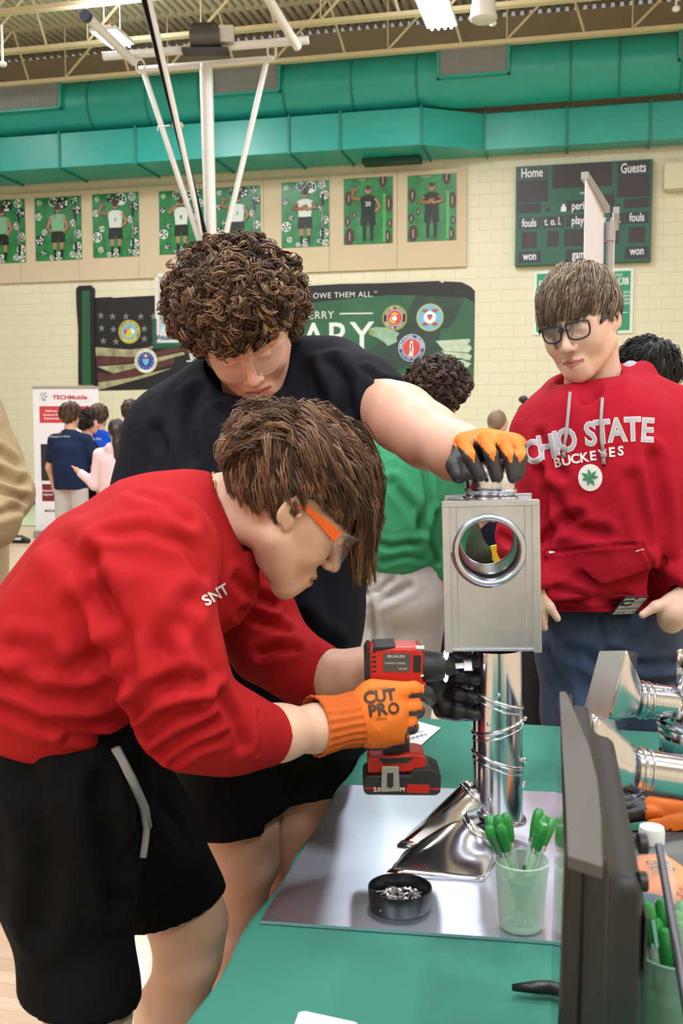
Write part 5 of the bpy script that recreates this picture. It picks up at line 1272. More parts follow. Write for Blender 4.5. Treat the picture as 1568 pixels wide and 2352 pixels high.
spectacles(W, RD_, sD, D, M('frame_navy', '23243a', .35), M('frame_navy', '23243a', .35), square=True, rim_r=.0022)
# ---------------------------------------------------------------- the green table and everything on it
TZ = .76
cl = M('green_tablecloth', '3a7a6b', .8, spec=.2, bump=.1, bscale=900, fabric=.05)
TA = WN.copy(); TR_ = WA.copy()                       # table lengthwise runs away from the viewer
e0 = PZ(440, 2352, TZ); e1 = PZ(832, 1740, TZ); ed = (e1-e0).normalized(); er = Vector((ed.y, -ed.x, 0))
farp = PZ(1010, 1652, TZ); Lf = (farp-e0).dot(ed); T0 = e0-ed*.75; LT = Lf+.75; WTb = 1.05
TT = frame(T0, er, ed)                                  # x across, y lengthwise, z up (relative TZ)
TT = Matrix(((er.x, ed.x, 0, T0.x), (er.y, ed.y, 0, T0.y), (0, 0, 1, 0), (0, 0, 0, 1)))
t = tag(bpy.data.objects.new('work_table', None), 'long work table under a fitted green tablecloth that the metal duct tower stands on', 'table'); COL.objects.link(t); t.location = T0+ed*(LT/2)+er*(WTb/2); t.location.z = 0
mb = MB(); n = 20; pts = []
def rrect(x0, y0, x1, y1, r, k=4):
    o = []
    for cx, cy, a0 in ((x1-r, y1-r, 0), (x0+r, y1-r, 90), (x0+r, y0+r, 180), (x1-r, y0+r, 270)):
        for i in range(k+1): a = math.radians(a0+90*i/k); o.append((cx+r*math.cos(a), cy+r*math.sin(a)))
    return o
ring = rrect(0, 0, WTb, LT, .015)
def cloth_table(parent, T, w, l, z, mat, nm='tablecloth', seed=1, skirt=.72):
    rr = random.Random(seed); path = []
    N_ = 160; per = 2*(w+l)
    for i in range(N_):
        s = per*i/N_
        if s < w: p = (s, 0, 0, -1)
        elif s < w+l: p = (w, s-w, 1, 0)
        elif s < 2*w+l: p = (w-(s-w-l), l, 0, 1)
        else: p = (0, l-(s-2*w-l), -1, 0)
        path.append(p)
    vs, fs = [], []
    for j, (dz, amp) in enumerate(((0, 0), (-.006, .004), (-.12, .012), (-.4, .03), (-skirt, .045))):
        for i, (x, y, nx, ny) in enumerate(path):
            o = amp*(1+math.sin(i*.9)+.6*math.sin(i*.37+2)) + (.0 if j == 0 else .004)
            vs.append((x+nx*o, y+ny*o, z+dz))
    for j in range(4):
        for i in range(N_): fs.append((j*N_+i, j*N_+(i+1) % N_, (j+1)*N_+(i+1) % N_, (j+1)*N_+i)[::-1])
    fs.append(tuple(range(N_)))
    mb = MB().add(vs, fs, 0, T); return obj(nm, mb, mat, parent, smooth=True)
cloth_table(t, TT, WTb, LT, TZ, cl)
mt = M('table_leg_metal', '4a4a4c', .4, metal=.6)
for x in (.06, WTb-.06):
    for y in (.12, LT-.12): obj('leg', MB().cyl(TT @ Vector((x, y, 0)), TT @ Vector((x, y, TZ-.03)), .016), mt, t, smooth=True)
obj('table_board', MB().box((WTb/2, LT/2, TZ-.022), (WTb-.02, LT-.02, .03), TT), M('board_grey', '8f8f8c', .6), t)

galv = M('galvanized_steel', 'bfc6d6', .30, metal=1.0, bump=.04, bscale=30, var=.06, vscale=25)
galv2 = M('shiny_duct_steel', 'd2d5de', .16, metal=1.0, bump=.05, bscale=14)
sheetm = M('sheet_steel', 'd9e0f2', .37, metal=1.0, var=.10, vscale=5, bump=.03, bscale=6)
# sheet of metal: image corners (598,2122),(785,1808),(1268,1826),(1290,2172)
sq = [PZ(598, 2124, TZ), PZ(785, 1809, TZ), PZ(1330, 1828, TZ), PZ(1330, 2176, TZ)]
mb = MB(); mb.add([(p.x, p.y, TZ+.0015) for p in sq]+[(p.x, p.y, TZ+.006) for p in sq], [(0, 1, 2, 3), (7, 6, 5, 4), (4, 5, 1, 0), (5, 6, 2, 1), (6, 7, 3, 2), (7, 4, 0, 3)])
tag(obj('metal_sheet', mb, sheetm), 'flat square sheet of bare galvanized metal lying on the green cloth under the duct tower', 'metal sheet')
SZ = TZ+.006

# duct tower -------------------------------------------------------------------
YT = 1.72
def newthing(name, label, cat, loc, group=None):
    o = bpy.data.objects.new(name, None); COL.objects.link(o); o.location = loc; tag(o, label, cat, group); return o
bpt = P(1142, 1870, YT)
t = newthing('duct_tower', 'tall shiny sheet metal tower, a box with a round hole on a seamed pipe', 'duct tower', (bpt.x, bpt.y, SZ))
rp = RM(57, 1700, YT)
pb = P(1143, 1872, YT); pm = P(1141, 1490, YT)
mb = MB(); prof = [(0, 1.0)]
mb.cyl(pb, pm, rp, rp*.99, n=48, cap=False)
obj('pipe', mb, galv2, t, smooth=True)
seams = MB()
for (yl, yr) in ((1585, 1622), (1680, 1648), (1722, 1758)):
    zl = P(1085, yl, YT).z; zr = P(1200, yr, YT).z; pts = []
    for i in range(40):
        a = 2*PI*i/40; u = (math.cos(a)+1)/2; z = zl+(zr-zl)*u
        cxx = pb.x+(pm.x-pb.x)*((z-pb.z)/(pm.z-pb.z)); pts.append((cxx+(rp-.0005)*math.cos(a), YT+(rp-.0005)*math.sin(a), z))
    seams.tube(pts, .0036, 8, closed=True)
    seams.tube([(x, y, z-.011) for x, y, z in pts], .0018, 8, closed=True)
obj('elbow_seam', seams, galv2, t, smooth='all')
seams = MB(); pts = []
for i in range(40):
    a = 2*PI*i/40; z = pb.z+.004-.012*math.cos(a); pts.append((pb.x+(rp+.002)*math.cos(a), YT+(rp+.002)*math.sin(a), z))
seams.tube(pts, .005, 8, closed=True); obj('base_seam', seams, galv2, t, smooth='all')
rv = MB()
for (x, y) in ((1132, 1582), (1190, 1655), (1125, 1735), (1116, 1820), (1200, 1800), (1110, 1850), (1112, 1650), (1190, 1735)):
    dx = (x-1142)/57.0; dx = max(-.97, min(.97, dx)); c = P(x, y, YT); rv.ball((pb.x+rp*dx, YT-rp*math.sqrt(1-dx*dx), c.z), (.0035, .0035, .0035), 8, 6)
for zz in (1745, 1800, 1650): c = P(1201, zz, YT); rv.ball((pb.x+rp+.002, YT, c.z), .004, 8, 6)
obj('rivet', rv, galv2, t, smooth='all')
# flared collar joining pipe to the boot feet
mb = MB(); K = 36
def loft(mb, rings, cap0=False, cap1=False, mi=0):
    n = len(rings[0]); vs = [p for r in rings for p in r]; fs = []
    for j in range(len(rings)-1):
        for i in range(n): fs.append((j*n+i, j*n+(i+1) % n, (j+1)*n+(i+1) % n, (j+1)*n+i))
    if cap0: fs.append(tuple(range(n))[::-1])
    if cap1: fs.append(tuple(range((len(rings)-1)*n, len(rings)*n)))
    mb.add(vs, fs, mi)
def circ(c, x, y, r, n=K): return [Vector(c)+Vector(x)*(r*math.cos(2*PI*i/n))+Vector(y)*(r*math.sin(2*PI*i/n)) for i in range(n)]
def rect_ring(c, x, y, hw, hh, n=K):
    out = []
    for i in range(n):
        a = 2*PI*i/n; u, v = math.cos(a), math.sin(a); m = max(abs(u), abs(v)); sq_ = .96
        out.append(Vector(c)+Vector(x)*(hw*u/m)+Vector(y)*(hh*v/m))
    return out
def foot(mouth, nc, nr, tilt, up=.0, mat=galv2):
    m = [Vector(p) for p in mouth]; cm = sum(m, Vector())/4; n = 48; rings = []
    def hit(a):
        d = Vector((math.cos(a), math.sin(a), 0)); best = None
        for p, q in zip(m, m[1:]+m[:1]):
            e = q-p; den = d.x*e.y-d.y*e.x
            if abs(den) < 1e-9: continue
            w = p-cm; tt = (w.x*e.y-w.y*e.x)/den; uu = (w.x*d.y-w.y*d.x)/den
            if tt > 0 and -1e-4 <= uu <= 1.0001 and (best is None or tt < best[0]): best = (tt, p.lerp(q, uu))
        return best[1]
    for tt in (0, .12, .25, .4, .55, .7, .85, 1, 1.12):
        r = []
        for i in range(n):
            a = 2*PI*i/n; p = hit(a); c = Vector((math.cos(a), math.sin(a), 0))*nr; c.z = -(tilt[0]*c.x+tilt[1]*c.y); c = Vector(nc)+c
            u = min(tt, 1); q = p.lerp(c, u)
            if tt > 1: q = q+Vector((tilt[0], tilt[1], 1)).normalized()*.012
            r.append(q)
        rings.append(r)
    mb = MB(); loft(mb, rings); o = obj('boot_foot', mb, mat, t, smooth=True, solid=.0015, angle=24)
    obj('mouth_rim', MB().tube(m, .0022, 6, closed=True), mat, o, smooth='all')
    obj('neck_bead', MB().tube(rings[-2], .0035, 8, closed=True), mat, o, smooth='all'); return o
foot([PZ(888, 2006, SZ+.002), PZ(1110, 2022, SZ+.002), PZ(1150, 1955, SZ+.002), PZ(935, 1950, SZ+.002)], P(1108, 1900, YT-.03), rp*.80, (.55, -.25))
foot([PZ(914, 1942, SZ+.002), PZ(985, 1950, SZ+.002), PZ(1150, 1880, SZ+.002), P(955, 1898, 1.80)], P(1104, 1838, YT+.01), rp*.80, (.8, .15))
nk = MB().tube([P(1060, 1880, YT-.03), P(1068, 1915, YT-.05), P(1090, 1945, YT-.055), P(1122, 1960, YT-.05)], .0055, 8).tube([P(1070, 1872, YT-.035), P(1080, 1905, YT-.055), P(1102, 1932, YT-.06), P(1130, 1948, YT-.055)], .004, 8)
obj('crimped_collar', nk, galv2, t, smooth='all')
# the box
xl, xr = P(1024, 1300, 1.645), P(1238, 1300, 1.645); zt = P(1125, 1152, 1.645).z; zb2 = P(1137, 1495, 1.645).z
Wb = xr.x-xl.x; Hb = zt-zb2; cb_ = Vector(((xl.x+xr.x)/2+.007, YT, (zt+zb2)/2)); lean = math.radians(1.6); 
TBx = Matrix.Translation(cb_) @ Matrix.Rotation(math.radians(-6.5), 4, 'Z') @ Matrix.Rotation(-lean, 4, 'Y')
D2 = .075; hw, hh = Wb/2*.94, Hb/2*.98
hz = P(1130, 1264, 1.64).z-cb_.z; hx = -.003; hr = RM(72, 1264, 1.64)
mb = MB(); K2 = 48
def plate(mb, y, flip):
    inner = [(hx+hr*math.cos(2*PI*i/K2), y, hz+hr*math.sin(2*PI*i/K2)) for i in range(K2)]; outer = []
    for i in range(K2):
        a = 2*PI*i/K2; u, v = math.cos(a), math.sin(a)
        tx = ((hw if u > 0 else -hw)-hx)/u if abs(u) > 1e-6 else 1e9; tz = ((hh if v > 0 else -hh)-hz)/v if abs(v) > 1e-6 else 1e9
        q = min(tx, tz); outer.append((hx+q*u, y, hz+q*v))
    cs = [(-hw, y, -hh), (hw, y, -hh), (hw, y, hh), (-hw, y, hh)]
    vs = inner+outer+cs; fs = []
    for i in range(K2):
        j = (i+1) % K2; fs.append((i, K2+i, K2+j, j))
        a, b = outer[i], outer[j]
        for k, c in enumerate(cs):
            if (abs(abs(a[0])-hw) < 1e-6) != (abs(abs(b[0])-hw) < 1e-6) and abs(c[0]-(a[0] if abs(abs(a[0])-hw) < 1e-6 else b[0])) < 1e-5 and abs(c[2]-(a[2] if abs(abs(a[2])-hh) < 1e-6 else b[2])) < 1e-5: fs.append((K2+i, 2*K2+k, K2+j))
    mb.add(vs, [f[::-1] for f in fs] if flip else fs, 0, TBx)
plate(mb, -D2, False); plate(mb, D2, True)
for (x0, x1, z0, z1) in ((-hw, -hw, -hh, hh), (hw, hw, -hh, hh)):
    mb.add([(x0, -D2, z0), (x0, D2, z0), (x0, D2, z1), (x0, -D2, z1)], [(0, 1, 2, 3)], 0, TBx)
mb.add([(-hw, -D2, -hh), (hw, -D2, -hh), (hw, D2, -hh), (-hw, D2, -hh)], [(0, 1, 2, 3)], 0, TBx); mb.add([(-hw, -D2, hh), (hw, -D2, hh), (hw, D2, hh), (-hw, D2, hh)], [(0, 1, 2, 3)], 0, TBx)
bx = obj('box', mb, galv, t)
e = MB()
for s in (-1, 1): e.box((s*(hw+.001), -D2-.003, 0), (.012, .008, 2*hh+.008), TBx); e.box((s*(hw-.016), -D2-.0015, -.002), (.0015, .003, 2*hh), TBx)
e.box((0, -D2-.003, hh), (2*hw+.010, .010, .010), TBx); e.box((0, -D2-.002, -hh), (2*hw+.006, .006, .004), TBx); e.box((0, D2+.002, hh), (2*hw+.010, .008, .010), TBx)
obj('flange', e, galv, bx, bevel=.0015)
e = MB(); 
e.cyl((hx, -D2-.006, hz), (hx, D2+.03, hz), hr*.97, n=48, cap=False, T=TBx); obj('through_collar', e, M('collar_steel', '8b8d92', .3, metal=1), bx, smooth=True, solid=.001)
e = MB().tube([TBx @ Vector((hx+(hr+.003)*math.cos(a), -D2-.006, hz+(hr+.003)*math.sin(a))) for a in [2*PI*i/48 for i in range(48)]], .0055, 8, closed=True); obj('collar_ring', e, galv, bx, smooth='all')
e = MB().tube([TBx @ Vector((hx+(hr)*math.cos(a), D2+.03, hz+(hr)*math.sin(a))) for a in [2*PI*i/48 for i in range(48)]], .004, 8, closed=True); obj('collar_ring', e, galv, bx, smooth='all')
obj('red_reflection_line', MB().tube([TBx @ Vector((hx+(hr+.010)*math.cos(a), -D2-.0015, hz+(hr+.010)*math.sin(a))) for a in [PI*(1.02+.5*i/20) for i in range(21)]], .0011, 5), M('reflection_red', 'a8365a', .6), bx)  # red reflection painted as a thin line at the hole's lower left
tp = P(1126, 1145, YT); tq = P(1126, 1058, YT); rt = RM(56, 1100, YT)
obj('top_pipe', MB().cyl(tp-Vector((0, 0, .01)), tq, rt, n=48, cap=False), galv2, t, smooth=True, solid=.001)
obj('top_pipe_seam', MB().tube(circ(tp+Vector((0, 0, .014)), (1, 0, 0), (0, 1, 0), rt+.001), .003, 8, closed=True).tube(circ(tp+Vector((0, 0, .002)), (1, 0, 0), (0, 1, 0), rt+.003), .003, 8, closed=True), galv2, t, smooth='all')

# cordless drill ------------------------------------------------------------------
YD = 1.675
dred = M('tool_red', 'bb231d', .35); dblk = M('tool_black', '1b1b1e', .55); dgry = M('tool_label', '4a4a4e', .4); dwh = M('tool_white', 'd8d8da', .4); dch = M('chrome', 'c8cacc', .15, metal=1)
sD_ = RM(1, 1640, YD)                               # metres per pixel here
TDr = frame(P(900, 1640, YD), (1, 0, -.01), (.01, 0, 1))   # x right, y up, z toward the viewer
def dp(x, y): return ((x-900)*sD_, (1640-y)*sD_)
def dprism(poly, th, mat, parent, nm, z0=None, bevel=.003, **k):
    mb = MB(); mb.prism([dp(*p) for p in poly], TDr, th, 0, z0=-th/2 if z0 is None else z0); return obj(nm, mb, mat, parent, bevel=bevel, **k)
t = newthing('cordless_drill', 'red and black cordless drill held in the orange glove, its chuck against the pipe', 'drill', P(900, 1815, YD))
dprism([(836, 1486), (850, 1475), (960, 1474), (968, 1492), (968, 1566), (958, 1572), (850, 1566), (836, 1545)], .058, dred, t, 'motor_housing', bevel=.006)
dprism([(834, 1490), (840, 1478), (846, 1476), (849, 1565), (870, 1574), (836, 1560)], .061, dblk, t, 'rear_cap')
dprism([(855, 1474), (905, 1472), (900, 1478), (872, 1485), (850, 1484)], .060, dblk, t, 'top_grip')
for y in (1487, 1499, 1510, 1521, 1532): dprism([(851, y-2), (861, y-3), (861, y+1), (851, y+2)], .0595, dblk, t, 'vent_slot', bevel=0)
lab = dprism([(877, 1490), (937, 1490), (937, 1532), (876, 1532)], .0602, dgry, t, 'label_plate', bevel=0)
mb = MB(); put_text(mb, 'BRUSHLESS', TDr @ Matrix.Translation((*dp(905, 1499), .0305)), .0042, align='CENTER'); put_text(mb, 'COMPACT DRIVER', TDr @ Matrix.Translation((*dp(903, 1514), .0305)), .003, align='CENTER'); put_text(mb, '1/2 IN', TDr @ Matrix.Translation((*dp(920, 1527), .0305)), .004, align='CENTER')
obj('lettering', mb, dwh, lab)
dprism([(944, 1494), (961, 1494), (961, 1532), (944, 1532)], .0602, dblk, t, 'side_panel', bevel=0)
dprism([(868, 1560), (885, 1545), (900, 1550), (903, 1570), (975, 1560), (978, 1572), (965, 1590), (940, 1600), (935, 1660), (942, 1730), (880, 1730), (880, 1660), (862, 1590)], .040, dblk, t, 'handle', bevel=.006)
dprism([(905, 1556), (975, 1558), (976, 1570), (905, 1572)], .046, dred, t, 'lower_housing')
dprism([(862, 1565), (878, 1548), (892, 1552), (900, 1566), (893, 1566), (886, 1557), (876, 1562)], .048, dred, t, 'red_rib', bevel=.001)
x0 = lambda px, py, r: (TDr @ Vector((*dp(px, py), 0)))
obj('gear_case', MB().cyl(x0(960, 1528, 0), x0(1018, 1528, 0), .027, .022, n=28), dblk, t, smooth=True)
obj('chuck', MB().cyl(x0(1018, 1528, 0), x0(1042, 1526, 0), .020, .013, n=24), dblk, t, smooth=True)
obj('bit', MB().cyl(x0(1040, 1526, 0), x0(1078, 1524, 0), .005, n=6).cyl(x0(1062, 1525, 0), x0(1080, 1524, 0), .009, n=6), dch, t)
led = bpy.data.materials.new('led_light'); led.use_nodes = True; b = led.node_tree.nodes['Principled BSDF']; b.inputs['Emission Color'].default_value = (.85, .9, 1, 1); b.inputs['Emission Strength'].default_value = 9
for px, py in ((1020, 1496), (1020, 1548)): obj('led', MB().ball(x0(px, py, 0)+Vector((0, -.012, 0)), (.004, .004, .009), 10, 8), led, t, smooth='all')
for y in (1480, 1543): obj('screw_post', MB().cyl(x0(950, y, 0)+Vector((0, -.024, 0)), x0(968, y, 0)+Vector((0, -.024, 0)), .005, n=10), dch, t, smooth=True)
dprism([(845, 1731), (870, 1728), (950, 1718), (972, 1722), (976, 1736), (976, 1762), (845, 1768)], .060, dred, t, 'foot_housing', bevel=.004)
dprism([(868, 1731), (950, 1728), (932, 1742), (880, 1743)], .0605, dblk, t, 'foot_inset', bevel=0)
bt = dprism([(835, 1776), (842, 1768), (940, 1766), (950, 1752), (985, 1750), (1008, 1760), (1011, 1770), (1010, 1808), (1000, 1815), (842, 1815), (835, 1806)], .070, dblk, t, 'battery', bevel=.005)
dprism([(838, 1796), (1008, 1796), (1008, 1800), (838, 1800)], .0712, dred, bt, 'battery_stripe', bevel=0)
dprism([(935, 1787), (984, 1788), (984, 1808), (932, 1807)], .0718, dred, bt, 'battery_label', bevel=0)
dprism([(876, 1745), (914, 1745), (917, 1802), (875, 1804)], .004, M('belt_clip', 'a5a399', .4, metal=.4), t, 'belt_clip', z0=.036, bevel=.001)
dprism([(888, 1760), (902, 1760), (902, 1790), (895, 1795), (888, 1790)], .001, dblk, t, 'clip_slot', z0=.0402, bevel=0)
mb = MB(); put_text(mb, '2.0', TDr @ Matrix.Translation((*dp(866, 1805), .0357)), .007, align='CENTER', bold=.05); put_text(mb, 'M', TDr @ Matrix.Translation((*dp(923, 1804), .0357)), .007, bold=.05)
obj('lettering', mb, dwh, bt)

# paper note, name card -----------------------------------------------------------
pap = M('paper_white', 'e3e3e8', .7)
def flat(name, pts, mat, label, cat, z=TZ, th=.0008):
    ps = [PZ(x, y, z+.002) for x, y in pts]; n = len(ps)
    mb = MB().add([(p.x, p.y, z+.002) for p in ps]+[(p.x, p.y, z+.002+th) for p in ps], [tuple(range(n)), tuple(range(n, 2*n))[::-1]]+[(i, i+n, (i+1) % n+n, (i+1) % n) for i in range(n)])
    return tag(obj(name, mb, mat), label, cat)
flat('paper_note', [(905, 1716), (940, 1652), (1012, 1672), (955, 1722)], pap, 'white paper note with handwriting lying on the green cloth behind the drill', 'paper note')
nt_ = bpy.data.objects['paper_note']; mb = MB(); o = PZ(935, 1700, TZ); Tn = Matrix(((.75, -.66, 0, o.x), (.66, .75, 0, o.y), (0, 0, 1, TZ+.0032), (0, 0, 0, 1)))
for k_, (yy, nn_) in enumerate(((.02, 9), (-.004, 8))):
    pts = [(-.01+i*.0045, yy+.006*math.sin(i*2.1+k_)) for i in range(nn_*2)]
    mb.tube([Tn @ Vector((x, y, 0)) for x, y in pts], .0006, 4)
obj('handwriting', mb, M('ink', '4a4a5c', .7), nt_)
pc = flat('name_card', [(660, 2400), (686, 2328), (700, 2325), (815, 2350), (880, 2400)], pap, 'white rounded card on the green cloth nearest the camera', 'card', th=.0015)

# screw dish ----------------------------------------------------------------------
c = PZ(918, 2082, SZ); rr_ = RM(73, 2060, c.y)
t = newthing('screw_dish', 'round black dish full of small silver screws on the metal sheet', 'dish', (c.x, c.y, SZ))
hD_ = .030; bd = M('black_rubber', '121214', .28)
obj('bowl', MB().lathe([(0, 0), (rr_*.93, 0), (rr_*.97, .003), (rr_, hD_-.003), (rr_*1.0, hD_), (rr_*.95, hD_), (rr_*.93, hD_-.004), (rr_*.9, .006), (0, .006)], 48, Matrix.Translation((c.x, c.y, SZ))), bd, t, smooth=True)
zinc = M('zinc_screw', 'c9cbd0', .25, metal=.95)
sm = MB(); sm.cyl((0, 0, 0), (0, 0, .014), .0016, .0012, n=7); sm.cyl((0, 0, .014), (0, 0, .017), .0012, .0002, n=7); sm.cyl((0, 0, -.003), (0, 0, 0), .0038, n=6); sm.cyl((0, 0, -.0008), (0, 0, 0), .0048, n=10)
rs = random.Random(5); proto = None
for i in range(44):
    if proto is None: o = proto = obj('screw', sm, zinc, smooth=True)
    else: o = proto.copy(); COL.objects.link(o)
    a = rs.random()*2*PI; r = rr_*.72*math.sqrt(rs.random()); o.location = (c.x+r*math.cos(a), c.y+r*math.sin(a)-.003, SZ+.010+.008*rs.random()*(1-r/rr_)*2)
    o.rotation_euler = (rs.uniform(1.1, 2.0), rs.random()*.6, rs.random()*6.28)
    tag(o, 'small silver hex-head screw in the black dish on the metal sheet', 'screw', 'silver screws in the black dish')

# pen cups ------------------------------------------------------------------------
cupm = M('frosted_cup', 'c9e6da', .35, alpha=.42, spec=.6); cupm2 = M('frosted_green_cup', '8fb5a6', .4, alpha=.55, spec=.6)
pen_g = M('pen_green', '26803a', .3); pen_c = M('pen_clear', 'bfe0c8', .2, alpha=.6); pen_m = M('pen_chrome', 'd0d2d4', .2, metal=.9)
def cup(c, rb, rt, h, label, mat):
    t = newthing('pen_cup', label, 'cup', c); T = Matrix.Translation(c)
    obj('cup_wall', MB().lathe([(0, .002), (rb*.96, .002), (rb, .008), (rt*.96, h*.84), (rt*.985, h*.86), (rt, h), (rt-.0015, h), (rt*.97, h*.86), (rb-.002, .009), (rb*.9, .004), (0, .004)], 48, T), mat, t, smooth=True)
    obj('rim', MB().tube(circ(Vector(c)+Vector((0, 0, h)), (1, 0, 0), (0, 1, 0), rt), .0016, 6, closed=True), mat, t, smooth='all')
    return t
def penmesh(L=.145):
    b = MB(); b.cyl((0, 0, 0), (0, 0, L*.72), .0052, n=10)
    g = MB(); g.lathe([(0, L*.72), (.0060, L*.73), (.0072, L*.78), (.0082, L*.9), (.0072, L*.97), (.004, L*1.0), (0, L*1.0)], 12); g.cyl((0, 0, L*.1), (0, 0, L*.45), .0056, n=10)
    m = MB(); m.cyl((0, 0, L*.68), (0, 0, L*.725), .0060, n=10); m.cyl((0, 0, -.012), (0, 0, 0), .001, .004, n=8); m.box((.0085, 0, L*.8), (.002, .004, L*.2))
    return b, g, m
pproto = None
def pen(p, tip, rot, label, group):
    global pproto
    if pproto is None:
        b, g, m = penmesh(); r = bpy.data.objects.new('green_pen', None); COL.objects.link(r); r['_local'] = 1
        obj('barrel', b, pen_c, r, smooth=True); obj('cap', g, pen_g, r, smooth=True); obj('ferrule', m, pen_m, r, smooth=True); pproto = r
    else:
        r = pproto.copy(); COL.objects.link(r)
        for ch in list(pproto.children):
            d = ch.copy(); COL.objects.link(d); d.parent = r
    z = (Vector(tip)-Vector(p)).normalized(); r.location = p; r.rotation_mode = 'QUATERNION'; r.rotation_quaternion = z.to_track_quat('Z', 'Y') @ __import__('mathutils').Quaternion((0, 0, 1), rot)
    tag(r, label, 'pen', group)
c = PZ(1196, 2128, SZ); c.z = SZ; hc_ = (P(1200, 1975, c.y).z-SZ)*1.0; rb_ = RM(50, 2100, c.y); rt_ = RM(62, 1975, c.y)
cup(c, rb_, rt_, hc_, 'frosted translucent cup of green pens on the metal sheet in front of the duct tower', cupm)
LP = .145
ORD = ['first', 'second', 'third', 'fourth', 'fifth', 'sixth', 'seventh', 'eighth', 'ninth', 'tenth']
heads = [(1131, 1922), (1150, 1905), (1147, 1945), (1163, 1950), (1172, 1935), (1219, 1948), (1240, 1908), (1236, 1925), (1250, 1930), (1232, 1950)]
for i, (x, y) in enumerate(heads):
    tip = P(x, y, c.y-.01+.02*(i % 3)); base_ = Vector((c.x+(tip.x-c.x)*-.25, c.y+(.012 if i % 2 else -.008), SZ+.012)); d = (tip-base_).normalized(); p = tip-d*LP
    if p.z < SZ+.014: p = p+d*((SZ+.014-p.z)/d.z)
    pen(p, p+d, i*.9, 'green pen in the frosted cup by the tower, %s from the left' % ORD[sorted(h[0]*100+h[1]/100 for h in heads).index(x*100+y/100)], 'green pens in the near cup')
c2 = P(1545, 2300, 1.0); c2.z = TZ; hc2 = P(1540, 2185, 1.0).z-TZ
cup(c2, .031, .037, hc2, 'grey-green cup of green pens on the far side of the monitor', cupm2)
heads2 = [(1483, 2072), (1490, 2100), (1520, 2066), (1527, 2135), (1558, 2095), (1566, 2070), (1568, 2120), (1505, 2110)]
for i, (x, y) in enumerate(heads2):
    tip = P(x, y, 1.0-.01+.012*(i % 3)); base_ = Vector((c2.x-(tip.x-c2.x)*.2, c2.y, TZ+.012)); d = (tip-base_).normalized(); p = tip-d*LP
    if p.z < TZ+.014: p = p+d*((TZ+.014-p.z)/d.z)
    pen(p, p+d, i*.7, 'green pen in the grey-green cup beyond the monitor, %s from the left' % ORD[sorted(h[0]*100+h[1]/100 for h in heads2).index(x*100+y/100)], 'green pens in the right cup')

# water bottle --------------------------------------------------------------------
c = P(1492, 2085, 1.28); zc_ = P(1478, 1920, 1.28).z; c.z = TZ; Hb_ = zc_-TZ+.012; rw = .031
t = newthing('water_bottle', 'clear plastic water bottle with a white cap standing beside the monitor', 'bottle', c)
T = Matrix.Translation(c)
obj('bottle_body', MB().lathe([(0, .002), (rw*.85, .0), (rw, .01), (rw, Hb_*.25), (rw*.94, Hb_*.28), (rw*.94, Hb_*.5), (rw, Hb_*.54), (rw*.98, Hb_*.66), (rw*.8, Hb_*.78), (rw*.45, Hb_*.87), (rw*.42, Hb_*.92)], 36, T), M('clear_plastic', 'e9f1f3', .04, alpha=.25, spec=1), t, smooth=True)
obj('cap', MB().lathe([(0, Hb_), (rw*.48, Hb_), (rw*.52, Hb_-.004), (rw*.52, Hb_*.9), (0, Hb_*.9)], 32, T), M('cap_white', 'dcdce0', .45), t, smooth=True)
obj('bottle_label', MB().lathe([(rw*.96, Hb_*.27), (rw*.97, Hb_*.48)], 36, T), M('label_blue', '3a78b5', .4), t, smooth=True)

# monitor -------------------------------------------------------------------------
mbk = M('monitor_black', '0c0c0e', .4); mtp = M('monitor_edge', '4a4540', .5); msc = M('monitor_screen', '0a0c0c', .08, spec=.6); mgr = M('monitor_grille', '17171b', .5)
fa = P(1290, 1585, 1.22); na = P(1303, 1962, .76); zM = fa.z
dirm = Vector((na.x-fa.x, na.y-fa.y, 0)); Lm = dirm.length; dirm.normalize(); nrm = Vector((dirm.y, -dirm.x, 0)); nrm = nrm if nrm.x < 0 else -nrm      # screen side (left)
Tm = Matrix(((dirm.x, nrm.x, 0, fa.x), (dirm.y, nrm.y, 0, fa.y), (0, 0, 1, zM), (0, 0, 0, 1))) @ Matrix.Rotation(math.radians(1.0), 4, 'X')
t = newthing('monitor', 'black flat monitor seen edge-on, its screen turned toward the duct tower', 'monitor', (fa.x+dirm.x*Lm/2, fa.y+dirm.y*Lm/2, TZ)); Hm = zM-TZ-.06
obj('panel', MB().box((Lm/2, -.006, -Hm/2-.004), (Lm, .012, Hm), Tm), mtp if False else mbk, t, bevel=.002)
bz = [PZ(x, y, zM) for x, y in ((1284, 1588), (1290, 1700), (1298, 1830), (1303, 1965), (1384, 1990), (1380, 1870), (1372, 1790), (1352, 1710), (1318, 1630), (1300, 1588))]
bzp = [(p.x, p.y) for p in bz]; mb = MB(); mb.prism(bzp, Matrix.Translation((0, 0, zM-.010)), .010); obj('bezel', mb, mtp, t, bevel=.001, label='taupe-grey top edge')
obj('screen', MB().box((Lm/2, .0012, -Hm/2), (Lm-.02, .002, Hm-.03), Tm), msc, t)
S = SDF(); Rm = np.array([[dirm.x, nrm.x, 0], [dirm.y, nrm.y, 0], [0, 0, 1]])
S.box(Tm @ Vector((Lm/2, -.034, -Hm*.52)), (Lm*.40, .016, Hm*.36), Rm, .012, .02); S.box(Tm @ Vector((Lm/2, -.022, -Hm*.5)), (Lm*.47, .006, Hm*.44), Rm, .006, .02)
V, Q = S.mesh(.004); hb = obj('back_housing', mesh_np('back_housing', V, Q), mgr, t)
g = MB()
for i in range(5):
    g.box((.10+i*.075, -.0635, -Hm*.30), (.055, .002, .05), Tm); 
obj('vent_panel', g, M('vent_grey', '24242a', .6), hb)
obj('stand_neck', MB().box((Lm*.5, -.03, -Hm-.01), (.07, .03, .12), Tm), mbk, t, bevel=.004)
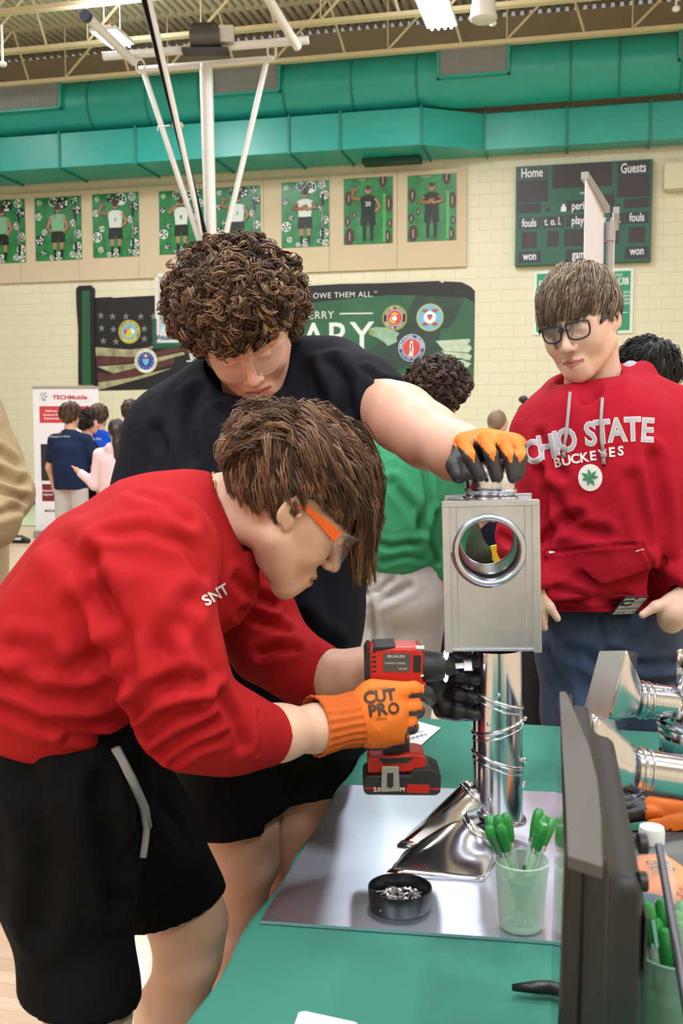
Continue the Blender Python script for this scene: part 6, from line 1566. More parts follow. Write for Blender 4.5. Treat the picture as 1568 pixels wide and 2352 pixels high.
sb_ = MB(); fx = PZ(1178, 2296, TZ); fq = Tm.inverted() @ fx
sb_.box((Lm*.5, -.02, TZ-zM+.006), (.22, .16, .010), Tm)
obj('stand_base', sb_, mbk, t, bevel=.004)
q = PZ(1175, 2290, TZ); q2 = PZ(1300, 2300, TZ); mb = MB(); mb.tube([Vector((q.x, q.y, TZ+.012)), Vector((q.x+.03, q.y-.003, TZ+.014)), Vector((q2.x+.03, q2.y, TZ+.016))], [.004, .008, .009], 10); obj('stand_foot', mb, mbk, t, smooth='all')
for y in (1938, 2025):
    c = P(1466, y, .80); obj('port_screw', MB().cyl(c, c+Vector((.006, 0, 0)), .008, n=14), mbk, t, smooth=True)
c = P(1476, 2325, .62); 
# thin upright frame at the right edge
t = newthing('sign_frame', 'thin dark grey frame edge leaning in front of the grey-green pen cup', 'sign frame', P(1545, 2352, .8))
a = P(1512, 1940, .90); b2_ = P(1592, 2400, .78); a2 = a+Vector((.0, -.0, 0))
obj('frame_edge', MB().cyl(a, b2_, .0035, .0045, n=10), M('frame_grey', '55555e', .35, metal=.5), t, smooth=True)
obj('clear_panel', MB().add([a, b2_, b2_+Vector((.25, .10, 0)), a+Vector((.25, .10, 0))], [(0, 1, 2, 3)]), M('acrylic', 'dfe6e8', .03, alpha=.08, spec=.6), t, solid=.002)

# register boots lying on the table ---------------------------------------------------
def boot(mouth, depth_dir, neck_c, neck_dir, neck_r, pipe_len, label, elbow=None, lip=.03):
    t = newthing('register_boot', label, 'duct boot', (neck_c.x, neck_c.y, TZ), 'metal duct boots lying on the table')
    m = [Vector(p) for p in mouth]; dd = Vector(depth_dir).normalized()*lip; m2 = [p+dd for p in m]
    mb = MB(); loft(mb, [m, m2]); obj('mouth_collar', mb, galv, t, solid=.0015)
    x, y, z = axis_frame(neck_c, Vector(neck_c)+Vector(neck_dir)); cr = circ(neck_c, x, y, neck_r); per = []
    for a, b in zip(m2, m2[1:]+m2[:1]):
        for i in range(K//4): per.append(a.lerp(b, i/(K//4)))
    cand = [[per[(s_*i+s) % K] for i in range(K)] for s in range(K) for s_ in (1, -1)]
    pr = min(cand, key=lambda c: sum((c[i]-cr[i]).length for i in range(K)))
    mb = MB(); loft(mb, [pr]+[[pr[i].lerp(cr[i], u) for i in range(K)] for u in (.2, .4, .6, .8, 1)]); obj('taper', mb, galv2, t, smooth=True, angle=25, solid=.001)
    e = Vector(neck_c)+z*pipe_len; mb = MB().cyl(neck_c, e, neck_r, n=40, cap=False); mb.tube(circ(Vector(neck_c)+z*.01, x, y, neck_r+.0015), .003, 8, closed=True); mb.tube(circ(Vector(neck_c)+z*.022, x, y, neck_r+.0015), .002, 8, closed=True)
    for i in range(6): mb.ball(circ(Vector(neck_c)+z*pipe_len*.5, x, y, neck_r, 6)[i], .003, 6, 4)
    obj('neck_pipe', mb, galv2, t, smooth=True)
    if elbow:
        for (p, q, r1, r2) in elbow: obj('elbow_segment', MB().cyl(p, q, r1, r2, n=40, cap=False).tube(circ(q, *axis_frame(p, q)[:2], r2+.001), .0035, 8, closed=True), galv2, t, smooth=True, solid=.001)
    return t
YB = 2.02
n1 = P(1462, 1606, YB)
e1_ = P(1568, 1622, YB+.02)
boot([P(1335, 1650, YB-.08), P(1376, 1496, YB-.08), P(1410, 1502, YB+.16), P(1372, 1655, YB+.16)], (1, .0, .02), n1, (.97, .1, -.14), RM(40, 1600, YB), .085,
     'shiny metal duct boot with a deep square mouth nearest the far end of the table', [(P(1600, 1600, YB+.0), P(1592, 1668, YB+.0), RM(45, 1600, YB), RM(78, 1650, YB)), (P(1592, 1668, YB), P(1590, 1730, YB), RM(80, 1650, YB), RM(70, 1650, YB)), (P(1605, 1500, YB), P(1600, 1600, YB), RM(50, 1600, YB), RM(46, 1600, YB))], lip=.05)
YB = 1.62; n2 = P(1452, 1770, YB)
boot([P(1318, 1800, YB-.07), P(1330, 1640, YB-.07), P(1384, 1655, YB+.14), P(1374, 1830, YB+.14)], (1, .0, -.02), n2, (.98, .06, -.17), RM(52, 1770, YB), .17,
     'shiny metal duct boot in front, its mouth hidden behind the monitor top', None, lip=.02)

# pile of work gloves at the right ---------------------------------------------------
def loose_glove(o, d, s, label, flip=1, black=False, nm=0):
    d = Vector(d).normalized(); n = Vector((0, 0, 1)); w = n.cross(d)*flip
    S = SDF(); A_ = lambda x, y, z: Vector(o)+d*(x*s)+w*(y*s)+n*(z*s)
    S.cap(A_(-.03, 0, .016), A_(.05, 0, .018), .034*s, .042*s, .02); S.cuts = []
    for i, (y, L) in enumerate(((-.033, .065), (-.011, .08), (.012, .075), (.033, .055))): S.chain([(A_(.06, y, .018), .013*s), (A_(.06+L*.5, y*1.15, .022), .0125*s), (A_(.06+L, y*1.3, .014), .011*s)], .004)
    S.chain([(A_(.0, .03, .016), .015*s), (A_(.045, .062, .014), .0135*s), (A_(.075, .07, .012), .012*s)], .01)
    S.cut(Vector(o)+n*.046*s, (0, 0, 1), .02); S.cut(Vector(o)+n*.002, (0, 0, -1), .002)
    V, Q = S.mesh(.004); C = V[Q].mean(1)-np.array(o); xx = C@np.array(d); mi = ((xx > .085*s) | black | (C[:, 2] < .012*s)).astype(int)
    g = tag(obj('work_glove', mesh_np('work_glove', V, Q, mi), [gor, gdk]), label, 'glove', 'work gloves piled behind the bottle')
    cuff(A_(-.035, 0, .022), A_(-.10, 0, .020), .026*s, .030*s, g); return g
g1_ = PZ(1600, 1935, TZ); loose_glove((g1_.x, g1_.y, TZ+.035), (-1, .25, 0), 1.0, 'orange work glove with dark fingertips on top of the glove pile')
g2_ = PZ(1590, 1985, TZ); loose_glove((g2_.x, g2_.y, TZ+.002), (-1, .05, 0), 1.0, 'dark-palmed work glove underneath the orange one in the pile', black=True, flip=-1)
g3_ = PZ(1585, 2075, TZ); g = loose_glove((g3_.x-.02, g3_.y, TZ+.002), (-.35, .95, 0), 1.0, 'orange work glove with black printing behind the water bottle', flip=1)
mb = MB(); put_text(mb, 'CUT', Matrix.Translation((g3_.x-.04, g3_.y+.02, TZ+.050)), .014, bold=.05); put_text(mb, 'PRO', Matrix.Translation((g3_.x-.04, g3_.y, TZ+.050)), .014, bold=.05); obj('print', mb, gtx, g)
# ---------------------------------------------------------------- people and stands further back
def cuts(S, res, seed=0, amp=0, freq=16):
    V, Q = S.mesh(res)
    if amp: V = V+vnormals(V, Q)*(wob(V, seed, freq, 2)*amp)[:, None]
    return V, Q
hair_mats = {'brown': [M('bg_hair_brown', '503a2c', .5), M('bg_hair_brown_b', '6f5340', .5), M('bg_hair_brown_d', '35261d', .5)],
             'dark': [M('bg_hair_dark', '2a1f1c', .5), M('bg_hair_dark_b', '3d2e28', .5), M('bg_hair_dark_d', '1c1514', .5)],
             'black': [M('bg_hair_black', '121113', .45), M('bg_hair_black_b', '1e1d20', .45), M('bg_hair_black_d', '0c0b0d', .5)],
             'light': [M('bg_hair_light', '75604c', .5), M('bg_hair_light_b', '8e7860', .5), M('bg_hair_light_d', '54422f', .5)]}
shoe_m = M('shoe_black', '19191c', .5); skin_bg = skin('skin_bg', 'cf9f86')
def bgperson(label, px, ptop, Y, face, shirt, pants, hair='brown', style='short', long_sleeve=False, shorts=False, arms=((.0, .02, -.02), (.0, .02, -.02)), width=1.0, res=.013, shirt_name='shirt', hood=False, wrists=None, hairn=220):
    top = P(px, ptop, Y); H = top.z; k = H/1.80; a = face
    T = Matrix.Translation((top.x, Y, 0)) @ Matrix.Rotation(a, 4, 'Z')
    X = lambda x, y, z: T @ Vector((x*k, y*k, z*k))
    p = tag(bpy.data.objects.new('person', None), label, 'person'); COL.objects.link(p); p.location = (top.x, Y, 0)
    R = np.array(T.to_3x3()); w = width
    el = []; wr = []
    for i, s in enumerate((-1, 1)):
        e = (s*.245*w+s*arms[i][0], arms[i][1], 1.13); wv = (s*.25*w, arms[i][1]+.08, .90)
        if wrists and wrists[i]: e, wv = wrists[i]
        el.append(e); wr.append(wv)
    B_ = SDF(); head_sdf(B_, R, X(0, .02, 1.665), k*1.02, ears=True)
    B_.chain([(X(0, -.02, 1.40), .06*k), (X(0, 0, 1.52), .052*k), (X(0, .0, 1.62), .052*k)], .03)
    B_.chain([(X(0, 0, .95), .10*k), (X(0, 0, 1.4), .10*k)], .05)
    for i, s in enumerate((-1, 1)):
        sh = (s*.185*w, 0, 1.42); B_.chain([(X(*sh), .045*k), (X(*el[i]), .038*k), (X(*wr[i]), .026*k)], .02)
        d = (Vector(wr[i])-Vector(el[i])).normalized(); hnd = Vector(wr[i])+d*.06; B_.cap(X(*wr[i]), X(*hnd), .026*k, .030*k, .02); f2 = hnd+d*.07
        for q in (-.018, 0, .018): B_.cap(X(hnd.x, hnd.y+q, hnd.z), X(f2.x, f2.y+q, f2.z), .011*k, .008*k, .008)
        B_.cap(X(hnd.x, hnd.y+.02, hnd.z+.02), X(hnd.x, hnd.y+.05, hnd.z-.02), .011*k, .009*k, .01)
        B_.chain([(X(s*.09, 0, .85), .075*k), (X(s*.10, .0, .50), .052*k), (X(s*.10, -.02, .36), .055*k), (X(s*.10, -.01, .09), .036*k)], .02)
    V, Q = B_.mesh(res); obj('body', mesh_np('body', V, Q), skin_bg, p)
    S = SDF()
    for y in (-.03, .03): S.chain([(X(0, y, .96), .135*k*w), (X(0, y, 1.12), .13*k*w), (X(0, y, 1.30), .14*k*w)], .06)
    S.chain([(X(-.075, 0, .95), .105*k*w), (X(-.085, 0, 1.3), .11*k*w)], .06); S.chain([(X(.075, 0, .95), .105*k*w), (X(.085, 0, 1.3), .11*k*w)], .06)
    S.chain([(X(-.17*w, -.01, 1.405), .065*k), (X(0, -.015, 1.45), .072*k), (X(.17*w, -.01, 1.405), .065*k)], .05)
    for i, s in enumerate((-1, 1)):
        sh = Vector((s*.185*w, 0, 1.40)); e = Vector(el[i])
        if long_sleeve: S.chain([(X(*sh), .066*k), (X(*e), .056*k), (X(*wr[i]), .045*k)], .03)
        else: S.chain([(X(*sh), .066*k), (X(*(sh.lerp(e, .62))), .062*k)], .03)
    if hood: S.cap(X(-.06, -.08, 1.47), X(.06, -.08, 1.47), .06*k, .06*k, .04); S.cap(X(-.07, .05, 1.47), X(.07, .05, 1.47), .03*k, .03*k, .04)
    S.cut(X(0, 0, .90), (0, 0, -1), .01)
    V, Q = cuts(S, res, int(px), .006, 14); sh_ = obj(shirt_name, mesh_np(shirt_name, V, Q), shirt, p); bv = bvh_of(V, Q)
    S = SDF(); z1 = .55 if shorts else .07
    S.chain([(X(-.07, 0, .98), .10*k), (X(.07, 0, .98), .10*k)], .06)
    for s in (-1, 1): S.chain([(X(s*.085, 0, .9), .10*k), (X(s*.10, 0, .52), .078*k if not shorts else .09*k), (X(s*.10, -.01, z1), (.065 if not shorts else .09)*k)], .02)
    S.cut(X(0, 0, z1-.02), (0, 0, -1), .01)
    V, Q = cuts(S, res, int(px)+3, .005, 12); obj('trousers' if not shorts else 'shorts', mesh_np('trousers', V, Q), pants, p)
    for s in (-1, 1):
        S = SDF(); S.cap(X(s*.10, -.04, .045), X(s*.11, .17, .035), .045*k, .038*k, .02); S.cut(X(0, 0, .004), (0, 0, -1)); V, Q = S.mesh(res*.8); obj('shoe', mesh_np('shoe', V, Q), shoe_m, p)
    hc = np.array(X(0, .0, 1.70)); hm = hair_mats[hair]; parts = []
    if style in ('short', 'curly', 'puff'):
        big = 1.0 if style == 'short' else 1.12
        S = SDF(); S.ell(X(0, .0, 1.705), np.array([.088, .104, .098])*k*big, R); S.ell(X(0, -.04, 1.66), np.array([.078, .066, .08])*k*big, R, .03)
        S.box(X(0, .13, 1.60), (.12*k, .06*k, .085*k), R, 0, .02, sub=True); S.box(X(0, .06, 1.56), (.12*k, .055*k, .08*k), R, 0, .02, sub=True)
        V, Q = S.mesh(res*.7); V = V+vnormals(V, Q)*(wob(V, int(px), 60, 2)*.006)[:, None]; parts.append((V, Q, 0))
        if style != 'short': parts.append(curl_hair(hc+np.array([0, 0, .0]), np.array([.1, .115, .11])*k*big, int(px), hairn, 4, .017, lambda q: not ((((q-hc)@R)[1] > .05) and ((q-hc)@R)[2] < .03), 3, .003, K=10))
        else:
            Rr = R; regg = lambda q: (q[:, 2] > np.where(q[:, 1] > .03, .06, np.where(q[:, 1] > -.02, .02, -.055)))
            parts.append(flow_hair(Rr, X(0, .02, 1.665), k*1.06, int(px), hairn, 5, regg, lambda q: np.full(len(q), .06), lambda q: np.full(len(q), .16), (0, -.06, .11), None, r0=.0022, spread=.006, K=8, grav=.7, groups=3))
    else:
        S = SDF(); S.ell(X(0, .0, 1.695), np.array([.083, .100, .092])*k, R); S.ell(X(0, -.03, 1.66), np.array([.078, .070, .08])*k, R, .03); S.box(X(0, .13, 1.60), (.12*k, .06*k, .085*k), R, 0, .02, sub=True); S.box(X(0, .06, 1.56), (.12*k, .055*k, .07*k), R, 0, .02, sub=True)
        if style == 'pony': S.chain([(X(0, -.09, 1.70), .028*k), (X(.0, -.135, 1.66), .036*k), (X(.01, -.14, 1.52), .046*k), (X(.02, -.135, 1.38), .040*k), (X(.03, -.13, 1.25), .012*k)], .02)
        if style == 'lowpony': S.chain([(X(0, -.085, 1.62), .022*k), (X(-.03, -.12, 1.56), .03*k), (X(-.07, -.12, 1.50), .018*k)], .02)
        if style == 'bun': S.ell(X(0, -.05, 1.82), np.array([.05, .05, .04])*k, R, .01)
        V, Q = S.mesh(res*.7); V = V+vnormals(V, Q)*(wob(V*np.array([1, 1, .25]), int(px), 110, 2)*.003)[:, None]; parts.append((V, Q, 0))
    V, Q, mi = joinm(parts); obj('hair', mesh_np('hair', V, Q, mi), hm, p)
    return p, bv, X
g_pants = M('sweat_grey', 'bdbab8', .9, fabric=.3, bump=.1)
p, bv, X = bgperson('person in a navy tee with a pink whale on the back, facing the roll-up banner', 160, 923, 10.3, -.25, cloth('bg_navy', '1c2845', fab=.2), g_pants, 'brown', 'short', wrists=[((-.26, .02, 1.12), (-.24, .08, .92)), ((.27, .05, 1.14), (.22, .16, .93))])
mb = MB(); pk_ = M('print_pink', 'd98d90', .7); ppl = M('print_pale', 'b9c4d2', .7)
drape_text(bv, 'vineyard vines', 138, 1005, 6, 1, p, ppl, lift=.004); dpoly(bv, [(122, 997), (122, 990), (128, 988), (136, 989), (138, 993), (141, 988), (144, 989), (141, 994), (136, 997)], pk_, p, 'whale_print', .005)
bgperson('person with dark curly hair mostly hidden behind the navy-tee boy, face in profile', 198, 943, 10.9, -1.1, cloth('bg_black', '15161a', fab=.2), blk, 'dark', 'curly')
p, bv, X = bgperson('person in a royal blue tee with white lettering on the back, beside the roll-up banner', 226, 928, 11.2, -.2, cloth('bg_royal', '1a4fc4', fab=.2), blk, 'brown', 'short')
drape_text(bv, 'Ortho.inc', 211, 1010, 8, -4, p, wtx, lift=.005)
bgperson('person in a pale pink hoodie with a long brown ponytail, one arm reaching out', 267, 957, 9.7, .15, cloth('bg_pink', 'e6cdd4', fab=.25), blk, 'dark', 'pony', long_sleeve=True, hood=True, wrists=[((-.24, .06, 1.08), (-.38, .05, 1.20)), None], shirt_name='hoodie')
bgperson('person with brown hair in a blue hoodie, partly hidden behind the curly boy shoulder', 300, 919, 11.4, -.3, cloth('bg_blue', '2340c0', fab=.2), blk, 'brown', 'short', hood=True, long_sleeve=True)
bgperson('person in a purple top with a low brown ponytail, far behind the orange glove', 1142, 938, 9.2, -.75, cloth('bg_purple', '6b4fa8', fab=.2), blk, 'light', 'lowpony')
bgperson('person with dark hair in a top bun, just visible beside the red hoodie shoulder', 1209, 922, 10.5, -.9, cloth('bg_grey', '3a3d48', fab=.2), blk, 'dark', 'bun')
bgperson('person with short black hair standing just behind the red hooded sweatshirt shoulder', 1492, 778, 4.0, 1.0, cloth('bg_cream', 'c9bba8', fab=.2), blk, 'black', 'short', res=.009, hairn=420)
# green sweatshirt
Gp = tag(bpy.data.objects.new('person', None), 'person in a green sweatshirt and pale grey sweatpants seen from behind, dark curly hair', 'person'); COL.objects.link(Gp); YC = 3.65; Gp.location = (P(890, 1300, YC).x, YC, 0)
S = SDF()
for Y in (3.58, 3.70): S.chain([N(880, 1255, Y, 88), N(890, 1160, Y, 100), N(920, 1080, Y, 88)], .1); S.chain([N(945, 1250, Y, 72), N(950, 1150, Y, 85)], .1)
S.chain([N(830, 1090, 3.65, 55), N(920, 1035, 3.66, 58), N(1010, 1065, 3.65, 52)], .06); S.chain([N(1015, 1080, 3.65, 48), N(1040, 1190, 3.62, 40), N(1028, 1290, 3.55, 34), N(1012, 1350, 3.55, 28)], .04); S.chain([N(820, 1100, 3.65, 48), N(790, 1230, 3.6, 40)], .04)
S.cut(P(880, 1303, YC), (-.12, 0, -1), .01)
V, Q = S.mesh(.008); bvC = bvh_of(V, Q)
V = creases(V, Q, [([(975, 1060), (985, 1150), (960, 1230)], .014, .012), ([(880, 1290), (930, 1275), (985, 1285)], .012, .008), ([(840, 1240), (900, 1255), (975, 1240)], .012, .010), ([(900, 1110), (950, 1170), (975, 1230)], .016, .01), ([(1000, 1180), (985, 1240), (1010, 1300)], .012, .01)], bvC); V = V+vnormals(V, Q)*(wob(V, 44, 14, 2)*.005)[:, None]
obj('sweatshirt', mesh_np('sweatshirt', V, Q), cloth('green_fleece', '3c8f66', fab=.35), Gp)
S = SDF()
for Y in (3.58, 3.72): S.chain([N(865, 1290, Y, 66), N(862, 1370, Y, 72)], .06); S.chain([N(950, 1290, Y, 66), N(955, 1370, Y, 74)], .06)
S.chain([N(850, 1400, 3.62, 74), N(850, 1560, 3.62, 62), (Vector((P(850, 1560, 3.62).x, 3.64, .5)), .085), (Vector((P(850, 1560, 3.62).x, 3.66, .1)), .06)], .02); S.chain([N(948, 1400, 3.66, 78), N(935, 1560, 3.66, 66), (Vector((P(940, 1560, 3.66).x, 3.7, .5)), .085), (Vector((P(940, 1560, 3.66).x, 3.72, .1)), .06)], .02)
V, Q = S.mesh(.009); bvp = bvh_of(V, Q); V = creases(V, Q, [([(900, 1330), (870, 1360), (830, 1370)], .012, .012), ([(852, 1380), (862, 1450), (866, 1520)], .012, .016), ([(940, 1345), (890, 1370), (858, 1385)], .014, .012)], bvp); V = V+vnormals(V, Q)*(wob(V, 46, 12, 2)*.006)[:, None]
obj('sweatpants', mesh_np('sweatpants', V, Q), g_pants, Gp)
for x in (850, 940):
    c = P(x, 1560, 3.64); S = SDF(); S.cap((c.x, 3.62, .05), (c.x, 3.82, .04), .05, .042, .02); S.cut((0, 0, .004), (0, 0, -1)); V, Q = S.mesh(.01); obj('shoe', mesh_np('shoe', V, Q), shoe_m, Gp)
S = SDF(); RC = basis((.35, .93, -.1), (.9, -.35, 0)); cC = P(1000, 905, 3.66); head_sdf(S, RC, cC, 1.0)
S.chain([N(925, 1060, 3.66, 40), N(985, 985, 3.66, 34), N(995, 930, 3.66, 34)], .02); S.chain([N(1012, 1340, 3.54, 18), N(1020, 1370, 3.54, 16)], .01)
V, Q = S.mesh(.006); obj('body', mesh_np('body', V, Q), skin_bg, Gp)
hc_c = P(1003, 882, 3.64); parts = [curl_hair(hc_c, (.105, .105, .085), 61, 700, 5, .016, lambda q: True, 3, .0024)]
S = SDF(); S.ell(hc_c, (.098, .10, .082)); S.ell(P(985, 925, 3.62), (.07, .07, .05), k=.03); V, Q = S.mesh(.008); parts.append((V, Q, 2)); V, Q, mi = joinm(parts)
obj('hair', mesh_np('hair', V, Q, mi), [M('c_hair_a', '4e3a32', .5), M('c_hair_b', '6a5146', .5), M('c_hair_d', '332622', .5)], Gp)
# tan jacket at the left edge
Tp = tag(bpy.data.objects.new('person', None), 'person in a tan jacket, only a bent elbow and beige trousers showing', 'person'); COL.objects.link(Tp); YTn = 3.0; Tp.location = (P(-120, 1300, YTn).x, YTn, 0)
tanm = cloth('tan_jacket', 'a08c6c', fab=.35); bei = cloth('beige_trousers', 'b5a486', fab=.25)
S = SDF(); S.chain([N(-60, 960, 3.0, 66), N(-18, 1060, 2.98, 62), N(14, 1130, 2.95, 58)], .04); S.chain([N(14, 1135, 2.95, 58), N(-20, 1200, 2.85, 56), N(-90, 1235, 2.75, 46)], .04)
for Y in (2.95, 3.08): S.chain([N(-150, 1000, Y, 120), N(-140, 1200, Y, 110)], .1); 
S.chain([N(-200, 920, 3.0, 80), N(-100, 915, 3.0, 70)], .06)
V, Q = S.mesh(.007); bvT = bvh_of(V, Q); V = creases(V, Q, [([(0, 1090), (40, 1110), (70, 1105)], .014, .010), ([(0, 1130), (30, 1140), (66, 1150)], .012, .010), ([(0, 1180), (30, 1170), (60, 1165)], .012, .008), ([(0, 1040), (30, 1060), (50, 1075)], .014, .008)], bvT)
obj('jacket', mesh_np('jacket', V, Q), tanm, Tp)
S = SDF(); S.chain([N(-60, 1260, 3.0, 78), N(-50, 1500, 3.0, 66), (Vector((P(-50, 1500, 3).x, 3.0, .1)), .07)], .03); S.chain([N(-160, 1260, 3.05, 80), N(-160, 1500, 3.05, 66), (Vector((P(-160, 1500, 3).x, 3.0, .1)), .07)], .03)
V, Q = S.mesh(.009); obj('trousers', mesh_np('trousers', V, Q), bei, Tp)
S = SDF(); S.chain([N(-150, 930, 3.0, 40), N(-150, 870, 3.0, 38)], .02); head_sdf(S, basis((.3, .9, 0), (.9, -.3, 0)), P(-150, 800, 3.0), 1.0); S.chain([N(-150, 930, 3.0, 60), N(-150, 1100, 3.0, 80), N(-90, 1235, 2.78, 30), N(-130, 1240, 2.7, 30)], .03); S.chain([N(-150, 1100, 3.0, 80), N(-110, 1300, 3.0, 60), N(-50, 1500, 3.0, 40), (Vector((P(-50, 1500, 3.0).x, 2.98, .05)), .04)], .03); S.chain([N(-110, 1300, 3.0, 60), N(-160, 1500, 3.0, 40), (Vector((P(-160, 1500, 3.0).x, 2.98, .05)), .04)], .03)
for x in (-50, -160): c = P(x, 1500, 3.0); S.cap((c.x, 2.98, .05), (c.x+.05, 3.18, .04), .05, .04, .02)
V, Q = S.mesh(.009); obj('body', mesh_np('body', V, Q), skin_bg, Tp)
# seated figure seen through the hole
Cp = tag(bpy.data.objects.new('person', None), 'person in a dark olive jacket seated behind the tower, glimpsed through its round hole', 'person'); COL.objects.link(Cp); Cp.location = (P(1090, 1300, 4.7).x, 4.7, 0)
olv = cloth('olive_jacket', '2f3527', fab=.4); nvy = cloth('deep_navy', '15172a', fab=.2)
S = SDF(); S.chain([N(1062, 1205, 4.55, 34), N(1075, 1245, 4.5, 32), N(1100, 1275, 4.45, 25), N(1130, 1275, 4.4, 18)], .03); S.chain([N(1040, 1290, 4.7, 60), N(1045, 1230, 4.7, 60)], .05)
V, Q = S.mesh(.01); obj('jacket', mesh_np('jacket', V, Q), olv, Cp)
S = SDF(); S.chain([N(1050, 1300, 4.8, 60), N(1110, 1215, 4.85, 42), N(1135, 1260, 4.8, 24)], .04); S.chain([N(1060, 1320, 4.75, 60), N(1060, 1480, 4.6, 50), (Vector((P(1060, 1480, 4.6).x, 4.6, .08)), .07)], .04); V, Q = S.mesh(.012); obj('trousers', mesh_np('trousers', V, Q), nvy, Cp)
S = SDF(); head_sdf(S, basis((.8, -.3, -.4), (-.3, -.9, 0)), P(1100, 1165, 4.8), .8); S.cap(P(1100, 1165, 4.8), P(1085, 1215, 4.8), .045, .05, .02); S.cap(P(1128, 1275, 4.4), P(1142, 1278, 4.38), .028, .024, .01)
V, Q = S.mesh(.009); obj('body', mesh_np('body', V, Q), skin_bg, Cp)
c = P(1139, 1280, 4.36); o = newthing('yellow_tool', 'small yellow tool seen through the round hole of the tower', 'tool', c); obj('handle', MB().cyl(c+Vector((-.01, 0, .05)), c+Vector((.012, 0, -.06)), .016, .012, n=12), M('tool_yellow', 'd8b419', .4), o, smooth=True)
# black-clothed table behind
Tb = Matrix.Translation((P(1180, 1400, 4.75).x, 4.75, 0)) @ Matrix.Rotation(-YAW, 4, 'Z')
t = newthing('display_table', 'table under a black cloth standing behind the hooded boy', 'table', Tb @ Vector((.55, .4, 0)))
cloth_table(t, Tb, 1.5, .7, .74, M('black_tablecloth', '111117', .8, fabric=.1), skirt=.7, seed=4)
for x in (.06, 1.44):
    for y in (.06, .64): obj('leg', MB().cyl(Tb @ Vector((x, y, 0)), Tb @ Vector((x, y, .72)), .016), mt, t)
# sneaker far left
c = P(42, 1246, 13.4); c.z = 0; S = SDF(); S.chain([((c.x-.10, 13.4, .05), .055), ((c.x+.05, 13.35, .045), .05), ((c.x+.15, 13.3, .035), .04)], .03); S.cap((c.x-.12, 13.4, .1), (c.x-.05, 13.4, .11), .05, .045, .03); S.cut((0, 0, .004), (0, 0, -1)); V, Q = S.mesh(.012)
t = newthing('sneaker', 'black sneaker on the gym floor below the tan jacket elbow', 'shoe', c); obj('shoe_upper', mesh_np('shoe_upper', V, Q), shoe_m, t); obj('side_flash', MB().box((c.x+.02, 13.29, .06), (.10, .01, .03)), M('shoe_white', 'c9cdd0', .5), t, bevel=.003)
# roll-up banner
YR = 14.1; a = P(79, 890, YR); b2_ = P(222, 887, YR-.15); wR = (b2_-a).length; hR = a.z
TRu = Matrix.Translation(((a.x+b2_.x)/2, YR-.07, 0)) @ Matrix.Rotation(math.radians(-2), 4, 'Z')
t = newthing('roll_up_banner', 'tall white roll-up banner headed TECHMobile with red text panels, standing by the group', 'banner', ((a.x+b2_.x)/2, YR, 0))
rw_ = M('banner_white', 'e4e3ea', .5); rr2 = M('banner_red', 'c23a3d', .5); rmr = M('banner_maroon', '6e1b24', .5); rbk = M('banner_black', '1d1f22', .5); rgy = M('banner_grey_print', '9a9ca0', .5)
obj('banner_sheet', MB().box((0, 0, hR/2+.03), (wR, .006, hR-.08), TRu), rw_, t); obj('top_rail', MB().box((0, 0, hR), (wR+.01, .025, .03), TRu), M('rail_alu', 'b5b5ba', .3, metal=.7), t); obj('base_housing', MB().box((0, 0, .05), (wR+.02, .2, .1), TRu), M('rail_alu', 'b5b5ba', .3, metal=.7), t, bevel=.01)
def ru(px, py): q = TRu.inverted() @ P(px, py, YR-.07); return q.x, q.z
TRf = TRu @ frame((0, -.004, 0), (1, 0, 0), (0, 0, 1))
def rrect2(x0, y0, x1, y1, mat, nm): p, q = ru(x0, y0), ru(x1, y1); mb = MB(); mb.prism([(p[0], p[1]), (q[0], p[1]), (q[0], q[1]), (p[0], q[1])], TRf, .002, 0, z0=0); obj(nm, mb, mat, t)
rrect2(90, 933, 215, 971, rr2, 'red_panel'); rrect2(93, 1020, 215, 1104, rbk, 'photo_panel'); rrect2(96, 1112, 215, 1151, rmr, 'maroon_panel')
lt = MB()
def rt2(s, px, py, h, mi, **k): x, y = ru(px, py); put_text(lt, s, TRf @ Matrix.Translation((x, y, .003)), h*YR/F, mi, **k)
rt2('TECHMobile', 161, 917, 9.5, 1, bold=.04, aspect=1.15); rt2('Delivering', 118, 946, 5, 0, bold=.03); rt2('Hands-on STEM', 121, 955, 5, 0, bold=.03); rt2('Experiences', 118, 963, 5, 0, bold=.03)
rt2('Empowering', 114, 1129, 5, 0, bold=.03); rt2('Inspiring', 110, 1138, 5, 0, bold=.03); rt2('BRIDGES', 118, 1176, 6, 2, bold=.02)
rr = random.Random(3)
for i in range(26):
    x, y = ru(100+rr.uniform(-9, 8), 912+rr.uniform(-10, 9)); star_ = [(x+.012*math.cos(q), y+.012*math.sin(q)) for q in (0, 2, 4)]; lt.prism(star_, TRf, .001, 3, z0=.002)
for i in range(3): rt2('school', 172+i*14, 924, 2, 3)
obj('lettering', lt, [rw_, rr2, rbk, rgy], t)
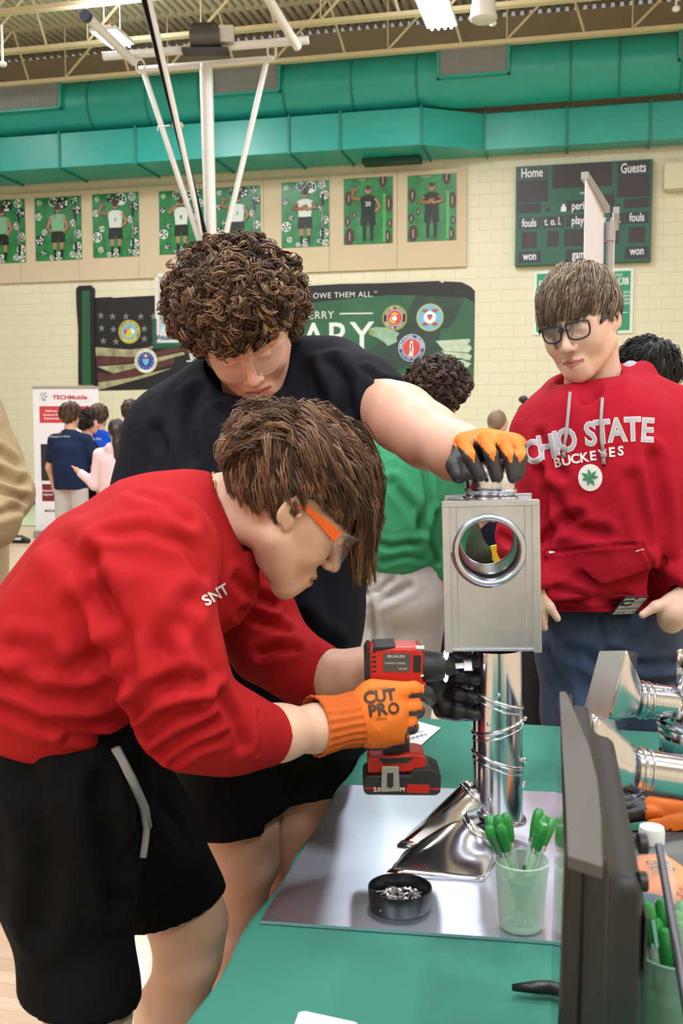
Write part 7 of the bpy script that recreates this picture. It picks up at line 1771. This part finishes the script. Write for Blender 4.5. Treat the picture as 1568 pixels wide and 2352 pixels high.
# white banner stand behind the hooded boy, nearly edge-on
ZT = 2.15
t = newthing('banner_stand', 'white banner stand seen nearly edge-on behind the hooded boy head', 'banner stand', (P(1380, 500, 3.6).x, 3.6, 0))
def zt_at(px, Y): q = P(px, 600, Y); return Vector((q.x, q.y, ZT))
pa, pb_, pc_ = zt_at(1341, 2.99), zt_at(1384, 3.45), zt_at(1409, 3.75); wh = M('stand_white', 'dcdbe2', .5); al = M('stand_alu', 'a9a8b0', .3, metal=.6)
def vsheet(a, b, z0, z1, mat, nm, th=.004):
    d = (b-a); d.z = 0; n = Vector((d.y, -d.x, 0)).normalized()*th/2; mb = MB()
    vs = [Vector((p.x, p.y, z))+s*n for z in (z0, z1) for p in (a, b) for s in (-1, 1)]
    mb.add(vs, [(0, 1, 3, 2), (4, 6, 7, 5), (0, 4, 5, 1), (2, 3, 7, 6), (0, 2, 6, 4), (1, 5, 7, 3)]); return obj(nm, mb, mat, t)
vsheet(pa, pb_, .1, ZT, wh, 'banner_sheet'); vsheet(pb_+Vector((.03, 0, 0)), pc_+Vector((.0, 0, 0)), .1, ZT-.0, wh, 'banner_sheet')
vsheet(pa+Vector((-.003, 0, 0)), pb_+Vector((.01, 0, 0)), ZT, ZT+.02, al, 'top_rail', .02); vsheet(pb_+Vector((.04, 0, 0)), pc_+Vector((.005, 0, 0)), ZT-.0, ZT+.02, al, 'top_rail', .02)
q = P(1399, 600, 3.45); obj('pole', MB().cyl((q.x, q.y, .05), (q.x, q.y, 2.09), .012, n=14).cyl((q.x, q.y, 2.06), (q.x, q.y, 2.12), .018, n=14), al, t, smooth=True)
obj('base_foot', MB().box((q.x, q.y, .04), (.12, .7, .08)), al, t, bevel=.01)
RT = basis((.3, .9, 0), (.9, -.3, 0)); cT = P(-150, 800, 3.0)
parts = [flow_hair(RT, cT, 1.03, 77, 260, 8, lambda q: (q[:, 2] > np.where(q[:, 1] > .03, .06, np.where(q[:, 1] > -.02, .02, -.055))), lambda q: np.full(len(q), .055), lambda q: np.full(len(q), .14), (0, -.06, .11), None, r0=.002, spread=.006, K=8, grav=.7, groups=3)]
S = SDF(); S.ell(np.array(cT)+RT@np.array([0, -.028, .044]), np.array([.082, .094, .088]), RT); S.ell(np.array(cT)+RT@np.array([0, -.055, -.01]), np.array([.068, .052, .052]), RT, .03)
V, Q = S.mesh(.008); parts.append((V, Q, 2)); V, Q, mi = joinm(parts); obj('hair', mesh_np('hair', V, Q, mi), hair_mats['brown'], Tp)
